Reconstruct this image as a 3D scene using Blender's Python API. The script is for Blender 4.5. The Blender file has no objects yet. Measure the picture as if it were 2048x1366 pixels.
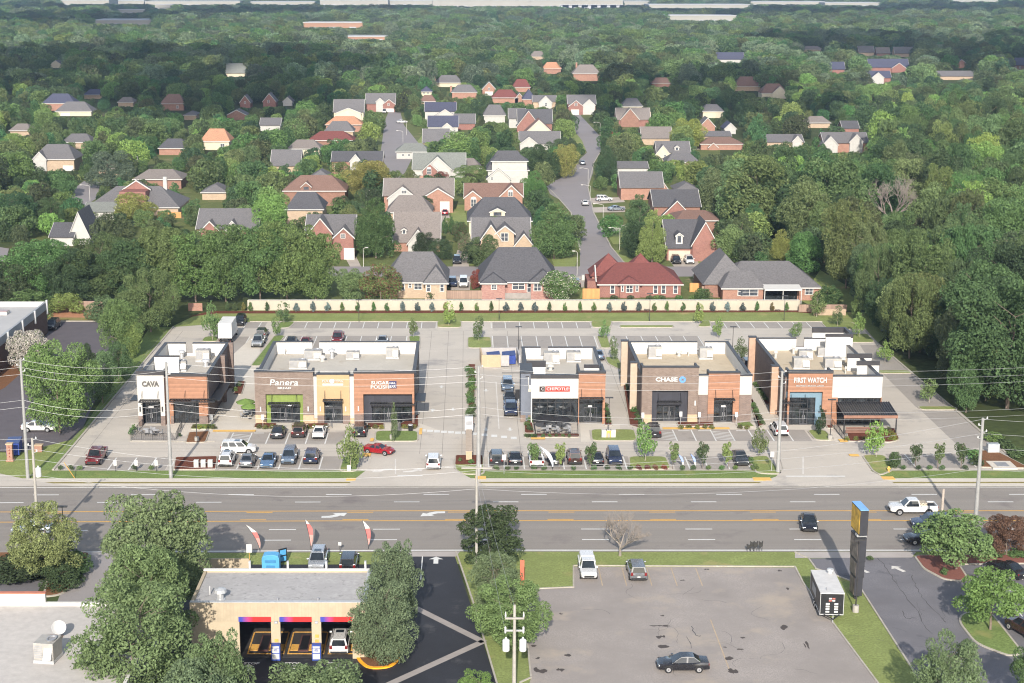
import bpy, bmesh, math, random
import numpy as np
from mathutils import Vector, Matrix

SC = bpy.context.scene
COL = SC.collection
rad = math.radians
random.seed(7)

# ---------------------------------------------------------------- camera, sky, sun, exposure
F, CX, CY, PITCH, CAMH = 3220.0, 935.0, 683.0, rad(12.82), 63.4
cam_d = bpy.data.cameras.new('camera')
cam_d.sensor_width = 36.0
cam_d.lens = F / 2048 * 36.0
cam_d.shift_x = (1024 - CX) / 2048
cam_d.clip_start, cam_d.clip_end = 1.0, 20000.0
cam = bpy.data.objects.new('camera', cam_d)
COL.objects.link(cam)
cam.location = (0, 0, CAMH)
cam.rotation_euler = (math.pi / 2 - PITCH, 0, 0)
SC.camera = cam

SUN_EL, SUN_AZ = rad(27), rad(3.2)
world = bpy.data.worlds.new('World'); SC.world = world
world.use_nodes = True
wn = world.node_tree.nodes; wl = world.node_tree.links
wn.clear()
wo = wn.new('ShaderNodeOutputWorld'); wb = wn.new('ShaderNodeBackground'); ws = wn.new('ShaderNodeTexSky')
ws.sky_type = 'NISHITA'; ws.sun_disc = False
ws.sun_elevation = SUN_EL; ws.sun_rotation = math.pi + SUN_AZ
ws.air_density = 1.0; ws.dust_density = 1.2; ws.ozone_density = 1.0
wb.inputs['Strength'].default_value = 0.125
whs = wn.new('ShaderNodeHueSaturation'); whs.inputs['Saturation'].default_value = .78      # sky colour muted so its fill light is less blue
wl.new(ws.outputs[0], whs.inputs['Color']); wl.new(whs.outputs[0], wb.inputs[0]); wl.new(wb.outputs[0], wo.inputs[0])
sd = bpy.data.lights.new('sun', 'SUN'); sd.energy = 3.4; sd.angle = rad(0.5); sd.color = (1.0, 0.945, 0.865)
sun = bpy.data.objects.new('sun', sd); COL.objects.link(sun)
sun.rotation_euler = (math.pi / 2 - SUN_EL, 0, -SUN_AZ); sun.location = (0, -50, 200)

SC.view_settings.view_transform = 'Standard'; SC.view_settings.look = 'None'
SC.view_settings.exposure = 1.15; SC.view_settings.gamma = 1.0
SC.view_settings.use_curve_mapping = False
SC.render.engine = 'CYCLES'
cy = SC.cycles
cy.use_denoising = True
cy.filter_width = 1.1
cy.max_bounces = 5; cy.diffuse_bounces = 2; cy.glossy_bounces = 2; cy.transmission_bounces = 2
cy.transparent_max_bounces = 4; cy.volume_bounces = 0
cy.caustics_reflective = cy.caustics_refractive = False

# ---------------------------------------------------------------- photo geometry: pixel <-> place
SP, CP = math.sin(PITCH), math.cos(PITCH)
def ray(px, py):
    a, b = (px - CX) / F, (py - CY) / F
    return (a, CP - b * SP, -SP - b * CP)
def G(px, py, z=0.0):
    d = ray(px, py); t = (z - CAMH) / d[2]
    return (d[0] * t, d[1] * t, z)
def V(px, py, Y):
    """point of the upright plane y = Y seen at that pixel"""
    d = ray(px, py); t = Y / d[1]
    return (d[0] * t, CAMH + d[2] * t)
def Zat(Y, py): return V(CX, py, Y)[1]
def Xat(px, Y, z=0.0): return (px - CX) / F * (Y * CP + (CAMH - z) * SP)
def PXY(x, y, z):
    dep = y * CP + (CAMH - z) * SP
    return CX + F * x / dep, CY + F * ((CAMH - z) * CP - y * SP) / dep
def mpp(Y, z=0.0): return (Y * CP + (CAMH - z) * SP) / F      # metres per photo pixel

# ---------------------------------------------------------------- materials
MATS = {}
def nodes_of(name):
    m = bpy.data.materials.new(name); m.use_nodes = True
    nt = m.node_tree; nt.nodes.clear()
    out = nt.nodes.new('ShaderNodeOutputMaterial')
    return m, nt, out
def N(nt, typ, **kw):
    n = nt.nodes.new(typ)
    for k, v in kw.items():
        if k in n.inputs.keys(): n.inputs[k].default_value = v
        else: setattr(n, k, v)
    return n
def c4(c): return (c[0], c[1], c[2], 1)
def principled(nt, out, rough, metal=0.0, spec=0.4):
    b = N(nt, 'ShaderNodeBsdfPrincipled', Roughness=rough, Metallic=metal)
    b.inputs['Specular IOR Level'].default_value = spec
    nt.links.new(b.outputs[0], out.inputs[0])
    return b
def noise(nt, vec, scale, detail=4, rough=.6, dist=0):
    n = N(nt, 'ShaderNodeTexNoise', Scale=scale, Detail=detail, Roughness=rough, Distortion=dist)
    nt.links.new(vec, n.inputs['Vector']); return n
def mixc(nt, fac, a, b, blend='MIX'):
    m = N(nt, 'ShaderNodeMix', data_type='RGBA', blend_type=blend)
    L = nt.links
    for val, idx in ((fac, 0), (a, 6), (b, 7)):
        if hasattr(val, 'is_linked'): L.new(val, m.inputs[idx])
        elif idx == 0: m.inputs[0].default_value = val
        else: m.inputs[idx].default_value = c4(val)
    return m.outputs[2]
def ramp(nt, fac, lo, hi):
    r = N(nt, 'ShaderNodeMapRange'); r.inputs[1].default_value = lo; r.inputs[2].default_value = hi
    nt.links.new(fac, r.inputs[0]); return r.outputs[0]
def mul(c, k): return tuple(min(1, x * k) for x in c)
def M(name, col, rough=.75, var=.12, scale=1.2, metal=0.0, spec=.35, streak=None, stain=None, fine=None):
    """coloured matter with noise in its tone; stain = (colour, scale, threshold)"""
    if name in MATS: return MATS[name]
    m, nt, out = nodes_of(name); MATS[name] = m
    b = principled(nt, out, rough, metal, spec)
    geo = N(nt, 'ShaderNodeNewGeometry')
    vec = geo.outputs['Position']
    if streak:
        mp = N(nt, 'ShaderNodeMapping'); mp.inputs['Scale'].default_value = streak
        nt.links.new(vec, mp.inputs[0]); vec = mp.outputs[0]
    n = noise(nt, vec, scale)
    c = mixc(nt, ramp(nt, n.outputs[0], .3, .7), mul(col, 1 - var), mul(col, 1 + var))
    if fine:
        n3 = noise(nt, geo.outputs['Position'], fine[0], 2)
        c = mixc(nt, ramp(nt, n3.outputs[0], .35, .65), c, mul(col, fine[1]))
    if stain:
        n2 = noise(nt, geo.outputs['Position'], stain[1], 5, .65)
        c = mixc(nt, ramp(nt, n2.outputs[0], stain[2], stain[2] + .12), c, stain[0])
    nt.links.new(c, b.inputs['Base Color'])
    return m
def bands(name, col, col2, step, rough=.75, axis='z', var=.12, width=.12):
    """boards, courses or seams every `step` metres"""
    if name in MATS: return MATS[name]
    m, nt, out = nodes_of(name); MATS[name] = m
    b = principled(nt, out, rough)
    geo = N(nt, 'ShaderNodeNewGeometry')
    sep = N(nt, 'ShaderNodeSeparateXYZ'); nt.links.new(geo.outputs['Position'], sep.inputs[0])
    if axis == 'xy':
        ad = N(nt, 'ShaderNodeMath', operation='ADD'); nt.links.new(sep.outputs[0], ad.inputs[0]); nt.links.new(sep.outputs[1], ad.inputs[1]); s = ad.outputs[0]
    else: s = sep.outputs['xyz'.index(axis)]
    dv = N(nt, 'ShaderNodeMath', operation='DIVIDE'); dv.inputs[1].default_value = step; nt.links.new(s, dv.inputs[0])
    fr = N(nt, 'ShaderNodeMath', operation='FRACT'); nt.links.new(dv.outputs[0], fr.inputs[0])
    lt = N(nt, 'ShaderNodeMath', operation='LESS_THAN'); lt.inputs[1].default_value = width; nt.links.new(fr.outputs[0], lt.inputs[0])
    fl = N(nt, 'ShaderNodeMath', operation='FLOOR'); nt.links.new(dv.outputs[0], fl.inputs[0])
    wnz = N(nt, 'ShaderNodeTexWhiteNoise', noise_dimensions='1D'); nt.links.new(fl.outputs[0], wnz.inputs['W'])
    n = noise(nt, geo.outputs['Position'], 1.5)
    base = mixc(nt, wnz.outputs['Value'], mul(col, 1 - var), mul(col, 1 + var))
    base = mixc(nt, ramp(nt, n.outputs[0], .2, .8), mixc(nt, .25, base, (0, 0, 0)), base)
    nt.links.new(mixc(nt, lt.outputs[0], base, col2), b.inputs['Base Color'])
    return m
def brick(name, c1, c2, mortar, scale=1.0, rough=.85):
    if name in MATS: return MATS[name]
    m, nt, out = nodes_of(name); MATS[name] = m
    b = principled(nt, out, rough, spec=.2)
    geo = N(nt, 'ShaderNodeNewGeometry')
    sep = N(nt, 'ShaderNodeSeparateXYZ'); nt.links.new(geo.outputs['Position'], sep.inputs[0])
    ad = N(nt, 'ShaderNodeMath', operation='ADD'); nt.links.new(sep.outputs[0], ad.inputs[0]); nt.links.new(sep.outputs[1], ad.inputs[1])
    cb = N(nt, 'ShaderNodeCombineXYZ'); nt.links.new(ad.outputs[0], cb.inputs[0]); nt.links.new(sep.outputs[2], cb.inputs[1])
    t = N(nt, 'ShaderNodeTexBrick'); nt.links.new(cb.outputs[0], t.inputs['Vector'])
    t.inputs['Color1'].default_value = c4(c1); t.inputs['Color2'].default_value = c4(c2); t.inputs['Mortar'].default_value = c4(mortar)
    t.inputs['Scale'].default_value = scale; t.inputs['Mortar Size'].default_value = .012
    t.inputs['Brick Width'].default_value = .4; t.inputs['Row Height'].default_value = .14
    n = noise(nt, geo.outputs['Position'], .9)
    nt.links.new(mixc(nt, ramp(nt, n.outputs[0], .25, .75), mixc(nt, .22, t.outputs[0], (0, 0, 0)), t.outputs[0]), b.inputs['Base Color'])
    return m
def shingle(name, col, var=.28):
    """asphalt shingles: short courses of uneven tone and weather streaks"""
    if name in MATS: return MATS[name]
    m, nt, out = nodes_of(name); MATS[name] = m
    b = principled(nt, out, .9, spec=.15)
    geo = N(nt, 'ShaderNodeNewGeometry')
    t = N(nt, 'ShaderNodeTexBrick')
    nt.links.new(geo.outputs['Position'], t.inputs['Vector'])
    t.inputs['Color1'].default_value = c4(mul(col, 1 - var)); t.inputs['Color2'].default_value = c4(mul(col, 1 + var)); t.inputs['Mortar'].default_value = c4(mul(col, .6))
    t.inputs['Mortar Size'].default_value = .02; t.inputs['Brick Width'].default_value = .5; t.inputs['Row Height'].default_value = .28
    n = noise(nt, geo.outputs['Position'], .35, 5)
    n2 = noise(nt, geo.outputs['Position'], 3.0, 3)
    c = mixc(nt, ramp(nt, n.outputs[0], .3, .7), mixc(nt, .3, t.outputs[0], mul(col, .5)), t.outputs[0])
    c = mixc(nt, ramp(nt, n2.outputs[0], .3, .8), c, mul(col, 1.35))
    nt.links.new(c, b.inputs['Base Color'])
    return m
def leafmat(name, col, vary=.3, hue=.03, trans=.38, ovar=.38):
    if name in MATS: return MATS[name]
    m, nt, out = nodes_of(name); MATS[name] = m
    oi = N(nt, 'ShaderNodeObjectInfo'); geo = N(nt, 'ShaderNodeNewGeometry')
    hs = N(nt, 'ShaderNodeHueSaturation'); hs.inputs['Color'].default_value = c4(col)
    def lin(src, lo, hi):
        r = N(nt, 'ShaderNodeMapRange'); r.inputs[3].default_value = lo; r.inputs[4].default_value = hi
        nt.links.new(src, r.inputs[0]); return r.outputs[0]
    wn_ = N(nt, 'ShaderNodeTexWhiteNoise', noise_dimensions='1D'); nt.links.new(oi.outputs['Random'], wn_.inputs['W'])
    nt.links.new(lin(oi.outputs['Random'], .5 - hue, .5 + hue * .8), hs.inputs['Hue'])
    nt.links.new(lin(wn_.outputs['Value'], .72, .98), hs.inputs['Saturation'])
    n = noise(nt, geo.outputs['Position'], .55, 2)
    mm = N(nt, 'ShaderNodeMath', operation='MULTIPLY')
    nt.links.new(lin(geo.outputs['Random Per Island'], 1 - vary, 1 + vary), mm.inputs[0])
    nt.links.new(lin(n.outputs[0], .7, 1.3), mm.inputs[1])
    m2 = N(nt, 'ShaderNodeMath', operation='MULTIPLY'); nt.links.new(mm.outputs[0], m2.inputs[0])
    nt.links.new(lin(wn_.outputs['Value'], 1 - ovar, 1 + ovar), m2.inputs[1])
    nt.links.new(m2.outputs[0], hs.inputs['Value'])
    d = N(nt, 'ShaderNodeBsdfDiffuse'); tr = N(nt, 'ShaderNodeBsdfTranslucent'); mx = N(nt, 'ShaderNodeMixShader', Fac=trans)
    nt.links.new(hs.outputs[0], d.inputs[0]); nt.links.new(hs.outputs[0], tr.inputs[0])
    nt.links.new(d.outputs[0], mx.inputs[1]); nt.links.new(tr.outputs[0], mx.inputs[2]); nt.links.new(mx.outputs[0], out.inputs[0])
    return m
def paint(name, col, metal=.0, rough=.25):
    """car lacquer with road dust low on the sides"""
    if name in MATS: return MATS[name]
    m, nt, out = nodes_of(name); MATS[name] = m
    b = principled(nt, out, rough, metal, .5)
    b.inputs['Coat Weight'].default_value = .35; b.inputs['Coat Roughness'].default_value = .08
    tc = N(nt, 'ShaderNodeTexCoord')
    n = noise(nt, tc.outputs['Object'], 2.5)
    nt.links.new(mixc(nt, ramp(nt, n.outputs[0], .3, .7), mul(col, .92), mul(col, 1.06)), b.inputs['Base Color'])
    n2 = noise(nt, tc.outputs['Object'], 6)
    r = N(nt, 'ShaderNodeMapRange'); r.inputs[3].default_value = rough * .7; r.inputs[4].default_value = rough * 1.5
    nt.links.new(n2.outputs[0], r.inputs[0]); nt.links.new(r.outputs[0], b.inputs['Roughness'])
    return m
def glass(name, col=(.012, .015, .018), rough=.06):
    return M(name, col, rough, .3, 1.5, spec=.7)

# ---------------------------------------------------------------- mesh builder
class MB:
    def __init__(s): s.v, s.f, s.m, s.mats = [], [], [], []
    def mi(s, m):
        if m is None: return 0
        if m not in s.mats: s.mats.append(m)
        return s.mats.index(m)
    def face(s, pts, m=None):
        i = len(s.v); s.v += [tuple(p) for p in pts]; s.f.append(list(range(i, i + len(pts)))); s.m.append(s.mi(m))
    def mesh(s, vs, fs, m=None):
        i = len(s.v); s.v += [tuple(p) for p in vs]; k = s.mi(m)
        for f in fs: s.f.append([a + i for a in f]); s.m.append(k)
    def box(s, x0, x1, y0, y1, z0, z1, m=None):
        v = [(x0, y0, z0), (x1, y0, z0), (x1, y1, z0), (x0, y1, z0), (x0, y0, z1), (x1, y0, z1), (x1, y1, z1), (x0, y1, z1)]
        s.mesh(v, [(0, 3, 2, 1), (4, 5, 6, 7), (0, 1, 5, 4), (1, 2, 6, 5), (2, 3, 7, 6), (3, 0, 4, 7)], m)
    def prism(s, pts, z0, z1, m=None, mside=None):
        """upright prism over a ground outline [(x, y)]"""
        n = len(pts); a = sum(pts[i][0] * pts[(i + 1) % n][1] - pts[(i + 1) % n][0] * pts[i][1] for i in range(n))
        if a < 0: pts = pts[::-1]
        v = [(p[0], p[1], z0) for p in pts] + [(p[0], p[1], z1) for p in pts]
        s.mesh(v, [tuple(range(n, 2 * n))], m)
        s.mesh(v, [(i, (i + 1) % n, n + (i + 1) % n, n + i) for i in range(n)], mside or m)
    def wallprism(s, pts, y0, y1, m=None):
        """outline [(x, z)] on an upright plane, pushed from y0 back to y1"""
        n = len(pts); a = sum(pts[i][0] * pts[(i + 1) % n][1] - pts[(i + 1) % n][0] * pts[i][1] for i in range(n))
        if a < 0: pts = pts[::-1]
        v = [(p[0], y0, p[1]) for p in pts] + [(p[0], y1, p[1]) for p in pts]
        fs = [tuple(range(n)), tuple(range(2 * n - 1, n - 1, -1))] + [(i, n + i, n + (i + 1) % n, (i + 1) % n) for i in range(n)]
        s.mesh(v, fs, m)
    def sideprism(s, pts, x0, x1, m=None):
        """outline [(y, z)] pushed along x"""
        n = len(pts)
        v = [(x0, p[0], p[1]) for p in pts] + [(x1, p[0], p[1]) for p in pts]
        fs = [tuple(range(n)), tuple(range(2 * n - 1, n - 1, -1))] + [(i, n + i, n + (i + 1) % n, (i + 1) % n) for i in range(n)]
        s.mesh(v, fs, m)
    def tube(s, p, q, r0, r1=None, n=8, m=None, cap=True):
        r1 = r0 if r1 is None else r1
        p, q = Vector(p), Vector(q); d = (q - p)
        if d.length < 1e-6: return
        d.normalize(); u = d.orthogonal().normalized(); w = d.cross(u)
        v = []
        for c, r in ((p, r0), (q, r1)):
            for k in range(n):
                t = 2 * math.pi * k / n; v.append(c + (u * math.cos(t) + w * math.sin(t)) * r)
        fs = [(k, (k + 1) % n, n + (k + 1) % n, n + k) for k in range(n)]
        if cap: fs += [tuple(range(n - 1, -1, -1)), tuple(range(n, 2 * n))]
        s.mesh(v, fs, m)
    def path(s, pts, r, n=6, m=None):
        for a, b in zip(pts, pts[1:]): s.tube(a, b, r, r, n, m)
    def lathe(s, prof, c=(0, 0, 0), n=12, m=None):
        v = [(c[0] + r * math.cos(2 * math.pi * k / n), c[1] + r * math.sin(2 * math.pi * k / n), c[2] + z) for r, z in prof for k in range(n)]
        fs = [(i * n + k, i * n + (k + 1) % n, (i + 1) * n + (k + 1) % n, (i + 1) * n + k) for i in range(len(prof) - 1) for k in range(n)]
        fs += [tuple(range(n - 1, -1, -1)), tuple((len(prof) - 1) * n + k for k in range(n))]
        s.mesh(v, fs, m)
    def build(s, name, m=None, parent=None, smooth=False, at=None, bevel=0):
        me = bpy.data.meshes.new(name)
        me.from_pydata(s.v, [], s.f)
        mats = s.mats or ([m] if m else [])
        for x in mats: me.materials.append(x)
        if len(mats) > 1: me.polygons.foreach_set('material_index', s.m)
        if smooth:
            me.polygons.foreach_set('use_smooth', [True] * len(me.polygons))
            try: me.set_sharp_from_angle(angle=rad(35))
            except Exception: pass
        me.update()
        o = bpy.data.objects.new(name, me); COL.objects.link(o)
        if parent is not None: adopt(o, parent)
        if at is not None: o.location = at
        if bevel:
            bm_ = o.modifiers.new('bevel', 'BEVEL'); bm_.width = bevel; bm_.segments = 2; bm_.limit_method = 'ANGLE'
        return o
def adopt(o, parent):
    o.parent = parent
    if parent.get('absolute'):      # the mesh is written in place coordinates
        o.matrix_parent_inverse = Matrix.Translation(-Vector(parent.location))
def tag(o, label=None, cat=None, group=None, kind=None):
    if label: o['label'] = label
    if cat: o['category'] = cat
    if group: o['group'] = group
    if kind: o['kind'] = kind
    return o
def empty(name, loc=(0, 0, 0), rz=0.0, absolute=False):
    o = bpy.data.objects.new(name, None); COL.objects.link(o)
    o.location = loc; o.rotation_euler = (0, 0, rz); o.empty_display_size = .5
    if absolute: o['absolute'] = 1
    return o
def kids(o): return [c for c in bpy.data.objects if c.parent == o]
def tree_of(o): return [(c, [(g, []) for g in kids(c)]) for c in kids(o)]
def dup(root, tr=None):
    """copy a thing with its parts and sub-parts"""
    r = root.copy(); COL.objects.link(r)
    for c, gs in (tr if tr is not None else tree_of(root)):
        n = c.copy(); COL.objects.link(n); n.parent = r
        for g, _ in gs:
            k = g.copy(); COL.objects.link(k); k.parent = n
    return r
def struct(name, mb, m=None, **kw): return tag(mb.build(name, m, **kw), kind='structure')
def sheet(name, px, z, m):
    """flat ground sheet with its outline given as photo points"""
    mb = MB(); mb.face([G(a, b, z) for a, b in px])
    o = mb.build(name, m)
    if o.data.polygons[0].normal.z < 0: o.data.flip_normals()
    return tag(o, kind='structure')
def inset(pts, d):
    n = len(pts); a = sum(pts[i][0] * pts[(i + 1) % n][1] - pts[(i + 1) % n][0] * pts[i][1] for i in range(n))
    sgn = 1 if a > 0 else -1; out = []
    for i in range(n):
        p0, p1, p2 = Vector(pts[i - 1]), Vector(pts[i]), Vector(pts[(i + 1) % n])
        e1 = (p1 - p0).normalized(); e2 = (p2 - p1).normalized()
        n1 = Vector((-e1.y, e1.x)) * sgn; n2 = Vector((-e2.y, e2.x)) * sgn
        b = n1 + n2
        b = b / max(.35, b.length_squared / 2) if b.length > 1e-4 else n1
        out.append(tuple(p1 + b * d))
    return out
def rounded(pts, r, k=4):
    out = []; n = len(pts)
    for i in range(n):
        p0, p1, p2 = Vector(pts[i - 1]), Vector(pts[i]), Vector(pts[(i + 1) % n])
        rr = min(r, (p1 - p0).length * .45, (p2 - p1).length * .45)
        a = p1 + (p0 - p1).normalized() * rr; b = p1 + (p2 - p1).normalized() * rr
        for j in range(k + 1):
            t = j / k; out.append(tuple(a * (1 - t) ** 2 + p1 * 2 * t * (1 - t) + b * t * t))
    return out
def island(name, px, top, kerb, r=1.2, h=.14, w=.22):
    """raised bed with a kerb round it"""
    pts = rounded([G(a, b)[:2] for a, b in px], r)
    mb = MB(); mb.prism(pts, 0.0, h, kerb)
    struct('kerb', mb)
    t = MB(); t.prism(inset(pts, w), h - .05, h + .03, top)
    return struct(name, t)
FONT = None
def text_mesh(txt, size, depth, name='lettering', mat_=None, parent=None, at=(0, 0, 0), rot=(math.pi / 2, 0, 0), bold=0.0, width=None, shear=0.0, flat=False):
    cu = bpy.data.curves.new('lettering', 'FONT'); cu.body = txt; cu.size = size; cu.extrude = depth; cu.offset = bold
    cu.align_x = 'CENTER'; cu.align_y = 'CENTER'; cu.shear = shear; cu.resolution_u = 3; cu.space_line = .85
    to = bpy.data.objects.new('lettering_curve', cu); COL.objects.link(to)
    dg = bpy.context.evaluated_depsgraph_get(); dg.update()
    me = bpy.data.meshes.new_from_object(to.evaluated_get(dg))
    bpy.data.objects.remove(to); bpy.data.curves.remove(cu)
    if width:
        xs = [v.co.x for v in me.vertices]; w0 = max(xs) - min(xs); k = width / w0; mid = (max(xs) + min(xs)) / 2
        for v in me.vertices: v.co.x = (v.co.x - mid) * k
    me.transform(Matrix.Translation(Vector(at)) @ Matrix.Rotation(rot[2], 4, 'Z') @ Matrix.Rotation(rot[0], 4, 'X'))
    me.materials.clear(); me.materials.append(mat_)
    o = bpy.data.objects.new(name, me); COL.objects.link(o)
    if parent is not None: adopt(o, parent)
    return o
# ================================================================ ground, roads, paving
m_conc = M('concrete', (.43, .385, .33), .85, .13, .16, fine=(6, .93), stain=((.29, .265, .24), .12, .57))
m_conc2 = M('concrete_pale', (.50, .45, .38), .85, .08, .4, fine=(5, .94))
m_stall = M('stall_concrete', (.285, .255, .225), .85, .10, .35, fine=(5, .92), stain=((.20, .175, .155), .5, .6))
m_kerb = M('kerb_concrete', (.37, .335, .28), .9, .2, .9, fine=(5, .85))
m_road = M('road_asphalt', (.222, .197, .172), .85, .16, .42, streak=(.02, 1.5, 1), fine=(9, .88), stain=((.165, .142, .13), .16, .57))
m_lotold = M('worn_asphalt', (.275, .242, .218), .88, .24, .16, fine=(7, .86), stain=((.32, .27, .22), .11, .53))
m_lotmid = M('grey_asphalt', (.150, .142, .150), .85, .22, .22, fine=(8, .85), stain=((.075, .07, .078), .16, .58))
m_lotdark = M('purple_asphalt', (.105, .092, .10), .8, .16, .4, fine=(8, .85), stain=((.07, .06, .066), .25, .6))
m_black = M('fresh_asphalt', (.024, .024, .029), .75, .3, .25, fine=(8, .8), stain=((.055, .053, .055), .35, .58))
m_street = M('street_asphalt', (.225, .20, .195), .85, .09, .12, fine=(6, .93), stain=((.165, .15, .15), .3, .6))
m_grass = M('lawn_grass', (.215, .25, .085), .9, .22, .35, spec=.1, fine=(4, .72), stain=((.29, .25, .11), .16, .58))
m_grassg = M('green_grass', (.165, .22, .07), .9, .2, .5, spec=.1, fine=(4, .7), stain=((.22, .22, .08), .2, .58))
m_dry = M('dry_grass', (.24, .20, .075), .9, .2, .6, spec=.1, fine=(4, .75))
m_lawnd = M('garden_lawn', (.13, .15, .055), .95, .3, .25, spec=.05, fine=(2, .7), stain=((.22, .18, .10), .12, .58))
m_mulch = M('mulch', (.150, .056, .036), .95, .25, 1.2, spec=.05, fine=(6, .6))
m_mulchb = M('brown_mulch', (.19, .095, .05), .95, .22, 1.0, spec=.05, fine=(5, .7))
m_terr = M('rough_ground', (.062, .078, .030), .95, .3, .05, spec=.05, fine=(.8, .7), stain=((.12, .105, .055), .03, .56))
m_white = M('road_paint', (.58, .57, .54), .8, .1, 1.5, fine=(5, .88))
m_yellow = M('yellow_paint', (.62, .33, .05), .8, .12, 1.5, fine=(5, .85))
m_fade = M('worn_paint', (.52, .49, .45), .85, .12, 1.0)
m_orange = M('kerb_yellow', (.85, .36, .02), .7, .1, 1.5)
m_tact = M('ramp_yellow', (.60, .36, .10), .85, .1, 1.0)
m_brickpave = M('brick_paving', (.36, .16, .10), .9, .15, 1.0)

mb = MB()
xs = [-9000, -3000, -900, -350, -150, 0, 150, 350, 900, 3000, 9000]; ys = [-2500, 0, 120, 180, 260, 340, 500, 900, 2000, 5000, 14000]
vs = [(x, y, 0) for y in ys for x in xs]; W = len(xs)
mb.mesh(vs, [(j * W + i, j * W + i + 1, (j + 1) * W + i + 1, (j + 1) * W + i) for j in range(len(ys) - 1) for i in range(W - 1)], m_terr)
struct('ground', mb)

def RW(px, row):
    """photo row of a road line at px: the carriageway bends a little at its west end"""
    d = max(0, (900 - px) / 900) ** 1.3 * 5 * max(0, min(1, (row - 950) / 150))
    return row + d
def band(name, rowA, rowB, z, m, px0=-160, px1=2260, mbx=None, step=100):
    b = mbx or MB(); p = px0
    while p < px1:
        q = min(px1, p + step)
        b.face([G(p, RW(p, rowB), z), G(q, RW(q, rowB), z), G(q, RW(q, rowA), z), G(p, RW(p, rowA), z)], m)
        p = q
    if mbx is None: return struct(name, b)
band('road', 972.5, 1103.5, .020, m_road)
band('lawn', 938, 957, .016, m_grassg)
band('lawn', 1103.5, 1128, .012, m_grass, 100, 2260)
band('sidewalk', 956.5, 963.6, .10, m_conc2)
band('lawn', 963.6, 966.6, .07, m_dry)
band('kerb', 966.4, 972.4, .13, m_conc2)
# carriageway lines
mk = MB()
def line(rowc, m, w=.14, px0=-160, px1=2260, z=.026):
    p = px0
    while p < px1:
        q = min(px1, p + 120); a, b = G(p, RW(p, rowc), z), G(q, RW(q, rowc), z)
        mk.face([(a[0], a[1] - w, z), (b[0], b[1] - w, z), (b[0], b[1] + w, z), (a[0], a[1] + w, z)], m); p = q
line(974.0, m_white, .16); line(1100.3, m_white, .16)
line(1021.5, m_yellow, .11); line(1041.2, m_yellow, .11)
for row, x0 in ((988.6, 652), (1003.6, 590)):
    s = 16.0 * (row + 50) / 1038.0
    for k in range(-6, 10):
        px = x0 + k * 12.19 * s
        line(row, m_white, .12, px, px + 51)
for row, x0 in ((1058.0, 746), (1079.0, 740)):
    s = 16.0 * (row + 50) / 1038.0
    for k in range(-6, 9):
        px = x0 + k * 12.19 * s
        line(row, m_white, .12, px, px + 54)
for row, x0, dr in ((1021.5, 493, 2.6), (1041.2, 480, -2.6)):
    s = 16.0 * (row + 50) / 1038.0
    for k in range(-5, 10):
        px = x0 + k * 12.19 * s
        line(row + dr, m_yellow, .10, px, px + 52)
struct('road_marking', mk)
def arrow_poly(cx, cy, L, ang, kind='straight', z=.026, w=1.0):
    if kind == 'straight':
        p = [(-.12, -.5), (.12, -.5), (.12, .12), (.36, .12), (0, .5), (-.36, .12), (-.12, .12)]
        p = [(a * L * w, b * L) for a, b in p]
    else:
        p = [(-.5, -.42), (-.1, -.40), (.16, -.2), (.26, -.02), (.42, -.16), (.52, .42), (-.08, .36), (.06, .2), (-.06, .02), (-.2, -.08), (-.5, -.12)]
        p = [(a * L, b * L * .75) for a, b in p]
        if kind == 'left': p = [(-a, -b) for a, b in p]
    c, s = math.cos(ang), math.sin(ang)
    return [(cx + a * c - b * s, cy + a * s + b * c, z) for a, b in p]
ar = MB()
for px, row, k in ((668, 1031, 'right'), (866, 1028, 'left')):
    g = G(px, row); ar.face(arrow_poly(g[0], g[1], 2.9, 0, k), m_white)
g = G(872, 1121); ar.face(arrow_poly(g[0], g[1], 2.2, 0, z=.05), m_white)
struct('turn_arrow', ar)

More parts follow.
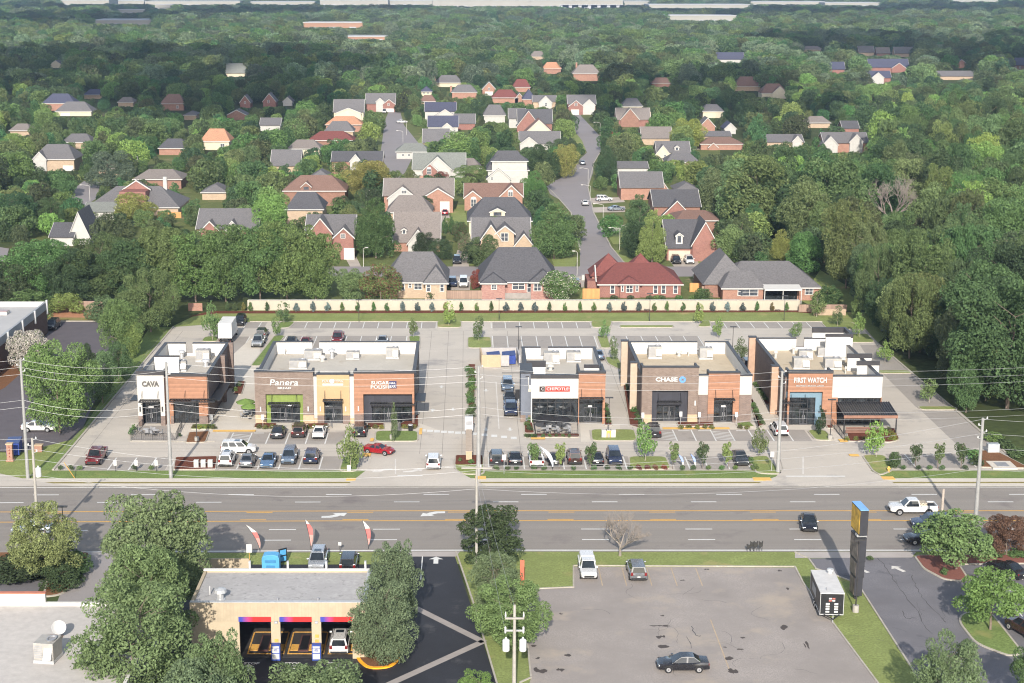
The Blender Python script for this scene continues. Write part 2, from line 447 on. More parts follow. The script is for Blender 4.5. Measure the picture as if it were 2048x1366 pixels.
# --- the shopping centre
sheet('parking_lot', [(106, 941), (347, 654), (492, 644), (1646, 644), (1660, 658), (1728, 658), (1753, 686), (1933, 840), (2010, 906), (2050, 941)], .03, m_conc)
for px in ([(690, 973), (738, 936), (744, 915), (905, 915), (908, 938), (935, 953), (975, 973)],
           [(1500, 973), (1552, 953), (1566, 938), (1560, 915), (1702, 912), (1735, 938), (1768, 955), (1800, 973)],
           [(-160, 972), (-160, 935), (0, 947), (60, 960), (150, 973)]):
    sheet('driveway', px, .14, m_conc)
sheet('lawn', [(340, 655), (398, 627), (470, 621), (1600, 620), (1700, 624), (1735, 660), (1700, 668), (1640, 646), (500, 646)], .018, m_grass)
sheet('mulch_bed', [(375, 634), (420, 622), (1600, 619.5), (1660, 625), (1650, 628), (1590, 624.5), (430, 627)], .024, m_mulch)
for px in ([(552, 658), (560, 644), (592, 644), (580, 656)], [(873, 656), (873, 643), (924, 643), (924, 656)], [(1183, 656), (1180, 643), (1226, 643), (1222, 655)],
           [(1393, 655), (1404, 642), (1420, 642), (1424, 654)], [(1655, 660), (1640, 645), (1705, 645), (1722, 659)],
           [(934, 697), (934, 675), (983, 675), (985, 697)], [(400, 684), (410, 674), (438, 674), (436, 684)],
           [(1192, 672.5), (1216, 672.5), (1223, 697), (1201, 697)], [(1208, 715), (1236, 715), (1250, 738), (1237, 740), (1214, 728)],
           [(548, 672), (572, 672), (521, 733), (500, 733)], [(816, 673), (842, 673), (840, 700), (820, 700)],
           [(750, 863), (837, 863), (838, 884), (748, 884)], [(1180, 860), (1270, 860), (1276, 883), (1182, 883)],
           [(1612, 861), (1650, 861), (1672, 882), (1630, 882)], [(685, 917), (692, 913), (722, 913), (716, 944), (676, 944)],
           [(1256, 914), (1333, 914), (1344, 940), (1258, 940)], [(1494, 916), (1535, 912), (1566, 950), (1512, 948)],
           [(1752, 742), (1818, 742), (1826, 748), (1758, 748)], [(1832, 814), (1908, 814), (1918, 821), (1842, 821)],
           [(908, 920), (914, 912), (968, 912), (970, 950), (925, 950), (908, 940)], [(1722, 911), (1770, 911), (1790, 940), (1762, 952), (1745, 944)],
           [(1648, 672), (1735, 668), (1752, 686), (1660, 686)]):
    island('lawn', px, m_grass if px[0][0] > 860 else m_grassg, m_kerb)
for px, mm in (([(1046, 806), (1056, 800), (1070, 868), (1048, 868)], m_mulch), ([(1048, 869), (1160, 869), (1160, 876), (1048, 876)], m_mulch),
           ([(1206, 808), (1214, 806), (1226, 853), (1208, 853)], m_mulch), ([(935, 730), (952, 730), (950, 852), (935, 852)], m_mulch),
           ([(350, 916), (436, 914), (432, 941), (346, 941)], m_mulch), ([(377, 866), (420, 864), (412, 886), (370, 887)], m_mulchb),
           ([(1692, 866), (1738, 860), (1790, 858), (1800, 880), (1782, 886), (1696, 884)], m_mulch), ([(1505, 762), (1530, 760), (1556, 806), (1530, 812)], m_mulch),
           ([(1240, 740), (1262, 740), (1286, 860), (1258, 852)], m_mulch), ([(510, 848), (555, 848), (552, 857), (506, 857)], m_mulch), ([(582, 849), (658, 848), (656, 857), (582, 857)], m_mulch),
           ([(726, 848), (770, 848), (768, 857), (726, 857)], m_mulch), ([(800, 848), (838, 830), (838, 856), (800, 857)], m_mulch), ([(1352, 846), (1428, 846), (1428, 854), (1356, 854)], m_mulch), ([(1472, 848), (1500, 845), (1510, 855), (1474, 855)], m_grassg),
           ([(1500, 812), (1504, 800), (1530, 850), (1516, 856)], m_mulch), ([(386, 850), (432, 850), (426, 860), (380, 860)], m_grassg), ([(474, 764), (492, 764), (484, 790), (466, 790)], m_mulch), ([(1650, 849), (1664, 849), (1668, 858), (1654, 858)], m_mulch),
           ([(1934, 904), (1990, 902), (2060, 938), (1960, 936)], m_mulchb), ([(910, 912), (966, 912), (968, 932), (908, 932)], m_mulch), ([(1238, 652), (1348, 652), (1346, 656), (1240, 656)], m_grass)):
    island('mulch_bed' if mm in (m_mulch, m_mulchb) else 'lawn', px, mm, m_kerb, .5, .16, .16)
sheet('path', [(425, 745), (512, 668), (520, 690), (512, 860), (440, 862), (390, 862)], .046, m_conc2)
sheet('path', [(1488, 762), (1506, 760), (1562, 856), (1536, 858)], .046, m_conc2)
sheet('path', [(262, 884), (430, 864), (512, 861), (880, 861), (838, 846), (262, 846)], .034, m_conc2)
sheet('path', [(1160, 848), (1240, 848), (1240, 860), (1178, 860), (1182, 884), (1162, 884)], .034, m_conc2)
sheet('path', [(1290, 846), (1640, 846), (1700, 884), (1672, 884), (1630, 859), (1290, 859)], .034, m_conc2)
sheet('patio', [(262, 880), (285, 852), (335, 852), (352, 880)], .05, m_stall)
st = [('upper', 573, 873, 644.5, 657), ('u', 985, 1180, 644.5, 657), ('u', 1415, 1641, 644.5, 657), ('l', 573, 815, 672, 697), ('l', 986, 1188, 672, 697), ('l', 1222, 1397, 672, 697),
      ('f', 428, 690, 913, 939.5), ('g', 460, 695, 865, 888), ('c', 978, 1255, 913, 939.5), ('h', 1274, 1608, 860, 882.5), ('k', 1340, 1500, 913, 939.5), ('left', 160, 345, 915, 941), ('r', 1770, 1950, 908, 936), ('q', 492, 535, 644.5, 657)]
for n_, a, b, r0, r1 in st:
    A, B = G(a, r0), G(b, r0); C = G(a, r1)
    m_ = MB(); m_.face([(A[0], C[1], .036), (B[0], C[1], .036), (B[0], A[1], .036), (A[0], A[1], .036)], m_stall)
    struct('parking_bay', m_)
sheet('parking_bay', [(1762, 690), (1818, 742), (1752, 742), (1720, 690)], .036, m_stall)
sheet('parking_bay', [(1826, 748), (1908, 814), (1832, 814), (1766, 748)], .036, m_stall)
sheet('parking_bay', [(1918, 821), (1996, 890), (1925, 900), (1842, 821)], .036, m_stall)
sheet('parking_bay', [(448, 673), (500, 673), (470, 720), (425, 720)], .036, m_stall)
mk = MB()
def stall(pxs, rt, rb, w=.075, ref='t'):
    yt, yb = G(935, rt)[1], G(935, rb)[1]
    for p in pxs:
        x = G(p, rt if ref == 't' else rb)[0]
        mk.face([(x - w, yb, .041), (x + w, yb, .041), (x + w, yt, .041), (x - w, yt, .041)], m_white)
stall([614.8, 643, 672, 701, 729, 758, 786, 815, 844, 873], 645, 657)
stall([982, 1010, 1038.5, 1066.6, 1094.7, 1122.8, 1151.8, 1180], 645, 657)
stall([1414.8, 1445.5, 1471, 1499.7, 1527.6, 1555, 1584.7, 1612.5, 1641.8], 645, 657)
stall([573, 605, 634, 665, 694, 723.5, 754, 783, 814], 672.5, 697)
stall([984.6, 1013.9, 1042, 1071.9, 1100.6, 1129.6, 1158.3, 1187.6], 672.5, 697)
stall([1223, 1252, 1281.5, 1310.8, 1338.6, 1366.5, 1395.7], 672.5, 697)
stall([494, 523], 645, 656); stall([446, 500], 673, 700)
stall([456, 494, 531, 570.6, 610.7, 649.7, 688], 866, 888, .09, 'b')
stall([430, 473, 515, 556.6, 597, 638, 680.5], 914, 939, .09, 'b')
stall([215, 256.5, 297, 338], 916, 941, .09, 'b')
stall([1355, 1393, 1432.5, 1470, 1510, 1548.5, 1587], 860, 882.5, .09, 'b')
stall([978, 1009, 1049, 1089, 1129, 1173, 1210, 1254], 914, 939, .09, 'b')
stall([1338, 1380.6, 1417.5, 1459.7, 1502], 914, 939, .09, 'b')
stall([1832.7, 1953], 909, 935, .09, 'b')
def hatch(pa, pb, rt, rb):
    yt, yb = G(935, rt)[1], G(935, rb)[1]; xa, xb = G(pa, rb)[0], G(pb, rb)[0]; y = yb + .2
    while y < yt - 1.2:
        mk.face([(xa, y + .9, .041), (xb, y, .041), (xb, y + .18, .041), (xa, y + 1.08, .041)], m_white); y += .75
hatch(456, 494, 866, 888); hatch(1318, 1355, 860, 882.5); hatch(1432.5, 1470, 860, 882.5)
for pa, pb, r in ((433, 452, 866), (508, 528, 866), (1356, 1379, 861.5), (1396, 1420, 861.5), (1472, 1492, 861.5), (1510, 1528, 861.5)):
    a, b = G(pa, r), G(pb, r); mk.face([(a[0], a[1] - .3, .045), (b[0], a[1] - .3, .045), (b[0], a[1], .045), (a[0], a[1], .045)], m_white)
for px, r in [(846 + 14 * i, 861.5 + .9 * i) for i in range(6)] + [(930 + 19.5 * i, 866 + 2.1 * i) for i in range(6)]:
    g = G(px, r); mk.face([(g[0] - .42, g[1] - .6, .05), (g[0] + .42, g[1] - .6, .05), (g[0] + .42, g[1] + .6, .05), (g[0] - .42, g[1] + .6, .05)], m_white)
for px, rt, rb in ((990, 764, 858), (968, 0, 0), (791, 920, 950), (1606, 915, 950)):      # lane lines in the drives
    if rt:
        a, b = G(px if rt != 764 else 992, rt), G(px if rt != 764 else 998, rb)
        mk.face([(b[0] - .08, b[1], .146), (b[0] + .08, b[1], .146), (a[0] + .08, a[1], .146), (a[0] - .08, a[1], .146)] if rt > 900 else [(b[0] - .08, b[1], .041), (b[0] + .08, b[1], .041), (a[0] + .08, a[1], .041), (a[0] - .08, a[1], .041)], m_fade)
for pa, pb, r in ((795, 845, 953), (1572, 1690, 954.5)):
    a, b = G(pa, r), G(pb, r); mk.face([(a[0], a[1] - .2, .146), (b[0], a[1] - .2, .146), (b[0], a[1] + .2, .146), (a[0], a[1] + .2, .146)], m_white)
a, b = G(330, 774), G(288, 862)
mk.face([(b[0] - .07, b[1], .041), (b[0] + .07, b[1], .041), (a[0] + .07, a[1], .041), (a[0] - .07, a[1], .041)], m_fade)
for px, r, an in ((972, 781, math.pi), (972, 859, math.pi), (1020, 859, math.pi), (865, 821, 0), (906, 819, math.pi), (883, 774, 0), (1243, 655, 1.2)):
    g = G(px, r); mk.face(arrow_poly(g[0], g[1], 1.7, an, z=.043, w=.8), m_white)
for px, r, k in ((765, 943, 'left'), (826, 943, 'right')):
    g = G(px, r); mk.face(arrow_poly(g[0], g[1], 2.6, 0, k, z=.147), m_fade)
struct('parking_marking', mk)
tp = MB()
for pa, pb, ra, rb in ((425, 512, 861.5, 864.5), (1326, 1458, 856.5, 859.5), (740, 748, 878, 884), (725, 742, 908, 914), (692, 712, 958, 963), (950, 972, 954, 960), (1508, 1540, 957, 963), (1766, 1786, 955, 961), (1700, 1716, 910, 914), (1680, 1692, 880, 885), (1062, 1090, 876.5, 880), (838, 845, 858, 870)):
    a, b = G(pa, rb), G(pb, ra); tp.box(a[0], b[0], a[1], b[1], .12, .152, m_tact)
struct('tactile_paving', tp)
# joints sawn in the concrete drives
jm = MB(); m_joint = M('concrete_joint', (.20, .185, .165), .9)
for r in (662, 670, 700, 722, 748, 776, 806, 838, 890, 897, 904):
    y = G(935, r)[1]; xl, xr = G(345 - (r - 655) * .83 + 5, r)[0], G(1725 + (r - 655) * 1.16 - 8, r)[0]
    jm.face([(xl, y - .03, .0335), (xr, y - .03, .0335), (xr, y + .03, .0335), (xl, y + .03, .0335)], m_joint)
for x in [G(p, 800)[0] for p in (215, 255, 850, 890, 925, 970, 1030, 1245, 1840, 1885)]:
    jm.face([(x - .03, G(935, 908)[1], .0335), (x + .03, G(935, 908)[1], .0335), (x + .03, G(935, 662)[1], .0335), (x - .03, G(935, 662)[1], .0335)], m_joint)
struct('pavement_joint', jm)

# --- neighbours' ground
sheet('parking_lot', [(50, 643), (262, 643), (150, 890), (70, 905), (-90, 900), (-90, 790), (30, 735), (96, 665)], .02, m_lotdark)
sheet('lawn', [(95, 643), (95, 635), (262, 635), (262, 643)], .022, m_dry)
sheet('mulch_bed', [(95, 635), (95, 623), (262, 623), (262, 635)], .022, M('clay_bank', (.36, .17, .09), .9, .15, .6))
sheet('mulch_bed', [(-40, 800), (-40, 760), (25, 728), (62, 728), (10, 775)], .026, m_mulchb)
sheet('lawn', [(-120, 955), (-120, 905), (40, 905), (180, 870), (104, 941), (80, 958)], .024, m_grass)
sheet('lawn', [(104, 941), (347, 654), (300, 654), (170, 850), (120, 905), (70, 940)], .0255, m_grassg)
sheet('parking_lot', [(-160, 1161), (88, 1161), (70, 1192), (-160, 1192)], .03, m_lotmid)
sheet('driveway', [(110, 1215), (152, 1108), (275, 1104), (300, 1140), (300, 1215)], .03, M('drive_grey', (.26, .235, .225), .85, .08, .3, fine=(6, .92)))
island('mulch_bed', [(-160, 1106), (182, 1106), (176, 1122), (140, 1180), (120, 1192), (84, 1196), (96, 1152), (-160, 1154)], m_mulchb, m_kerb, .8)
sheet('parking_lot', [(478, 1129), (812, 1129), (816, 1113), (910, 1113), (1006, 1410), (300, 1410), (300, 1200), (478, 1200)], .03, m_black)
for px in ([(800, 1113), (800, 1103), (920, 1103), (912, 1113)], [(1590, 1116), (1590, 1104), (1832, 1104), (1824, 1115)], [(140, 1110), (150, 1104), (280, 1104), (280, 1110)]):
    sheet('driveway', px, .034, M('apron', (.33, .295, .27), .85, .08, .4))
sheet('lawn', [(912, 1103), (1600, 1104), (1617, 1117), (1632, 1138), (1668, 1150), (1715, 1168), (1870, 1410), (1006, 1410)], .022, m_grass)
sheet('parking_lot', [(1056, 1179), (1147, 1175), (1147, 1133), (1590, 1135), (1606, 1166), (1758, 1366), (1788, 1410), (1045, 1410), (1062, 1356), (1054, 1280)], .03, m_lotold)
sheet('parking_lot', [(1617, 1117), (1824, 1113), (2160, 1128), (2160, 1410), (1872, 1410), (1715, 1168), (1668, 1150), (1632, 1138)], .028, m_lotmid)
gut = MB()
for a, b in (((818, 1209), (968, 1284)), ((968, 1282), (770, 1372))):
    A, B = Vector(G(*a, .036)), Vector(G(*b, .036)); d = (B - A).normalized(); n = Vector((-d.y, d.x, 0)) * .42
    gut.face([A - n, B - n, B + n, A + n], M('gutter_concrete', (.27, .24, .22), .9, .1, .8)); A.z = B.z = .036
struct('gutter', gut)
def kerbline(px, h=.12, w=.17, m=None):
    b = MB(); pts = [Vector(G(*p)) for p in px]
    for A, B in zip(pts, pts[1:]):
        d = (B - A).normalized(); n = Vector((-d.y, d.x, 0)) * w * .5; A2, B2 = A - d * .02, B + d * .02
        b.prism([tuple((A2 - n)[:2]), tuple((B2 - n)[:2]), tuple((B2 + n)[:2]), tuple((A2 + n)[:2])], 0, h, m or m_kerb)
    return struct('kerb', b)
kerbline([(912, 1104), (948, 1210), (1006, 1410)]); kerbline([(1147, 1133), (1147, 1175), (1056, 1179)]); kerbline([(1054, 1280), (1062, 1356), (1040, 1366)])
kerbline([(1147, 1132), (1590, 1134), (1606, 1166), (1788, 1410)]); kerbline([(1590, 1105), (1617, 1117), (1632, 1138), (1668, 1150), (1715, 1168), (1870, 1410)])
kerbline([(347, 654), (106, 941)], .15, .3); kerbline([(1728, 658), (1753, 686), (1933, 840), (2012, 907)], .15, .3); kerbline([(500, 644), (1644, 644)], .15, .2)
kerbline([(95, 643), (262, 643)], .15, .3); kerbline([(262, 866), (262, 884), (430, 884)], .1, .2)
island('mulch_bed', [(1826, 1112), (1845, 1138), (1888, 1161), (1923, 1164), (1938, 1159), (1919, 1130), (2160, 1128), (2160, 1110)], M('red_mulch', (.20, .075, .055), .95, .15, .8, fine=(5, .8)), m_kerb, .8)
island('lawn', [(1918, 1234), (1932, 1226), (1983, 1226), (2048, 1308), (2020, 1315), (1950, 1289), (1918, 1248)], m_dry if False else m_grassg, m_kerb, 1.5)
island('mulch_bed', [(710, 1318), (712, 1290), (800, 1290), (800, 1322), (780, 1338), (735, 1340)], m_mulchb, m_orange, 1.6, .16, .3)
mk = MB()
def slant(pxs, rt, rb, m, w=.06, z=.036):
    yt, yb = G(935, rt)[1], G(935, rb)[1]
    for p in pxs:
        x = G(p, rt)[0]; mk.face([(x - w, yb, z), (x + w, yb, z), (x + w, yt, z), (x - w, yt, z)], m)
m_oldy = M('old_yellow_line', (.36, .28, .19), .9, .15, 1.5)
slant([1197, 1244, 1293, 1342, 1391], 1136, 1172, m_oldy); slant([1421], 1240, 1345, m_oldy)
slant([845], 1113, 1160, m_white)
for a, b in (((1970, 1131), (1992, 1160)), ((2020, 1129), (2046, 1160)), ((2010, 1180), (2048, 1182)), ((2034, 1220), (2060, 1250))):
    A, B = Vector(G(*a, .036)), Vector(G(*b, .036)); d = (B - A).normalized(); n = Vector((-d.y, d.x, 0)) * .06
    mk.face([A - n, B - n, B + n, A + n], m_white)
for px, r in ((1724, 1140), (1796, 1138)):
    g = G(px, r); mk.face(arrow_poly(g[0], g[1], 2.0, .5, z=.036), m_fade)
for px in (497, 586, 672):
    g = G(px, 1336); mk.face(arrow_poly(g[0], g[1], 1.5, 0, z=.036, w=1.0), m_white)
struct('parking_marking', mk)
for px in (582, 668, 500):
    g = G(px, 1327.5); tag(text_mesh('STOP', .62, .002, 'road_lettering', m_white, None, (g[0] + .15, g[1], .036), (0, 0, 0), .01), kind='structure')
# oil stains and cracks that have their own shapes
sm = MB(); m_oil = M('oil_stain', (.060, .048, .042), .8); rr = random.Random(4)
for px, r, w, h in ((1069, 1292, 14, 2.2), (1132, 1311, 14, 2.6), (1081, 1341, 22, 4.5), (1077, 1317, 8, 1.8), (1333, 1293, 26, 4), (1322, 1274, 12, 3), (1325, 1232, 6, 1.6), (1413, 1139, 8, 1.5), (1366, 1161, 10, 1.3), (1122, 1228, 6, 2), (1330, 1316, 24, 3.5), (1370, 1312, 24, 3), (1458, 1319, 14, 5), (1465, 1344, 22, 5), (1570, 1255, 14, 5), (1613, 1291, 8, 8), (1480, 1299, 10, 1.6), (1122, 1340, 14, 3), (1484, 1276, 8, 1.5), (1320, 1252, 26, 1.6), (1450, 1295, 6, 1.2), (1560, 1142, 8, 2), (1575, 1178, 5, 3)):
    for k in range(5):
        c = G(px + rr.uniform(-.5, .5) * w, r + rr.uniform(-.5, .5) * h); a = w / 42 * rr.uniform(.4, 1); b_ = h / 12 * rr.uniform(.5, 1.1) * 1.5
        sm.face([(c[0] + a * math.cos(t) * rr.uniform(.6, 1), c[1] + b_ * math.sin(t) * rr.uniform(.6, 1), .034 + k * .001) for t in [i * math.pi / 6 for i in range(12)]], m_oil)
struct('oil_stain', sm)
cr = MB(); m_crack = M('crack', (.07, .065, .065), .9)
for pts in ([(1757, 1115), (1775, 1140), (1790, 1165), (1812, 1192), (1835, 1222), (1850, 1250), (1868, 1275)], [(1822, 1150), (1832, 1172), (1845, 1195), (1870, 1220), (1886, 1240), (1893, 1248)], [(1804, 1222), (1812, 1237), (1838, 1234)], [(1382, 1252), (1390, 1270), (1407, 1273)], [(1375, 1275), (1388, 1303)]):
    p = [Vector(G(a + rr.uniform(-2, 2), b, .033)) for a, b in pts]
    q = []
    for A, B in zip(p, p[1:]):
        for k in range(4): q.append(A.lerp(B, k / 4) + Vector((rr.uniform(-.12, .12), rr.uniform(-.25, .25), 0)))
    for A, B in zip(q, q[1:]):
        d = (B - A).normalized(); n = Vector((-d.y, d.x, 0)) * rr.uniform(.02, .06); cr.face([A - n, B - n, B + n, A + n], m_crack)
for k in range(24):
    px, row = (rr.uniform(1080, 1600), rr.uniform(1185, 1360)) if k < 15 else (rr.uniform(1760, 1900), rr.uniform(1150, 1300)); p = Vector(G(px, row, .033)); a = rr.choice((0, 1.57)) + rr.uniform(-.5, .5)
    for j in range(rr.randint(4, 12)):
        a += rr.uniform(-.6, .6); q = p + Vector((math.cos(a), math.sin(a), 0)) * rr.uniform(.25, .7); d = (q - p).normalized(); n = Vector((-d.y, d.x, 0)) * rr.uniform(.008, .02); cr.face([p - n, q - n, q + n, p + n], m_crack); p = q
struct('crack', cr)
sheet('field', [(980, 63), (1115, 63), (1090, 54), (984, 54)], .03, m_dry)
# --- the streets of the housing estate
sheet('lawn', [(560, 600), (560, 330), (690, 182), (1250, 182), (1440, 300), (1440, 440), (1560, 520), (1600, 600)], .008, m_lawnd)
sheet('lawn', [(0, 480), (60, 380), (300, 300), (555, 330), (555, 500)], .008, m_lawnd)
sheet('street', [(650, 553), (658, 533), (1450, 533), (1462, 553)], .03, m_street)
sheet('street', [(1112, 553), (1160, 532), (1160, 500), (1158, 494), (1142, 425), (1120, 400), (1100, 388), (1094, 373), (1108, 362), (1130, 352), (1146, 339), (1160, 318), (1174, 305), (1164, 281), (1142, 253), (1134, 232), (1133, 226),
                 (1160, 226), (1162, 232), (1182, 253), (1208, 281), (1200, 305), (1188, 325), (1186, 345), (1176, 375), (1187, 425), (1222, 494), (1246, 523), (1258, 533), (1200, 553)], .034, m_street)
sheet('street', [(700, 370), (755, 312), (762, 300), (770, 240), (778, 222), (800, 222), (808, 250), (832, 280), (850, 300), (825, 315), (810, 345), (780, 375)], .03, m_street)
sheet('street', [(138, 405), (150, 375), (168, 362), (200, 365), (196, 395), (172, 410)], .03, m_street)
sheet('street', [(-60, 540), (-60, 485), (18, 497), (12, 520)], .03, m_street)
for px in ([(700, 533), (690, 515), (712, 512), (722, 533)], [(905, 533), (915, 500), (935, 500), (938, 533)], [(900, 580), (905, 553), (942, 553), (940, 580)], [(1348, 533), (1335, 516), (1392, 514), (1400, 533)], [(870, 450), (884, 416), (896, 416), (902, 450)],
           [(1188, 425), (1184, 415), (1250, 412), (1250, 424)], [(1186, 408), (1180, 396), (1245, 394), (1250, 404)], [(1212, 466), (1209, 460), (1255, 448), (1262, 458)], [(1388, 300), (1370, 294), (1400, 290), (1410, 298)], [(1130, 575), (1138, 553), (1170, 553), (1168, 575)]):
    sheet('driveway', px, .038, M('drive_concrete', (.36, .31, .26), .85, .1, .4))
for px in ([(1214, 468), (1214, 458), (1262, 460), (1270, 490), (1226, 488)], [(1228, 500), (1262, 498), (1275, 532), (1250, 530)], [(930, 425), (935, 408), (1050, 408), (1060, 430)], [(1110, 535), (1100, 510), (1156, 515), (1150, 533)], [(1386, 530), (1386, 518), (1440, 518), (1430, 532)],
           [(1160, 596), (1170, 556), (1200, 556), (1200, 596)], [(930, 530), (940, 514), (980, 514), (975, 532)], [(900, 452), (905, 410), (930, 410), (935, 452)], [(1600, 600), (1640, 540), (1700, 575), (1740, 620), (1640, 622)], [(1510, 520), (1500, 500), (1540, 495), (1560, 518)], [(148, 362), (140, 350), (190, 345), (196, 360)], [(1560, 640), (1690, 625), (1790, 622), (1800, 650), (1750, 690), (1720, 660)], [(820, 300), (845, 270), (870, 280), (855, 305)], [(1150, 250), (1130, 262), (1165, 300), (1185, 300)]):
    sheet('lawn', px, .026, m_grass)
for px in ([(1160, 500), (1142, 425), (1120, 400), (1094, 373)], [(1187, 425), (1222, 494), (1246, 523), (1258, 533)], [(1208, 281), (1200, 305), (1188, 325), (1176, 375), (1187, 425)]):
    kerbline(px, .12, .3)
# ================================================================ shop buildings
m_coping = M('dark_coping', (.035, .033, .036), .5, .15, 1)
m_eifs = M('white_render', (.42, .40, .37), .9, .05, .8, fine=(7, .96))
m_pwhite = M('white_membrane', (.50, .485, .455), .8, .05, .7, stain=((.66, .62, .56), .8, .62))
m_deck = M('roof_membrane', (.42, .385, .33), .85, .1, .25, fine=(3, .93), stain=((.33, .28, .22), .35, .58))
m_decktan = M('tan_roof_membrane', (.46, .38, .27), .85, .12, .3, fine=(3, .93), stain=((.36, .28, .19), .4, .57))
m_wood = bands('wood_siding', (.305, .152, .090), (.19, .09, .055), .30, .6, var=.13, width=.09)
m_bbrick = brick('brown_brick', (.20, .15, .122), (.155, .112, .092), (.24, .20, .17))
m_gbrick = brick('grey_brown_brick', (.20, .145, .12), (.15, .11, .095), (.22, .18, .16))
m_tan = M('tan_panel', (.37, .255, .14), .85, .06, .8, fine=(6, .95))
m_tanstone = M('tan_stone_base', (.42, .31, .20), .9, .1, 1.6, fine=(4, .9))
m_green = bands('green_panel', (.17, .225, .05), (.12, .16, .03), .3, .7, 'x', .06, .06)
m_dk = bands('charcoal_panel', (.030, .030, .040), (.015, .015, .02), .9, .6, 'x', .1, .03)
m_slate = M('slate_blue_panel', (.115, .125, .15), .7, .08, 1)
m_blue = M('blue_panel', (.13, .20, .25), .75, .05, 1)
m_black_m = M('black_metal', (.014, .014, .016), .45, .2, 2, spec=.5)
m_frame = M('door_frame', (.05, .05, .055), .5, .1, 2)
m_grey_m = M('grey_metal', (.30, .30, .31), .5, .12, 2, metal=.3)
m_galv = M('galvanised_steel', (.46, .46, .46), .45, .12, 2, metal=.4)
m_offw = M('off_white_metal', (.44, .42, .38), .6, .08, 2)
m_glass = M('shop_glass', (.016, .019, .022), .07, .9, 1.1, spec=.8, stain=((.075, .08, .08), 1.6, .60))  # pale mottling in the glass colour stands for reflections and the interior
m_inner = M('dim_interior', (.10, .085, .07), .9, .4, 1.3)
m_signw = M('sign_white', (.44, .435, .425), .6, .02, 1)
m_tanmetal = M('beige_metal', (.38, .30, .225), .7, .08, 1.5)

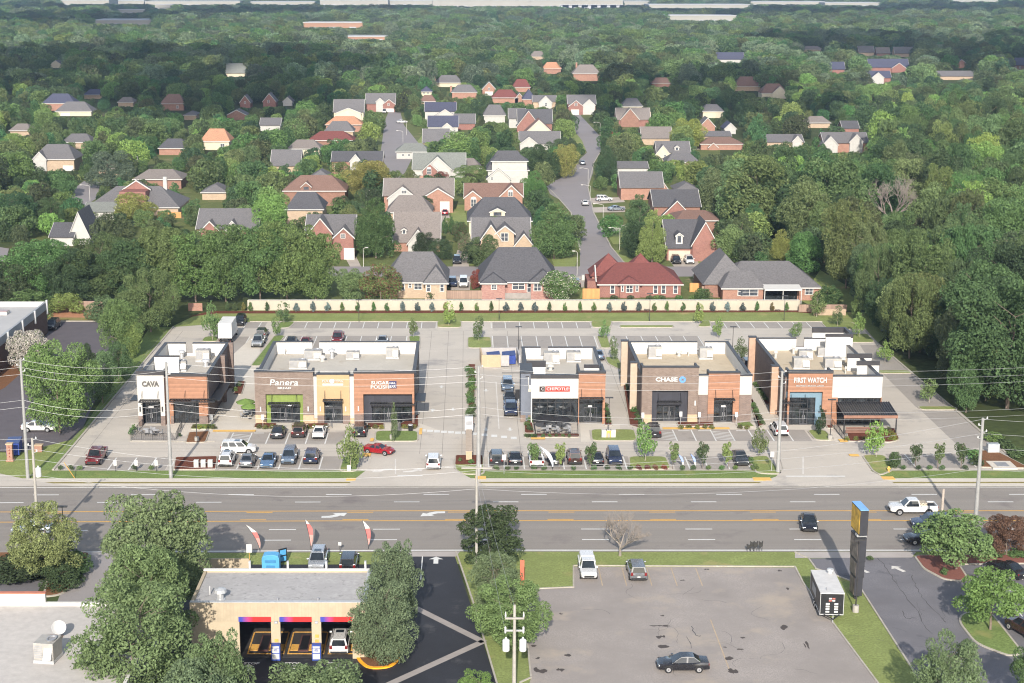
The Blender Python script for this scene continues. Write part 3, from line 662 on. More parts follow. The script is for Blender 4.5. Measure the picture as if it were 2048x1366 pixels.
def rect(pa, pb, pt, pb_, Y):
    r = (pt + pb_) / 2
    return V(pa, r, Y)[0], V(pb, r, Y)[0], Zat(Y, pb_), Zat(Y, pt)
def rx(pa, pb, z, Y): return Xat(pa, Y, z), Xat(pb, Y, z)
class Shop:
    def __init__(s, name, label, base_row, pl, pr, back_row, roof_z, top_z, cat='shop building', side=None, deck=None, group=None):
        s.Y = G(935, base_row)[1]; s.rz, s.top = roof_z, top_z
        s.x0, s.x1 = rx(pl, pr, top_z, s.Y)
        d = ray(935, back_row); t = (top_z - CAMH) / d[2]; s.yb = d[1] * t
        s.root = tag(empty(name, ((s.x0 + s.x1) / 2, s.Y, 0), absolute=True), label, cat, group)
        s.side = side or m_bbrick; s.deck = deck or m_deck
    def part(s, name, mb, m=None, **k): return mb.build(name, m, s.root, **k)
    def shell(s, notch=None, th=.35, front=True, left_top=None, right_top=None):
        x0, x1, y0, y1, rz, tz = s.x0, s.x1, s.Y + .45, s.yb, s.rz, s.top
        b = MB(); b.box(x0 + th, x1 - th, y0, y1 - th, rz - .4, rz, s.deck); s.part('roof', b)
        for nm, bx in (('wall', (x0, x0 + th, y0, y1, 0, left_top or tz)), ('wall', (x1 - th, x1, y0, y1, 0, right_top or tz))):
            b = MB(); b.box(*bx, s.side); s.part(nm, b)
            ins = bx[1] if bx[0] == x0 else bx[0] - .06
            b = MB(); b.box(ins, ins + .06, y0, y1 - th, rz, bx[5] - .02, m_pwhite); s.part('parapet', b)
            b = MB(); b.box(bx[0] - .05, bx[1] + .11, bx[2], bx[3], bx[5], bx[5] + .14, m_coping); s.part('coping', b)
        segs = [(x0 + th, x1 - th, tz)] if not notch else [(x0 + th, notch[0], tz), (notch[0], notch[1], rz + .55), (notch[1], x1 - th, tz)]
        for a, c, t in segs:
            b = MB(); b.box(a, c, y1 - th, y1, 0, t, s.side); s.part('wall', b)
            b = MB(); b.box(a + .002, c - .002, y1 - th - .06, y1 - th, rz, t - .02, m_pwhite); s.part('parapet', b)
            if t == tz:
                b = MB(); b.box(a, c, y1 - th - .12, y1 + .05, t, t + .13, m_coping); s.part('coping', b)
        b = MB(); b.box(x0 + th, x1 - th, y0, y0 + .2, rz, rz + .6, m_pwhite); s.part('parapet', b)
    def section(s, pl, pr, top_row, m, base_row=None, op=None, proud=.0, cop_row=None, base=None, returns=1.5, depth=.5, bottom_row=None):
        """one bay of the front: top at top_row; op = (left, right, top row) of its opening; base = (row, material)"""
        Y = s.Y - proud; top = Zat(Y, top_row)
        x0, x1 = rx(pl, pr, top * .6, Y); zb = 0 if bottom_row is None else Zat(Y, bottom_row)
        b = MB()
        bz = Zat(Y, base[0]) if base else zb
        def col(a, c):
            if base and bz > zb: b.box(a, c, Y - .06, Y + depth, zb, bz, base[1])
            b.box(a, c, Y, Y + depth, max(bz, zb), top, m)
        if op:
            a, c = rx(op[0], op[1], 2, Y); ot = Zat(Y, op[2])
            if a > x0 + .01: col(x0, a)
            if c < x1 - .01: col(c, x1)
            b.box(max(a, x0), min(c, x1), Y, Y + depth, ot, top, m)
        else: col(x0, x1)
        s.part('facade_panel', b)
        ch = max(.16, Zat(Y, top_row) - Zat(Y, cop_row)) if cop_row else .2
        b = MB(); b.box(x0 - .07, x1 + .07, Y - .09, Y + depth + .07, top - ch + .16, top + .16, m_coping); s.part('coping', b)
        if returns:
            for a in (x0, x1 - .3):
                b = MB(); b.box(a, a + .3, Y + depth + .07, Y + depth + returns, s.rz - .05, top, m_coping); s.part('parapet', b)
        return x0, x1, Y, top
    def recess(s, pl, pr, top_row, m, inset_=.55, op=None):
        Y = s.Y + inset_; x0, x1 = rx(pl, pr, 2, s.Y); zt = Zat(s.Y, top_row) + .12
        b = MB()
        if op:
            a, c = rx(op[0], op[1], 2, s.Y); ot = Zat(Y, op[2])
            if a > x0: b.box(x0, a, Y, Y + .2, 0, zt, m)
            if c < x1: b.box(c, x1, Y, Y + .2, 0, zt, m)
            b.box(a, c, Y, Y + .2, ot, zt, m)
        else: b.box(x0, x1, Y, Y + .2, 0, zt, m)
        s.part('recess_panel', b)
    def glazing(s, pl, pr, top_row, n, inset_=.6, door=None, base=0.0, bot=None, transom=2.4, frame=None):
        Y = s.Y + inset_; x0, x1 = rx(pl, pr, 2, Y); zt = Zat(Y, top_row); fm = frame or m_black_m
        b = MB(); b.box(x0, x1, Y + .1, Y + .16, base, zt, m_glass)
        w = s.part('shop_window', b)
        f = MB(); k = max(.05, .06)
        for i in range(n + 1):
            x = x0 + (x1 - x0) * i / n; f.box(x - k, x + k, Y, Y + .099, base, zt, fm)
        for z in [base + .06, zt - .06] + ([transom] if transom and transom < zt - .4 else []):
            for i in range(n): f.box(x0 + (x1 - x0) * i / n + k, x0 + (x1 - x0) * (i + 1) / n - k, Y + .004, Y + .098, z - .06, z + .06, fm)
        f.build('window_frame', None, w)
        for dd in (door or []):
            a, c = rx(dd[0], dd[1], 1, Y); d = MB()
            for u, v in ((a, (a + c) / 2), ((a + c) / 2, c)):
                d.box(u, u + .09, Y - .05, Y - .004, .02, 2.35, m_frame if frame is None else fm); d.box(v - .09, v, Y - .05, Y - .004, .02, 2.35, m_frame if frame is None else fm)
                d.box(u + .09, v - .09, Y - .05, Y - .004, 2.2, 2.35, m_frame if frame is None else fm); d.box(u + .09, v - .09, Y - .05, Y - .004, .02, .28, m_frame if frame is None else fm)
            o = s.part('door', d)
            h = MB(); mid = (a + c) / 2
            for e in (-.16, .16): h.tube((mid + e, Y - .09, .9), (mid + e, Y - .09, 1.5), .025, n=6, m=m_galv)
            h.build('handle', None, o)
    def awning(s, pl, pr, row, out=1.3, th=.16, step=.22, rods=None, slope=0.0, rod_row=None, depth0=0):
        Y = s.Y - depth0; x0, x1 = rx(pl, pr, 3, Y); z = Zat(Y - out * .5, row)
        b = MB()
        for yy in (Y - out, Y - .1): b.box(x0, x1, yy, yy + .08, z - th, z, m_black_m)
        for x in (x0, x1 - .07): b.box(x, x + .07, Y - out + .08, Y - .1, z - th, z, m_black_m)
        n = int((x1 - x0) / step)
        for i in range(1, n): x = x0 + (x1 - x0) * i / n; b.box(x - .035, x + .035, Y - out + .08, Y - .1, z - th * .8, z - .01, m_black_m)
        o = s.part('awning', b)
        if rods:
            for p in rods:
                r = MB(); x = Xat(p, Y, 4); r.tube((x, Y - out + .1, z), (x, Y - .01, Zat(Y, rod_row)), .03, n=5, m=m_black_m)
                r.build('tie_rod', None, o)
    def lamp(s, px, row, proud=0.0, m=None):
        Y = s.Y - proud; x, z = V(px, row, Y); b = MB()
        b.box(x - .09, x + .09, Y - .16, Y - .002, z - .35, z + .35, m or m_offw); s.part('wall_lamp', b)
    def letters(s, txt, px, row, hpx, wpx, m, proud=0, name='sign', **k):
        Y = s.Y - proud; x, z = V(px, row, Y)
        sc = mpp(Y, z)
        return text_mesh(txt, hpx * sc * 1.38, .05, name, m, s.root, (x, Y - .10, z), width=wpx * sc, **k)
    def board(s, pl, pr, pt, pb, m, proud=0, th=.08, name='sign'):
        Y = s.Y - proud; x0, x1, z0, z1 = rect(pl, pr, pt, pb, Y)
        b = MB(); b.box(x0, x1, Y - th, Y - .003, z0, z1, m); return s.part(name, b)
    def pilaster(s, px, row_top, y, m=m_tanmetal, w=.9, d=1.0, top=None):
        top = top or s.top + .25
        b = MB(); b.box(s.x0 - d, s.x0 - .002, y, y + w, 0, top, m); s.part('pilaster', b)
        b = MB(); b.box(s.x0 - d - .06, s.x0 + .2, y - .06, y + w + .06, top, top + .15, m_coping); s.part('coping', b)

# ---- white tower and timber front (west end)
A = Shop('restaurant', 'small restaurant with white tower and orange timber front at west end', 848, 275, 414.5, 686, 5.1, 7.1, side=m_gbrick)
A.shell((rx(372, 386, 7, A.yb)[0], rx(372, 386, 7, A.yb)[1]))
x0, x1, Yt, tt = A.section(274.8, 328.5, 744.3, m_eifs, op=(285, 321.5, 803), proud=1.0, cop_row=752.5, base=(832, m_gbrick), returns=3.0)
A.section(328.5, 340, 752, m_wood, base=(832, m_wood), returns=0)
A.section(340, 414.5, 749.5, m_wood, op=(347, 398, 800), cop_row=755, base=(832, m_gbrick), returns=0)
A.glazing(285, 321.5, 803, 3, .2, [(292, 314)]); A.glazing(347, 398, 800, 5, .5)
A.awning(281, 320, 801, 1.4, rods=[285, 317], rod_row=782, depth0=1.0); A.awning(341, 433, 800, 1.7, rods=[371, 409], rod_row=781)
A.letters('CAVA', 301, 768, 10.2, 34, M('sign_grey', (.085, .08, .075), .6), 1.0, bold=.04)
A.lamp(280.5, 818, 1.0, m_black_m); A.lamp(325, 818, 1.0, m_black_m); A.lamp(406.5, 816, 0, m_wood)
A.board(297, 308, 811, 815, m_signw, .02); b = MB(); b.box(A.x0 - 1.6, A.x0 - .002, A.Y + 1.5, A.Y + 4.5, 3.0, 3.15, m_black_m); A.part('awning', b)
b = MB(); b.box(A.x1 + .002, A.x1 + 1.6, A.Y + .8, A.Y + 11, 3.2, 3.36, m_black_m); A.part('awning', b)
for yy in (A.Y + 12, A.Y + 20.5):
    b = MB(); b.box(A.x1 + .002, A.x1 + .75, yy, yy + .8, 0, A.top + .2, m_gbrick); A.part('pilaster', b)
b = MB(); b.box(A.x0 + .5, A.x0 + 4.2, A.Y + 10, A.Y + 10.3, A.rz, A.top + .5, m_pwhite); A.part('parapet', b)
b = MB(); b.box(A.x0 + .4, A.x0 + 4.3, A.Y + 9.95, A.Y + 10.35, A.top + .5, A.top + .68, m_coping); A.part('coping', b)

# ---- long building of three shops
B = Shop('shop_row', 'long three-shop building with brown brick, tan and orange timber fronts', 847, 510, 829, 683.5, 5.1, 7.0, side=m_dk)
B.shell((rx(625, 639, 7, B.yb)[0], rx(625, 639, 7, B.yb)[1]))
B.section(509.7, 626.6, 744, m_bbrick, op=(532, 606.3, 788.5), proud=.3, cop_row=746.5, base=(830, m_tanstone), returns=2.2)
B.section(626.6, 634, 752, m_eifs, base=(836, m_tanstone), returns=0); B.section(699, 708, 752, m_eifs, base=(836, m_tanstone), returns=0)
B.section(634, 699, 749, m_tan, op=(648.5, 685.5, 801), proud=.3, cop_row=751.5, base=(831, m_gbrick), returns=1.8)
B.section(708, 828.5, 745, m_wood, op=(727, 824.5, 788.5), proud=.3, cop_row=749, base=(829, m_gbrick), returns=2.2)
B.recess(532, 606.3, 788.5, m_green, .35, (541, 599.5, 808)); B.glazing(541, 599.5, 808, 4, .45, [(561, 583)])
B.glazing(648.5, 685.5, 801, 2, .2, [(650, 684)]); B.recess(727, 824.5, 788.5, m_dk, .5, (743.5, 824, 812)); B.glazing(743.5, 824, 812, 4, .6, [(768, 786)])
B.awning(537, 600, 806, 1.2, rods=[544, 593], rod_row=789); B.awning(646.5, 686.5, 799.5, 1.1, rods=[650, 682], rod_row=781, depth0=.3); B.awning(741, 832, 806, 1.2)
for p, r in ((521.5, 818), (616.5, 817.5), (641, 817.5), (691.5, 817.5), (717, 817)): B.lamp(p, r, .3, m_signw)
B.letters('Panera', 568, 765, 12.5, 57, m_signw, .3, bold=.014, shear=.15); B.letters('BREAD', 569, 776, 4.2, 27, m_signw, .3, bold=.01)
B.board(645, 686.5, 767, 770.8, m_signw, .3); B.letters('PURE', 653, 762.5, 5.0, 17, m_signw, .3); B.letters('TOWN', 677.5, 762.5, 5.0, 18, m_signw, .3)
b = MB(); xx, zz = V(664, 762, B.Y - .3); b.lathe([(0, 0), (.34, 0), (.34, .06), (0, .06)], n=16, m=m_signw); o = B.part('sign', b); o.data.transform(Matrix.Translation((xx, B.Y - .36, zz)) @ Matrix.Rotation(math.pi / 2, 4, 'X'))
B.letters('SUGAR', 760.5, 765.5, 6.6, 36, m_signw, .3, bold=.016); B.letters('POLISH', 760, 774, 6.4, 37, m_signw, .3, bold=.016)
B.board(778, 793, 762, 776.5, M('sign_navy', (.03, .03, .09), .5), .3); B.letters('NAIL', 785.5, 766, 4.4, 12.5, m_signw, .3, bold=.01); B.letters('BAR', 785.5, 773, 4.4, 12.5, m_signw, .3, bold=.01)
b = MB(); b.box(B.x1 + .002, B.x1 + 1.5, B.Y + 1, B.Y + 5.5, 3.0, 3.14, m_black_m); B.part('awning', b)
b = MB(); b.box(B.x1 - 3.0, B.x1 - .45, B.Y + 3.4, B.Y + 3.7, B.rz, B.top + .1, m_pwhite); B.part('parapet', b)

# ---- drive-through grill
C_ = Shop('grill_restaurant', 'drive-through restaurant with white panel, orange timber and glass front', 846.5, 1052, 1210.5, 694.5, 5.0, 6.8, side=m_slate)
C_.shell((rx(1081, 1096, 7, C_.yb)[0], rx(1081, 1096, 7, C_.yb)[1]))
C_.section(1062, 1157, 752, m_eifs, op=(1064, 1157, 797), proud=.3, cop_row=759, returns=1.5)
C_.section(1157, 1210.5, 745, m_wood, op=(1158, 1205, 797), proud=.5, cop_row=749, returns=5.0)
C_.glazing(1064, 1157, 797, 6, .3, transom=3.0); C_.glazing(1158, 1205, 797, 3, .3, [(1167, 1194)], transom=2.9)
C_.awning(1158, 1206, 796, 1.2, rods=[1162.5, 1203], rod_row=778, depth0=.5)
b = MB(); b.box(C_.x0 - .7, C_.x0 + 1.0, C_.Y + .5, C_.Y + 6.2, 1.1, 7.3, m_slate); b.box(C_.x0 - .75, C_.x0 + 1.0, C_.Y + .48, C_.Y + 6.22, 0, 1.1, m_bbrick); C_.part('tower', b)
b = MB(); b.box(C_.x0 - .78, C_.x0 + 1.08, C_.Y + .45, C_.Y + 6.3, 7.3, 7.48, m_coping); C_.part('coping', b)
b = MB(); b.box(C_.x0 + .4, C_.x0 + 3.2, C_.Y + 8.2, C_.Y + 8.5, C_.rz, C_.top + .35, m_pwhite); b.box(C_.x0 + .35, C_.x0 + 3.25, C_.Y + 8.15, C_.Y + 8.55, C_.top - .4, C_.top + .5, m_coping); C_.part('parapet', b)
b = MB(); b.box(C_.x1 - 2.6, C_.x1 - .45, C_.Y + 5.9, C_.Y + 6.1, C_.rz, C_.top, m_pwhite); b.box(C_.x1 - 2.65, C_.x1 - .4, C_.Y + 5.85, C_.Y + 6.15, C_.top, C_.top + .5, m_coping); C_.part('parapet', b)
C_.board(1090.5, 1139.5, 772.5, 783, M('sign_red', (.42, .035, .025), .5), .3); C_.board(1079, 1089.5, 772.5, 783, M('sign_brown', (.035, .02, .017), .5), .3)
C_.letters('CHIPOTLE', 1115, 777.8, 5.6, 44, m_signw, .38, bold=.006); C_.letters('C', 1085, 777.8, 6, 5, m_signw, .38)
C_.board(1176, 1184, 810.5, 814, m_signw, -.25)

# ---- bank
D = Shop('bank', 'bank with brown brick front, dark recessed entrance and orange timber bay', 844.5, 1284, 1503, 683.5, 5.1, 7.0, side=m_gbrick, deck=m_decktan)
D.shell((rx(1394, 1409, 7, D.yb)[0], rx(1394, 1409, 7, D.yb)[1]))
D.section(1284, 1396.5, 735, m_bbrick, op=(1303.5, 1375.5, 781.5), proud=.3, cop_row=737.5, base=(829, m_tanstone), returns=2.5)
D.section(1396.5, 1416.5, 751.5, m_eifs, base=(789.5, m_gbrick), returns=0); D.section(1479, 1503, 751.5, m_eifs, base=(789.5, m_gbrick), returns=0)
D.section(1416.5, 1479, 746, m_wood, op=(1427.5, 1465.5, 798), proud=.3, cop_row=749, base=(828, m_gbrick), returns=1.8)
D.recess(1303.5, 1375.5, 781.5, m_dk, .45, (1313.5, 1359, 810)); D.glazing(1313.5, 1359, 810, 4, .55, [(1326, 1350)]); D.glazing(1427.5, 1465.5, 798, 3, .2, [(1441, 1453)])
D.awning(1314, 1362, 803, 1.2, rods=[1316, 1361], rod_row=785); D.awning(1427.5, 1468, 798, 1.2, rods=[1430.5, 1464.5], rod_row=780, depth0=.3)
D.letters('CHASE', 1333, 759, 8.2, 44, m_signw, .3, bold=.03)
xx, zz = V(1365, 759, D.Y - .3); b = MB(); m_bkb = M('sign_blue', (.10, .24, .50), .5)
for k in range(4):
    c, s_ = math.cos(k * math.pi / 2), math.sin(k * math.pi / 2); p = [(-.18, .46), (.2, .46), (.46, .2), (.46, .16), (-.18, .16)]
    b.wallprism([(xx + a * c - e * s_, zz + a * s_ + e * c) for a, e in p], D.Y - .4, D.Y - .32, m_bkb)
D.part('sign', b)
D.board(1442, 1451, 810.5, 814, m_signw, -.15); D.lamp(1390, 806, .3, m_signw)
D.pilaster(0, 0, D.Y + 6.5); D.pilaster(0, 0, D.yb - 1.0)
# ---- breakfast restaurant
E = Shop('breakfast_restaurant', 'restaurant with orange timber front, blue entrance and covered patio at east end', 849, 1572, 1765, 676.5, 5.0, 6.9, side=m_gbrick, deck=m_decktan)
E.shell((rx(1592, 1608, 7, E.yb)[0], rx(1592, 1608, 7, E.yb)[1]))
E.section(1576, 1664, 743.5, m_wood, op=(1578, 1643.5, 784), proud=.9, cop_row=749, base=(829, m_gbrick), returns=2.2)
E.section(1664, 1763.5, 753, m_eifs, op=(1674, 1760, 796), proud=.1, cop_row=755, base=(795, m_wood), returns=0)
E.recess(1571, 1643.5, 784, m_blue, -.3, (1571, 1629, 795)); E.glazing(1571, 1629, 795, 4, -.2, [(1598, 1614)]); E.glazing(1674, 1760, 796, 6, .3)
E.awning(1563, 1608, 803, 1.4, rods=[1582, 1610], rod_row=789, depth0=.6)
E.letters('FIRST WATCH', 1620.5, 760.5, 10.5, 65, m_signw, .9, bold=.022); E.letters('BREAKFAST. BRUNCH. LUNCH.', 1620, 771.5, 3.0, 56, m_signw, .9)
b = MB(); xa, xb = rx(1672, 1760, 3, E.Y); z1 = 3.4; z0 = 2.75; yo = E.Y - 5.2
b.face([(xa, E.Y - .1, z1), (xa, yo, z0), (xb + 1.2, yo, z0), (xb + 1.2, E.Y - .1, z1)], m_black_m); b.face([(xa, E.Y - .1, z1 - .08), (xb + 1.2, E.Y - .1, z1 - .08), (xb + 1.2, yo, z0 - .08), (xa, yo, z0 - .08)], m_black_m)
n = 22
for i in range(n + 1):
    x = xa + (xb + 1.2 - xa) * i / n
    b.mesh([(x - .06, E.Y - .1, z1), (x + .06, E.Y - .1, z1), (x + .06, yo, z0), (x - .06, yo, z0), (x - .06, E.Y - .1, z1 + .09), (x + .06, E.Y - .1, z1 + .09), (x + .06, yo, z0 + .09), (x - .06, yo, z0 + .09)], [(4, 7, 6, 5), (0, 4, 5, 1), (1, 5, 6, 2), (2, 6, 7, 3), (3, 7, 4, 0)], m_coping)
b.box(xa - .05, xb + 1.25, yo - .12, yo - .003, z0 - .35, z0 + .06, M('timber_fascia', (.21, .11, .075), .7))
pr_ = E.part('patio_roof', b)
for x in (xa + .1, (xa + xb) / 2 + .6, xb + 1.1):
    p = MB(); p.box(x - .08, x + .08, yo + .02, yo + .18, 0, z0 - .36, m_black_m); p.build('post', None, E.root)
b = MB(); yy = yo - .1
for k in range(5): b.box(xa + .3, xb - 2.6, yy, yy + .05, .25 + k * .18, .38 + k * .18, M('timber_rail', (.17, .09, .065), .7))
b.box(xa + .3, xb + 1.2, yo - .04, yo - .0, .9, .96, m_black_m); E.part('patio_screen', b)
E.pilaster(0, 0, E.Y + 5.5, m=M('orange_beige_metal', (.36, .235, .165), .75), top=E.top + .35); E.pilaster(0, 0, E.yb - 1.2, m=MATS['orange_beige_metal'], top=E.top + .35)
b = MB(); xa, xb = rx(1624, 1690, 7.5, E.yb); yb = E.yb; z0, z1 = E.top + .15, E.top + 1.7
b.box(xa, xb, yb - .35, yb, z0, z1, m_pwhite); b.box(xb - .3, xb, yb - 5.2, yb - .36, E.rz, z1, m_pwhite); b.box(xa - .05, xb + .05, yb - .42, yb + .05, z1 - .7, z1 + .15, m_coping); b.box(xb - .36, xb + .06, yb - 5.26, yb - .43, z1 - .5, z1 + .15, m_coping)
b.box(xb - 4.2, xb - .31, yb - 5.2, yb - 4.9, E.rz, z1 - .3, m_pwhite); b.box(xb - 4.25, xb - .37, yb - 5.27, yb - 4.86, z1 - .3, z1 + .14, m_coping); E.part('parapet', b)
for px, row, w in ((1718, 742, 4.0), (1735, 757, 3.6)):
    g = G(px, row, E.rz); b = MB(); b.box(g[0] - w * .45, g[0] + w * .45, g[1], g[1] + .3, E.rz, E.top + .1, m_pwhite); b.box(g[0] - w * .47, g[0] + w * .47, g[1] - .05, g[1] + .35, E.top + .1, E.top + .75, m_coping); E.part('parapet', b)

# ---- roof-top plant: each unit stands on a roof
def make_unit():
    r = empty('rooftop_air_unit')
    b = MB(); b.box(-1.2, 1.2, -.8, .8, .25, 1.55, M('unit_casing', (.30, .285, .26), .6, .12, 2)); b.build('casing', None, r, bevel=.03)
    b = MB(); b.box(-1.25, 1.25, -.85, .85, 0, .25, m_galv); b.build('curb', None, r)
    b = MB(); b.lathe([(.5, 0), (.55, .12), (.42, .12), (.40, .02)], (.55, 0, 1.56), 14, m_grey_m); b.build('fan_ring', None, r)
    b = MB()
    for k in range(7): b.box(-1.1, -.1, -.83, -.803, .45 + k * .14, .52 + k * .14, m_grey_m)
    b.build('louvre_panel', None, r)
    b = MB(); b.sideprism([(-.8, .4), (-1.2, .45), (-.8, 1.2)], .15, 1.1, m_galv); b.build('air_hood', None, r)
    return r
unit = make_unit(); unit_tree = tree_of(unit); first_unit = True
def rtu(px, row, z, s=(1, 1, 1), rz=0, label=''):
    global first_unit
    o = unit if first_unit else dup(unit, unit_tree); first_unit = False
    o.location = G(px, row, z + .01); o.scale = s; o.rotation_euler = (0, 0, rz)
    tag(o, label, 'air unit', 'air conditioning units on the shop roofs')
for a in ((361, 741, 5.1, (.8, .8, 1), 0, 'beige air unit on the small west restaurant roof near its front'), (407, 722, 5.1, (.9, 1, 1.2), 0, 'tall grey air unit on the small west restaurant roof near its right wall'),
          (597, 736, 5.1, (1.1, 1.0, .85), 0, 'front air unit on the left part of the long roof'), (627, 718, 5.1, (1.15, 1.2, .95), 0, 'grey box air unit behind another on the left of the long roof'), (706, 717, 5.1, (.85, .9, .75), 0, 'low air unit at the middle of the long roof'), (785, 716, 5.1, (.8, .8, 1.1), 0, 'cream upright air unit at the right end of the long roof'),
          (1103, 725, 5.0, (1.0, 1.2, 1.1), 0, 'left grey air unit on the drive-through restaurant roof'), (1147, 722, 5.0, (.9, 1.1, 1), 0, 'right grey air unit on the drive-through restaurant roof'),
          (1309, 716, 5.1, (.85, .9, 1.25), 0, 'left cream air unit on the bank roof'), (1411, 717, 5.1, (.85, .9, 1.15), 0, 'right cream air unit on the bank roof'),
          (1610, 717, 5.0, (.9, .9, .9), 0, 'rear dark air unit on the breakfast restaurant roof'), (1601, 736, 5.0, (1.0, 1.0, 1.1), 0, 'front left air unit on the breakfast restaurant roof'), (1664, 737, 5.0, (1.05, 1.0, 1.1), 0, 'front right air unit on the breakfast restaurant roof'), (1660, 712, 5.0, (1.7, .8, .9), 0, 'wide grey air unit at the back of the breakfast restaurant roof')): rtu(*a)
def roof_vent(px, row, z, h, r, m, label, cap=True):
    b = MB(); b.lathe([(r * 1.5, 0), (r * 1.5, .08), (r, .1), (r, h), (r * 1.9, h), (r * 1.7, h + .3), (r * .5, h + .45)] if cap else [(r, 0), (r, h)], n=10, m=m)
    o = b.build('roof_vent', None, at=G(px, row, z + .01)); tag(o, label, 'roof vent', 'vents on the shop roofs')
for a in ((412, 733, 5.1, .8, .35, m_galv, 'silver exhaust vent on the small west roof beside its air unit'), (364, 716, 5.1, .9, .28, m_galv, 'exhaust vent near the back of the small west roof'), (645, 722, 5.1, .5, .3, m_offw, 'white vent right of the grey box unit on the long roof'), (664, 716, 5.1, 1.1, .3, m_galv, 'round exhaust vent at the middle of the long roof'), (570, 710, 5.1, .7, .08, m_offw, 'thin white pipe at the left end of the long roof'),
          (1358, 712, 5.1, .5, .25, m_offw, 'white vent at the middle of the bank roof'), (1377, 712, 5.1, .6, .08, m_offw, 'thin pipe at the middle of the bank roof'), (1101, 741, 5.0, .6, .3, m_offw, 'white vent in front of the left unit on the drive-through roof'),
          (1551, 716, 5.0, .8, .2, m_offw, 'white vent by the left wall of the breakfast restaurant roof'), (1587, 708, 5.0, 1.0, .2, m_offw, 'tall white vent at the back of the breakfast restaurant roof'), (1686, 727, 5.0, .6, .25, m_offw, 'white vent right of the front units on the breakfast restaurant roof'), (1691, 747, 5.0, .7, .09, m_offw, 'thin white pipe at the front of the breakfast restaurant roof')): roof_vent(*a)

# ---- quick oil-change garage
m_cream = bands('cream_ribbed_metal', (.42, .34, .235), (.34, .27, .185), .32, .7, 'x', .03, .1)
m_creamw = M('cream_wall', (.40, .325, .225), .85, .05, .8, fine=(6, .96))
m_groof = M('grey_roof_felt', (.35, .335, .325), .85, .14, .3, fine=(2.5, .88), stain=((.20, .19, .185), 1.1, .58))
yf = G(935, 1318)[1]; zt = Zat(yf, 1205); d = ray(935, 1139); yb = d[1] * (zt - CAMH) / d[2]
x0, x1 = rx(382, 733, 3, yf)
Q = tag(empty('oil_change_garage', ((x0 + x1) / 2, yf, 0), absolute=True), 'cream three-bay oil change garage with red banners over its bays', 'garage')
bays = [rx(480, 543, 1.5, yf), rx(561.5, 624, 1.5, yf), rx(643, 705, 1.5, yf)]; bt = Zat(yf, 1243)
rib = Zat(yf, 1242)
b = MB(); e = x0
for a, c in bays: b.box(e, a, yf, yf + .3, 0, rib, m_creamw); b.box(a, c, yf, yf + .3, bt, rib, m_creamw); e = c
b.box(e, x1, yf, yf + .3, 0, rib, m_creamw); b.build('front_wall', None, Q)
b = MB(); b.box(x0 - .04, x1 + .04, yf - .06, yf + .3, rib, zt, m_cream); b.build('ribbed_fascia', None, Q)
b = MB(); b.box(x0 + .001, x0 + .3, yf + .3, yb - .3, 0, zt, m_creamw); b.build('wall', None, Q)
b = MB(); b.box(x1 - .3, x1, yf + .3, yb - .3, 0, zt, m_creamw); b.build('wall', None, Q)
b = MB(); b.box(x0, x1, yb - .3, yb, 0, zt, m_creamw); b.build('wall', None, Q)
b = MB(); b.box(x0 + .3, x1 - .3, yf + .3, yb - .3, zt - .45, zt - .2, m_groof); b.build('roof', None, Q)
b = MB(); b.box(x0 - .05, x1 + .05, yb - .35, yb + .05, zt, zt + .12, m_pwhite); b.box(x1 - .35, x1 + .05, yf, yb - .35, zt, zt + .1, m_galv); b.box(x0, x1 - .35, yf - .06, yf + .3, zt, zt + .08, m_galv); b.build('coping', None, Q)
b = MB()
for px in (500, 576, 653, 731):
    g = V(px, 1135, yb); b.box(g[0] - .1, g[0] + .1, yb - .2, yb + .12, zt - .6, zt + .9, m_galv)
b.build('downpipe', None, Q)
b = MB(); b.box(x0 + .3, x1 - .3, yf + .3, yb - .3, .035, .06, M('oily_floor', (.05, .046, .044), .5, .3, 1.5)); b.build('floor', None, Q)
m_ylw = M('safety_yellow', (.55, .30, .07), .6, .2, 3); m_pit = M('pit_red_brown', (.10, .045, .04), .6, .4, 3)
for i, (a, c) in enumerate(bays):
    w = c - a; bn = MB(); za, zb = Zat(yf - .1, 1234), Zat(yf - .1, 1243.5)
    nt_m = bpy.data.materials.get('banner_blend')
    if nt_m is None:      # printed banner: blue end running into red
        nt_m, nt, out = nodes_of('banner_blend'); pb = principled(nt, out, .6); tc = N(nt, 'ShaderNodeTexCoord'); sp = N(nt, 'ShaderNodeSeparateXYZ'); nt.links.new(tc.outputs['Generated'], sp.inputs[0])
        cr_ = N(nt, 'ShaderNodeValToRGB'); el = cr_.color_ramp.elements; el[0].color = (.04, .05, .30, 1); el[0].position = .1; el[1].color = (.62, .02, .02, 1); el[1].position = .45
        nt.links.new(sp.outputs[0], cr_.inputs[0]); nt.links.new(cr_.outputs[0], pb.inputs['Base Color'])
    bn.box(a - .05, c + .03, yf - .12, yf - .062, zb, za, nt_m); bo = bn.build('bay_banner', None, Q)
    t = text_mesh(str(i + 1), .42, .01, 'numeral', m_signw, None, (a + .28, yf - .135, (za + zb) / 2), bold=.01); t.parent = bo; t.matrix_parent_inverse = Matrix.Translation(-Vector(Q.location))
    p = MB(); y0, y1 = yf + 1.0, yf + 6.2; xa, xb = a + w * .16, c + w * .35
    for u in (xa, xb - .14): p.box(u, u + .14, y0, y1, .062, .10, m_ylw)
    for v in (y0, y1): p.box(xa + .14, xb - .14, v, v + .14, .062, .10, m_ylw)
    p.box(xa + .2, xb - .2, y0 + .8, y0 + 2.2, .062, .12, m_ylw)
    p.box(a + w * .48, a + w * .82, y0 + .6, y1 - .8, .064, .16, m_pit); p.box(a + w * .52, a + w * .78, y0 + .8, y1 - 1.0, .162, .18, m_black_m)
    p.build('service_pit', None, Q)
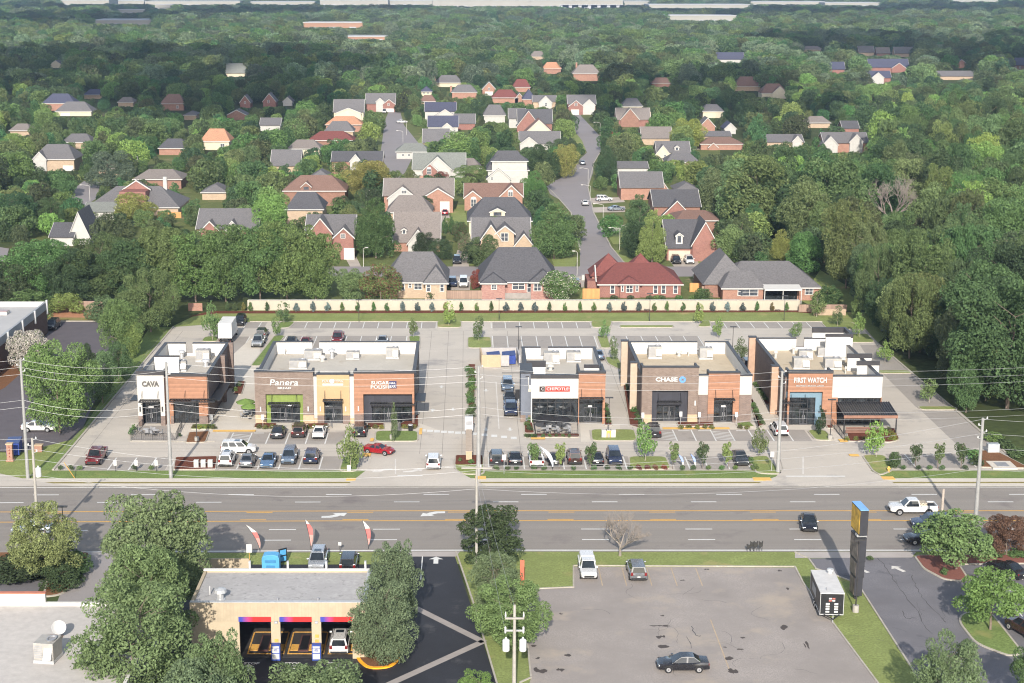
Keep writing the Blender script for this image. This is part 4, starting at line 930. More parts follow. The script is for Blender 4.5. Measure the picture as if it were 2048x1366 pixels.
b = MB(); b.box(x0 + .31, x1 - .31, yb - .36, yb - .301, 0, zt - .5, M('back_wall_blue', (.035, .04, .09), .8, .3, 1)); b.build('back_lining', None, Q)
for px, row in ((552, 1244), (633, 1244)):
    x, z = V(px, row, yf); b = MB(); b.box(x - .16, x + .16, yf - .12, yf - .003, z - .13, z + .13, m_grey_m); b.box(x - .1, x + .1, yf - .14, yf - .122, z - .08, z + .08, m_signw); b.build('wall_lamp', None, Q)
for px, row in ((553, 1281), (634, 1282), (634, 1272)):
    x, z = V(px, row, yf); b = MB(); b.box(x - .18, x + .18, yf - .05, yf - .003, z - .15, z + .15, m_ylw); b.build('warning_sign', None, Q)
roof_vent(441, 1199, zt - .2, .75, .33, m_galv, 'wide silver exhaust vent on the grey garage roof'); roof_vent(420, 1190, zt - .2, .9, .06, m_signw, 'thin white pipe on the grey garage roof beside the exhaust vent', False)
for px, row in ((555, 1200), (636, 1200)): roof_vent(px, row, zt - .2, .22, .12, m_grey_m, 'small dark vent near the front edge of the grey garage roof, %s bay' % ('behind the first' if px < 600 else 'behind the second'), False)

# ---- white flat roof, near left corner
zr = 5.0; yb = G(935, 1210, zr)[1]; xr = G(330, 1212, zr)[0]
L_ = tag(empty('flat_roof_store', (xr - 20, yb - 20, 0), absolute=True), 'white flat-roofed store at the near left corner, seen from above', 'store')
b = MB(); b.box(xr - 42, xr - .3, yb - 36, yb - .3, zr - .3, zr, bands('white_roof_sheets', (.47, .435, .40), (.40, .37, .34), 1.6, .85, 'y', .03, .03)); b.build('roof', None, L_)
b = MB(); b.box(xr - 42, xr, yb - .3, yb, 0, zr + .35, m_pwhite); b.build('wall', None, L_)
xk = G(82, 1205, zr + 1)[0]
b = MB(); b.box(xr - 42, xk, yb - .34, yb + .04, zr + .35, zr + 1.25, m_pwhite); b.box(xr - 42, xk + .04, yb - .38, yb + .08, zr + 1.25, zr + 1.36, M('coping_red', (.40, .14, .09), .7)); b.build('parapet', None, L_)
b = MB(); b.box(xr - .3, xr, yb - 36, yb - .3, 0, zr + .3, m_pwhite); b.build('wall', None, L_)
o = dup(unit, unit_tree); o.location = G(97, 1318, zr + .01); o.scale = (.75, 1.25, 1.2); o.rotation_euler = (0, 0, -.15); tag(o, 'tall grey air unit on the white roof below the satellite dish', 'air unit', 'air conditioning units on the shop roofs')
g = G(112, 1275, zr + .01); dr = tag(empty('satellite_dish', g), 'white satellite dish standing on the white flat roof', 'satellite dish')
b = MB(); b.lathe([(0.02, 0), (.35, .05), (.62, .17), (.80, .33), (.78, .35), (.6, .2), (.33, .09), (.02, .03)], n=18, m=m_signw); dd = b.build('dish', None, dr, smooth=True); dd.location = (.35, 0, 1.15); dd.rotation_euler = (rad(62), 0, rad(22))
b = MB(); b.tube((.35, .1, 0), (.35, .1, 1.1), .06, m=m_galv); b.tube((.35, .1, .2), (-.9, .3, .06), .04, m=m_galv); b.build('mast', None, dr)
b = MB(); b.box(-1.5, .7, -.3, .7, 0, .06, m_gbrick); b.build('ballast_mat', None, dr); dr.scale = (.82,) * 3

# ---- brown store at the far left
yf2 = G(935, 665)[1]; xw = G(96, 665)[0]; zt = 5.75
K = tag(empty('brown_store', (xw - 15, yf2 - 20, 0), absolute=True), 'brown brick store with grey metal parapet at the left edge', 'store')
b = MB(); b.box(xw - 40, xw - .3, yf2 - 70, yf2 - .3, zt - 1.1, zt - .9, M('pale_roof', (.36, .35, .34), .8, .07, .3)); b.build('roof', None, K)
b = MB(); b.box(xw - .3, xw, yf2 - 70, yf2, 0, zt - 1.4, brick('dark_brown_brick', (.16, .10, .08), (.12, .075, .06), (.15, .11, .09))); b.build('wall', None, K)
b = MB(); b.box(xw - .34, xw + .1, yf2 - 70, yf2, zt - 1.4, zt, bands('grey_parapet', (.30, .31, .32), (.22, .22, .23), .5, .6, 'y', .04, .06)); b.build('parapet', None, K)
b = MB(); b.box(xw - 40, xw - .34, yf2 - .3, yf2, 0, zt, m_pwhite); b.build('wall', None, K)
b = MB()
for y in (yf2 - .8, yf2 - 9, yf2 - 17, yf2 - 26): b.box(xw + .1, xw + .4, y, y + .4, zt - 2.2, zt + (.4 if y > yf2 - 2 else .1), m_galv)
b.build('downpipe', None, K)
b = MB(); b.box(-1, 1, -1, 1, 0, .5, m_offw); b.box(-.9, .9, -.9, .9, .5, .62, M('skylight', (.3, .2, .18), .3)); tag(b.build('roof_hatch', at=G(6, 628, zt - .9)), 'brown topped roof hatch on the pale store roof', 'roof hatch')
# ================================================================ houses of the estate
r_grey = shingle('grey_shingles', (.112, .106, .107)); r_dark = shingle('charcoal_shingles', (.074, .072, .077)); r_tan = shingle('brown_grey_shingles', (.16, .138, .125))
r_brown = shingle('brown_shingles', (.155, .095, .075)); r_red = shingle('red_brown_shingles', (.135, .048, .042)); r_green = shingle('green_grey_shingles', (.15, .155, .14)); r_orange = shingle('orange_tan_shingles', (.34, .18, .11)); r_navy = shingle('navy_shingles', (.055, .057, .085))
w_red = brick('red_brick', (.255, .105, .082), (.20, .078, .064), (.32, .24, .20)); w_pink = brick('pink_brick', (.36, .19, .15), (.28, .12, .10), (.38, .31, .27)); w_or = brick('orange_brick', (.32, .165, .115), (.265, .125, .088), (.38, .28, .22))
w_tan = brick('tan_brick', (.42, .31, .21), (.35, .25, .17), (.42, .35, .28)); w_cream = M('cream_siding', (.48, .42, .31), .85, .06, 1); w_white = bands('white_siding', (.42, .405, .375), (.35, .335, .31), .25, .8, 'z', .03, .1)
w_brown = brick('brown_house_brick', (.26, .13, .09), (.20, .095, .07), (.26, .2, .16))
m_trim = M('white_trim', (.44, .425, .40), .7, .04, 1); m_pane = M('house_window', (.06, .065, .075), .12, .5, 1.5, spec=.6); m_garage = bands('garage_door', (.56, .53, .49), (.42, .40, .37), .5, .7, 'z', .03, .06); m_gcream = bands('cream_garage_door', (.50, .42, .33), (.40, .33, .26), .5, .7, 'z', .03, .06)
HOUSES = []   # (x0, x1, y0, y1) footprints
HRECT = []    # what the photo shows of each house: (left, top, right, bottom, base row)
def gable_roof(b, t, x0, x1, y0, y1, e, r, m, along='x', o=.45, th=.2, trim=True):
    if along == 'x':
        ym = (y0 + y1) / 2; k = (r - e) / (ym - y0); a, c = y0 - o, y1 + o; z = e - k * o
        prof = lambda d: [(a, z + d), (ym, r + d), (c, z + d), (c, z + d - th), (ym, r + d - th), (a, z + d - th)]
        b.sideprism(prof(th), x0 - o * .6, x1 + o * .6, m)
        if trim:
            for u in (x0 - o * .6 - .12, x1 + o * .6 + .003): t.sideprism([(p, q - .05) for p, q in prof(th)], u, u + .117, m_trim)
    else:
        xm = (x0 + x1) / 2; k = (r - e) / (xm - x0); a, c = x0 - o, x1 + o; z = e - k * o
        prof = lambda d: [(a, z + d), (xm, r + d), (c, z + d), (c, z + d - th), (xm, r + d - th), (a, z + d - th)]
        b.wallprism(prof(th), y0 - o * .6, y1, m)
        if trim: t.wallprism([(p, q - .05 - (0 if i < 3 else .12)) for i, (p, q) in enumerate(prof(th))], y0 - o * .6 - .12, y0 - o * .6 - .003, m_trim)
def hip_roof(b, x0, x1, y0, y1, e, r, m, o=.5, ks=.8):
    a, c, d, f = x0 - o, x1 + o, y0 - o, y1 + o; w, h = c - a, f - d; z = e - .05
    if w >= h * .75: i = min(h / 2 * ks, w * .26); p, q = (a + i, (d + f) / 2, r), (c - i, (d + f) / 2, r); fs = [(0, 1, 5, 4), (1, 2, 5), (2, 3, 4, 5), (3, 0, 4)]
    else: i = min(w / 2 * ks, h / 2 - .4); p, q = ((a + c) / 2, d + i, r), ((a + c) / 2, f - i, r); fs = [(0, 1, 4), (1, 2, 5, 4), (2, 3, 5), (3, 0, 4, 5)]
    v = [(a, d, z), (c, d, z), (c, f, z), (a, f, z), p, q]
    b.mesh(v, fs + [(3, 2, 1, 0)], m)
def window(root, x, z, w, h, Y, arch=False):
    f = MB(); t = .1
    f.box(x - w / 2 - t, x + w / 2 + t, Y - .09, Y - .003, z - h / 2 - t, z + h / 2 + t, m_trim); 
    if arch: f.wallprism([(x + (w / 2 + t) * math.cos(a), z + h / 2 + t + (w / 2 + t) * .8 * math.sin(a)) for a in [math.pi * i / 8 for i in range(9)]], Y - .09, Y - .003, m_trim)
    fo = f.build('window', None, root)
    p = MB(); n = 2 if w > .9 else 1
    for i in range(n):
        for j in range(2):
            a = x - w / 2 + w * i / n + .05; c = z - h / 2 + h * j / 2 + .05
            p.face([(a, Y - .097, c), (a + w / n - .1, Y - .097, c), (a + w / n - .1, Y - .097, c + h / 2 - .1), (a, Y - .097, c + h / 2 - .1)], m_pane)
    p.build('pane', None, fo)
def house(label, pl, pr, base, eave, ridge, depth, typ, wall, roof, gables=(), wins=(), garage=None, chim=None, dorm=(), wing=None, side=None, show=None):
    Y = G(935, base)[1]; x0, x1 = rx(pl, pr, 3, Y); e = max(2.3, min(7, Zat(Y, eave)))
    yr = Y if typ == 'gy' else Y + depth / 2
    r = max(e + 1.4, min(e + 7.5, Zat(yr, ridge)))
    root = tag(empty('house', ((x0 + x1) / 2, Y, 0), absolute=True), label, 'house', 'houses of the estate')
    HOUSES.append((x0, x1, Y, Y + depth)); HRECT.append(show or (pl, ridge, pr, base, base))
    t = MB(); w = MB(); b = MB()
    if typ == 'gx':
        w.box(x0, x1, Y, Y + depth, 0, e, wall); ym = Y + depth / 2
        for u in (x0, x1 - .2): w.sideprism([(Y, e), (ym, r), (Y + depth, e)], u, u + .2, side or wall)
        gable_roof(b, t, x0, x1, Y, Y + depth, e, r, roof, 'x')
    elif typ == 'gy':
        w.box(x0, x1, Y, Y + depth, 0, e, wall); w.wallprism([(x0, e), ((x0 + x1) / 2, r), (x1, e)], Y, Y + .2, wall); w.wallprism([(x0, e), ((x0 + x1) / 2, r), (x1, e)], Y + depth - .2, Y + depth, wall)
        gable_roof(b, t, x0, x1, Y, Y + depth, e, r, roof, 'y')
    else:
        w.box(x0, x1, Y, Y + depth, 0, e, wall); hip_roof(b, x0, x1, Y, Y + depth, e, r, roof)
        t.box(x0 - .5, x1 + .5, Y - .56, Y - .503, e - .25, e - .02, m_trim)
    w.build('wall', None, root); ro = b.build('roof', None, root)
    if t.v: t.build('trim', None, root)
    for g in gables:       # cross gable at the front: left, right, apex row, eave row, how far out, matter
        gl, gr, ga, ge, out, gm = g; y = Y - out; a, c = rx(gl, gr, 4, y); ap = Zat(y, ga); ev = min(ap - .6, Zat(y, ge))
        ww = MB(); ww.box(a, c, y, Y - .003, 0, ev, gm); ww.wallprism([(a, ev), ((a + c) / 2, ap), (c, ev)], y, y + .2, gm); ww.build('wall', None, root)
        rb, tt = MB(), MB(); gable_roof(rb, tt, a, c, y, Y + depth * .42, ev, ap, roof, 'y', .35); rb.build('roof', None, root); tt.build('trim', None, root)
    if wing:               # lower hip in front: left, right, apex row, eave row, how far out
        for gl, gr, ga, ge, out in wing:
            y = Y - out; a, c = rx(gl, gr, 3, y); ev = Zat(y, ge); ap = Zat(y + (c - a) / 2, ga)
            ww = MB(); ww.box(a, c, y, Y - .003, 0, ev, wall); ww.build('wall', None, root)
            rb = MB(); hip_roof(rb, a, c, y, Y + depth * .4, ev + .04, max(ev + 1, ap), roof, .45, .95); rb.build('roof', None, root)
            tt = MB(); tt.box(a - .45, c + .45, y - .5, y - .453, ev - .2, ev + .02, m_trim); tt.build('trim', None, root)
    for wd in wins:
        px, row, wp, hp = wd[:4]; out = wd[4] if len(wd) > 4 else 0; y = Y - out; x, z = V(px, row, y); s = mpp(y, z); window(root, x, z, wp * s, hp * s, y, len(wd) > 5)
    if garage:
        gl, gr, gt = garage[:3]; y = Y - (garage[3] if len(garage) > 3 else 0); a, c = rx(gl, gr, 1, y); d = MB(); d.box(a, c, y - .08, y - .003, .03, Zat(y, gt), garage[4] if len(garage) > 4 else m_garage); d.build('garage_door', None, root)
    for dm in dorm:        # dormer: centre, foot row, apex row, width px
        px, fr, ar, wp = dm[:4]; y = Y
        for _ in range(60):
            if Zat(y, fr) <= e + (r - e) * (y - Y) / (depth / 2): break
            y += depth * .4 / 60
        x, z1 = V(px, ar, y); s = mpp(y, z1); ww = wp * s / 2; z0 = Zat(y, fr); ev = max(z1 - ww * .75, z0 + (z1 - z0) * .55)
        q = MB(); q.box(x - ww * .75, x + ww * .75, y, y + depth * .3, z0, ev, m_trim if len(dm) < 5 else dm[4]); q.wallprism([(x - ww * .75, ev), (x, z1 - .2), (x + ww * .75, ev)], y, y + .15, m_trim if len(dm) < 5 else dm[4])
        do = q.build('dormer', None, root); rb = MB(); gable_roof(rb, rb, x - ww * .75, x + ww * .75, y, y + depth * .32, ev, z1 - .2, roof, 'y', .25, .12); rb.build('dormer_roof', None, do)
        p = MB(); p.face([(x - ww * .4, y - .01, z0 + (ev - z0) * .25), (x + ww * .4, y - .01, z0 + (ev - z0) * .25), (x + ww * .4, y - .01, ev - .1), (x - ww * .4, y - .01, ev - .1)], m_pane); p.build('pane', None, do)
    if chim:
        px, row = chim[:2]; x = Xat(px, Y + depth * .5, r); c = MB(); c.box(x - .5, x + .5, Y + depth * .5, Y + depth * .5 + .9, e - .5, Zat(Y + depth * .5, row), chim[2] if len(chim) > 2 else wall); c.build('chimney', None, ro)
    return root, Y, x0, x1, e, r
H = house
# row behind the long white wall
h1 = H('tan brick house with charcoal hip roof behind the white wall, left of two', 774, 893, 597, 563.6, 503, 14, 'hip', w_tan, r_grey, wing=[(850, 893, 533, 566, 2.0)], wins=[(836, 572, 15, 13), (857, 575, 7, 16, 2.0), (884, 575, 7, 15, 2.0), (806, 573, 6, 14), (820, 571, 5, 9)], show=(790, 503, 897, 598, 597))
h2 = H('pink brick house with slate black hip roof behind the white wall', 962, 1112, 596, 563, 494, 17, 'hip', w_pink, r_dark, wing=[(964, 1010, 546, 566, 1.6), (1062, 1112, 540, 564, 1.6)], wins=[(1037, 571, 24, 15), (1058, 575, 7, 18), (1075, 574, 14, 15, 1.6), (988, 574, 10, 9, 1.6)])
h3 = H('red brick house with maroon roof and two pointed turrets', 1199, 1362, 595, 567.5, 524.5, 15, 'hip', w_red, r_red, wing=[(1240, 1280, 553, 568, .8)], wins=[(1225, 578, 8, 17), (1245, 576, 4, 14, .8), (1259, 577, 13, 15, .8), (1274, 576, 4, 14, .8), (1311, 578, 8, 17), (1327, 578, 8, 17), (1351, 578, 8, 17)], show=(1188, 508, 1362, 598, 596))
for px, w in ((1217, 3.6), (1281, 3.6)):
    y = h3[1] + 9; x, z = V(px, 506, y); b = MB(); b.box(x - w, x + w, y - w, y + w, h3[4], h3[4] + .6, w_red); b.mesh([(x - w - .4, y - w - .4, h3[4] + .6), (x + w + .4, y - w - .4, h3[4] + .6), (x + w + .4, y + w + .4, h3[4] + .6), (x - w - .4, y + w + .4, h3[4] + .6), (x, y, z)], [(0, 1, 4), (1, 2, 4), (2, 3, 4), (3, 0, 4)], r_red); b.build('turret', None, h3[0])
x, z = V(1206, 546, h3[1] + 5); b = MB(); b.sideprism([(h3[1] + 2, h3[4]), (h3[1] + 10, h3[4]), (h3[1] + 6, h3[4] + 2.8)], h3[2] - .6, h3[2] - .4, m_trim); b.box(h3[2] - 2.2, h3[2] - .003, h3[1] + 3, h3[1] + 11, 0, h3[4], w_red); b.build('side_gable', None, h3[0])
h4 = H('orange brick house with grey hip roof and white porch awning', 1446, 1639, 601, 574, 521.6, 16, 'hip', w_or, r_grey, wing=[(1446, 1527, 541, 576, 1.4)], wins=[(1480, 583, 8, 15, 1.4), (1499, 584, 33, 15, 1.4), (1618, 582, 15, 14)], show=(1416, 510, 1639, 602, 601))
b = MB(); y = h4[1]; xa, xb = rx(1528, 1603, 3, y - 2.5); b.face([(xa, y - .1, 3.3), (xa, y - 3.2, 2.85), (xb, y - 3.2, 2.85), (xb, y - .1, 3.3)], m_trim); b.face([(xa, y - .1, 3.2), (xb, y - .1, 3.2), (xb, y - 3.2, 2.75), (xa, y - 3.2, 2.75)], m_trim); b.box(xa, xb, y - 3.26, y - 3.203, 2.6, 2.9, m_trim); b.build('porch_awning', None, h4[0])
for x in (xa + .1, (xa + xb) / 2, xb - .1): b = MB(); b.box(x - .07, x + .07, y - 3.1, y - 2.96, 0, 2.74, m_trim); b.build('porch_post', None, h4[0])
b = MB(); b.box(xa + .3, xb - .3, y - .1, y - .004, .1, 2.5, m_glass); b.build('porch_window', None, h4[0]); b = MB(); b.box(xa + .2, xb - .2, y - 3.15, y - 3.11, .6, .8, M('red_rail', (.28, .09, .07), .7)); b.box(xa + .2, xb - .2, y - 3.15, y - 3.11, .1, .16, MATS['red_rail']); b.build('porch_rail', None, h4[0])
x0 = h4[2]; b = MB(); b.box(x0 - 3.2, x0 + 6, h4[1] + 3, h4[1] + 19, 0, h4[4], w_brown); b.build('wall', None, h4[0]); b = MB(); hip_roof(b, x0 - 3.2, x0 + 6, h4[1] + 3, h4[1] + 19, h4[4] + .05, h4[5] + 1.6, r_grey, .5, .9); b.build('roof', None, h4[0])
# second row and beyond: label, left, right, base, eave, ridge, depth, type, wall, roof ...
H('brick house with grey roof, two white-edged gables and white garage door', 612, 708, 516, 468, 430, 13, 'gx', w_red, r_grey, [(618, 664, 437, 465, 1.2, w_red), (668, 707, 456, 474, 2.2, w_red)], [(686, 472, 8, 8, 2.2)], (688, 709, 496, 2.2))
H('grey-brown shingled house with a tall steep roof beside the pear tree', 788, 879, 503, 482, 425, 14, 'gx', w_or, r_tan, [(816, 856, 460, 486, 1.0, w_white)], [(836, 478, 6, 8, 1.0)], dorm=[(808, 470, 455, 12)])
H('tall cream house with black hip roof and wide dormer', 938, 1061, 482, 441, 394, 15, 'hip', w_cream, r_dark, [], [(962, 450, 7, 8)], dorm=[(995, 434, 415, 40, w_cream)], show=(938, 394, 1060, 440, 482))
H('beige brick house with grey roof and two pale front gables', 945, 1060, 512, 484, 436, 13, 'gx', w_tan, r_grey, [(962, 1002, 450, 478, 1.3, w_tan), (992, 1028, 452, 466, 1.0, w_tan), (1030, 1066, 468, 490, 1.6, w_tan)], [(1009, 474, 14, 16, 1.0)], show=(950, 436, 1060, 490, 512))
H('brown-roofed brick house with two arched-window gables', 930, 1045, 420, 393, 367, 11, 'gx', w_or, r_brown, [(929, 962, 382, 395, 1.2, w_or), (1000, 1045, 371, 392, 1.2, w_or)], [(947, 406, 10, 15, 1.2, 1), (1021, 388, 9, 8, 1.2, 1)])
H('house with two peach gables, grey-brown roof and white garage doors', 768, 906, 424, 390, 357, 12, 'gx', w_or, r_tan, [(776, 834, 374, 396, 1.2, w_white), (846, 906, 377, 395, 1.6, w_or)], [(808, 384, 10, 6, 1.2, 1)], (880, 899, 403, 1.6), chim=(843, 352))
H('brown hip-roofed house in front of the peach gabled house', 776, 862, 446, 424, 390, 11, 'hip', w_tan, r_tan, show=(776, 390, 830, 425, 446))
H('brown-roofed house with brick dormer and two white windows', 568, 690, 412, 381, 350, 12, 'hip', w_brown, r_brown, dorm=[(612, 390, 363, 26, w_brown)], show=(566, 350, 690, 392, 410))
H('house with dark slate roof in front of the brick-dormer house', 574, 645, 448, 418, 384, 12, 'hip', w_tan, r_dark, show=(574, 384, 642, 424, 448))
H('orange brick gabled house with dark roof at the end of the cul-de-sac', 664, 764, 354, 322, 303, 11, 'gx', w_or, r_dark, [(700, 722, 309, 322, .8, w_white)], [(672, 333, 5, 9)], show=(662, 303, 764, 326, 352))
H('house with green-grey roof, white gable and red brick front', 826, 930, 356, 337, 306, 11, 'gx', w_white, r_green, [(848, 902, 314, 338, 1.0, w_white), (846, 874, 327, 340, 1.6, w_red)], [(858, 343, 8, 10, 1.6, 1)])
H('white house with light grey hip roof by the cul-de-sac', 793, 858, 318, 303, 286, 9, 'hip', w_white, r_green, [], [(806, 310, 4, 4), (818, 310, 4, 4), (836, 310, 4, 4)])
H('white gabled house with navy roof and garage, right of the willow', 976, 1056, 372, 340, 301, 12, 'hip', w_white, r_dark, [(974, 1020, 338, 357, 1.2, w_white)], [(984, 357, 5, 5, 1.2)], (1040, 1050, 352), wing=[(984, 1054, 305, 322, .5)])
H('grey-roofed house with a wide cream gable, left of the street', 668, 727, 256, 222, 199, 11, 'gx', w_cream, r_grey, [(672, 722, 216, 226, 1.2, w_cream)])
H('house with orange-red hip roof below the cream gabled house', 652, 724, 264, 249, 232, 10, 'hip', w_or, r_orange)
H('house with grey hip roof, left of the upper street', 650, 706, 277, 262, 242, 9, 'hip', w_tan, r_grey, show=(650, 250, 706, 276, 277))
H('house with long maroon hip roof among the trees', 618, 706, 296, 280, 262, 10, 'hip', w_brown, r_red, show=(618, 262, 706, 280, 294))
H('house with tan-grey roof partly under the trees left of centre', 576, 640, 313, 297, 279, 10, 'hip', w_cream, r_tan, show=(576, 279, 620, 300, 311))
H('house with dark grey roof slope left of the yellow-green maple', 542, 600, 345, 330, 300, 11, 'gx', w_tan, r_grey, show=(542, 300, 592, 330, 345))
H('small brick house with white arched gable at the top of the left street', 732, 790, 224, 206, 187, 9, 'gx', w_red, r_grey, [(766, 790, 199, 208, 1.0, w_red), (752, 768, 196, 203, .6, w_white)], [(777, 209, 3, 4, 1.0)], (772, 788, 217, 1.0))
H('navy-roofed house with white gable fronts and brick chimney', 850, 912, 246, 222, 205, 11, 'gx', w_white, r_navy, [(866, 914, 219, 234, 1.4, w_white)], chim=(910, 203, w_red))
H('second navy-roofed house with a white gable, below the first', 856, 916, 268, 252, 232, 9, 'gx', w_white, r_navy, [(880, 908, 246, 258, 1, w_white)], show=(856, 236, 916, 262, 266))
H('low grey-roofed house left of the willow tree', 846, 898, 300, 284, 258, 10, 'gx', w_tan, r_grey, show=(848, 258, 880, 284, 300))
H('small cream house with dark roof among trees near the top centre', 842, 863, 192, 183, 172, 8, 'hip', w_cream, r_navy, wins=[(848, 186, 3, 3), (856, 186, 3, 3)])
H('brown cottage roof below the small cream house', 842, 870, 212, 203, 190, 8, 'hip', w_tan, r_brown)
H('bright red brick gabled house with charcoal roof left of the main street', 1036, 1104, 264, 246, 219, 12, 'gx', w_red, r_dark, [(1034, 1080, 222, 252, 1.0, w_red)])
H('cream gabled house in front of the bright red brick house', 1052, 1104, 276, 264, 240, 10, 'gy', w_cream, r_brown, show=(1052, 242, 1104, 272, 275))
H('white gabled house with grey-brown roof in front of the cream gable', 1040, 1120, 300, 286, 263, 10, 'gx', w_white, r_grey, [(1040, 1076, 274, 288, 1, w_white)], show=(1040, 264, 1110, 295, 299))
H('grey-roofed house with cream and brick front above the main street', 1066, 1112, 217, 203, 191, 9, 'gx', w_tan, r_grey, [(1078, 1104, 192, 205, 1, w_white)], [(1092, 209, 4, 6, 1)])
H('brick house with grey roof, two gables and garage at the street end', 1136, 1191, 229, 207, 190, 10, 'gx', w_red, r_grey, [(1138, 1166, 201, 212, 1.2, w_red), (1166, 1190, 199, 210, .8, w_white)], [(1152, 209, 5, 5, 1.2)], (1142, 1158, 219, 1.2))
H('small pink gable house with grey roof near the top centre', 965, 991, 191, 178, 164, 8, 'gy', w_or, r_green, [], [(978, 178, 3, 5)], (970, 986, 183))
H('house with long maroon roof at the top centre', 985, 1036, 206, 195, 179, 10, 'hip', w_or, r_red)
H('orange brick house with maroon roof beside the dark round tree', 1026, 1060, 184, 174, 158, 9, 'hip', w_or, r_red)
H('tan brick house with grey hip roof and chimney near the top', 904, 953, 197, 184, 169, 9, 'hip', w_or, r_grey, chim=(902, 172, w_or))
H('grey-roofed house with red chimney at the top centre', 871, 924, 174, 165, 150, 9, 'hip', w_cream, r_grey, chim=(870, 152, w_or))
H('navy-roofed brick house just left of the grey street-end house', 1046, 1070, 212, 198, 178, 9, 'hip', w_or, r_navy)
H('brown-grey house with a green-edged gable right of the street', 1234, 1300, 254, 238, 216, 11, 'gx', w_red, r_tan, [(1242, 1278, 217, 238, 1.0, w_brown)], chim=(1300, 224, w_tan))
H('long tan-roofed house behind the yellow-green round tree', 1284, 1344, 290, 276, 254, 12, 'gx', w_tan, r_tan)
H('cream gabled house with charcoal roof and a small dormer', 1314, 1380, 322, 304, 283, 10, 'gx', w_cream, r_grey, [(1312, 1340, 291, 308, 1, w_cream)], [(1330, 313, 4, 6, 1)], dorm=[(1354, 302, 290, 12)])
H('grey hip-roofed house right below the cream gabled house', 1334, 1398, 338, 324, 305, 10, 'hip', w_tan, r_grey, show=(1334, 305, 1396, 322, 338))
H('brown-roofed brick house with small gable by the wood', 1402, 1486, 300, 290, 274, 11, 'hip', w_or, r_brown, [(1418, 1436, 286, 294, .8, w_or)])
H('pale house with grey roof among the trees right of the street', 1406, 1446, 236, 222, 208, 10, 'hip', w_cream, r_grey)
H('grey-roofed brick gabled house left of the big pale round tree', 1400, 1430, 266, 252, 236, 9, 'gy', w_or, r_grey)
H('long blue-grey roofed house above the brown-roofed brick house', 1406, 1462, 284, 277, 263, 9, 'gx', w_tan, r_grey)
H('grey-roofed house at the edge of the wood with white dormer end', 1534, 1607, 296, 285, 269, 11, 'gx', w_tan, r_grey, [(1586, 1604, 272, 282, .8, w_white)], show=(1534, 269, 1607, 290, 296))
H('grey-roofed house with two white gables at the edge of the wood', 1648, 1736, 305, 285, 265, 11, 'gx', w_or, r_grey, [(1646, 1676, 273, 289, 1.4, w_white), (1700, 1726, 269, 283, .8, w_white)])
H('small brick gable house behind the two white gables', 1686, 1718, 268, 256, 242, 9, 'gx', w_red, r_dark)
H('grey roof with white gable right of the conical tree', 1234, 1296, 358, 336, 327, 11, 'gx', w_white, r_grey, show=(1234, 326, 1296, 346, 356))
H('house with grey roof and orange brick gable end', 1242, 1326, 400, 374, 344, 12, 'gx', w_or, r_grey, [(1296, 1345, 356, 390, -4, w_or)], show=(1240, 344, 1345, 392, 400))
H('house with charcoal roof and red brick front gable above the garage house', 1308, 1400, 442, 412, 380, 14, 'gx', w_brown, r_dark, [(1326, 1382, 402, 430, 1.4, w_red)], show=(1306, 380, 1430, 428, 442))
H('brown-roofed house behind the garage house', 1354, 1436, 470, 440, 420, 12, 'hip', w_brown, r_brown, show=(1354, 420, 1434, 438, 468))
H('brick house with charcoal roof, cream garage door and white dormer', 1334, 1412, 521, 494, 440, 15, 'gx', w_red, r_dark, [], [(1422, 502, 8, 8, -3)], (1337, 1380, 501, 0, m_gcream), dorm=[(1359, 490, 464, 18)], wing=None, show=(1332, 440, 1433, 522, 521))
Y = G(935, 523)[1]; xa, xb = rx(1385, 1434, 3, Y); b = MB(); b.box(xa, xb, Y, Y + 10, 0, 4.2, w_red); b.wallprism([(xa, 4.2), ((xa + xb) / 2, 9.0), (xb, 4.2)], Y, Y + .2, w_red); r_ = tag(b.build('house_wing', None), None); r_.parent = bpy.data.objects[[o.name for o in COL.objects if o.get('label', '').startswith('brick house with charcoal roof, cream')][0]]; r_.matrix_parent_inverse = Matrix.Translation(-r_.parent.location)
b = MB(); t = MB(); gable_roof(b, t, xa, xb, Y, Y + 10, 4.2, 9.0, r_dark, 'y'); q = r_.parent; r_.name = 'wall'; b.build('roof', None, q); t.build('trim', None, q)
# left part of the estate
H('house with long dark grey roof and two small white gables', 394, 515, 478, 456, 418, 13, 'gx', w_red, r_grey, [(400, 438, 443, 462, 1.2, w_red), (450, 478, 442, 458, .8, w_white)], show=(394, 418, 515, 464, 478))
H('white house with steep gable, dark roof turned sideways', 138, 178, 490, 470, 424, 12, 'gy', w_white, r_dark, show=(98, 418, 182, 480, 488))
H('house with dark roof slope left of the steep white gable', 100, 146, 492, 474, 446, 11, 'gx', w_white, r_dark, show=(100, 446, 142, 480, 490))
H('wide house with grey-brown hip roof and brick gable', 176, 356, 432, 414, 372, 17, 'hip', w_tan, r_grey, [(248, 300, 361, 378, -6, w_red)], chim=(330, 354, w_white), show=(196, 366, 358, 424, 430))
H('pale grey low roof in front of the wide hip-roofed house', 168, 226, 440, 424, 405, 9, 'gx', w_white, r_green, show=(168, 405, 222, 422, 438))
H('brown-roofed house behind the wide hip-roofed house', 268, 362, 378, 358, 338, 12, 'hip', w_brown, r_tan, show=(274, 338, 362, 362, 376))
H('grey-roofed house with white trim and pale garage at left', 66, 148, 342, 318, 288, 13, 'hip', w_tan, r_grey, [(66, 92, 304, 318, .8, w_white)], [], (126, 147, 331), chim=(114, 292, M('dark_chimney', (.03, .03, .03), .8)))
H('grey hip roof just above the white-trimmed house', 124, 182, 298, 284, 267, 10, 'hip', w_tan, r_grey, show=(124, 267, 182, 284, 297))
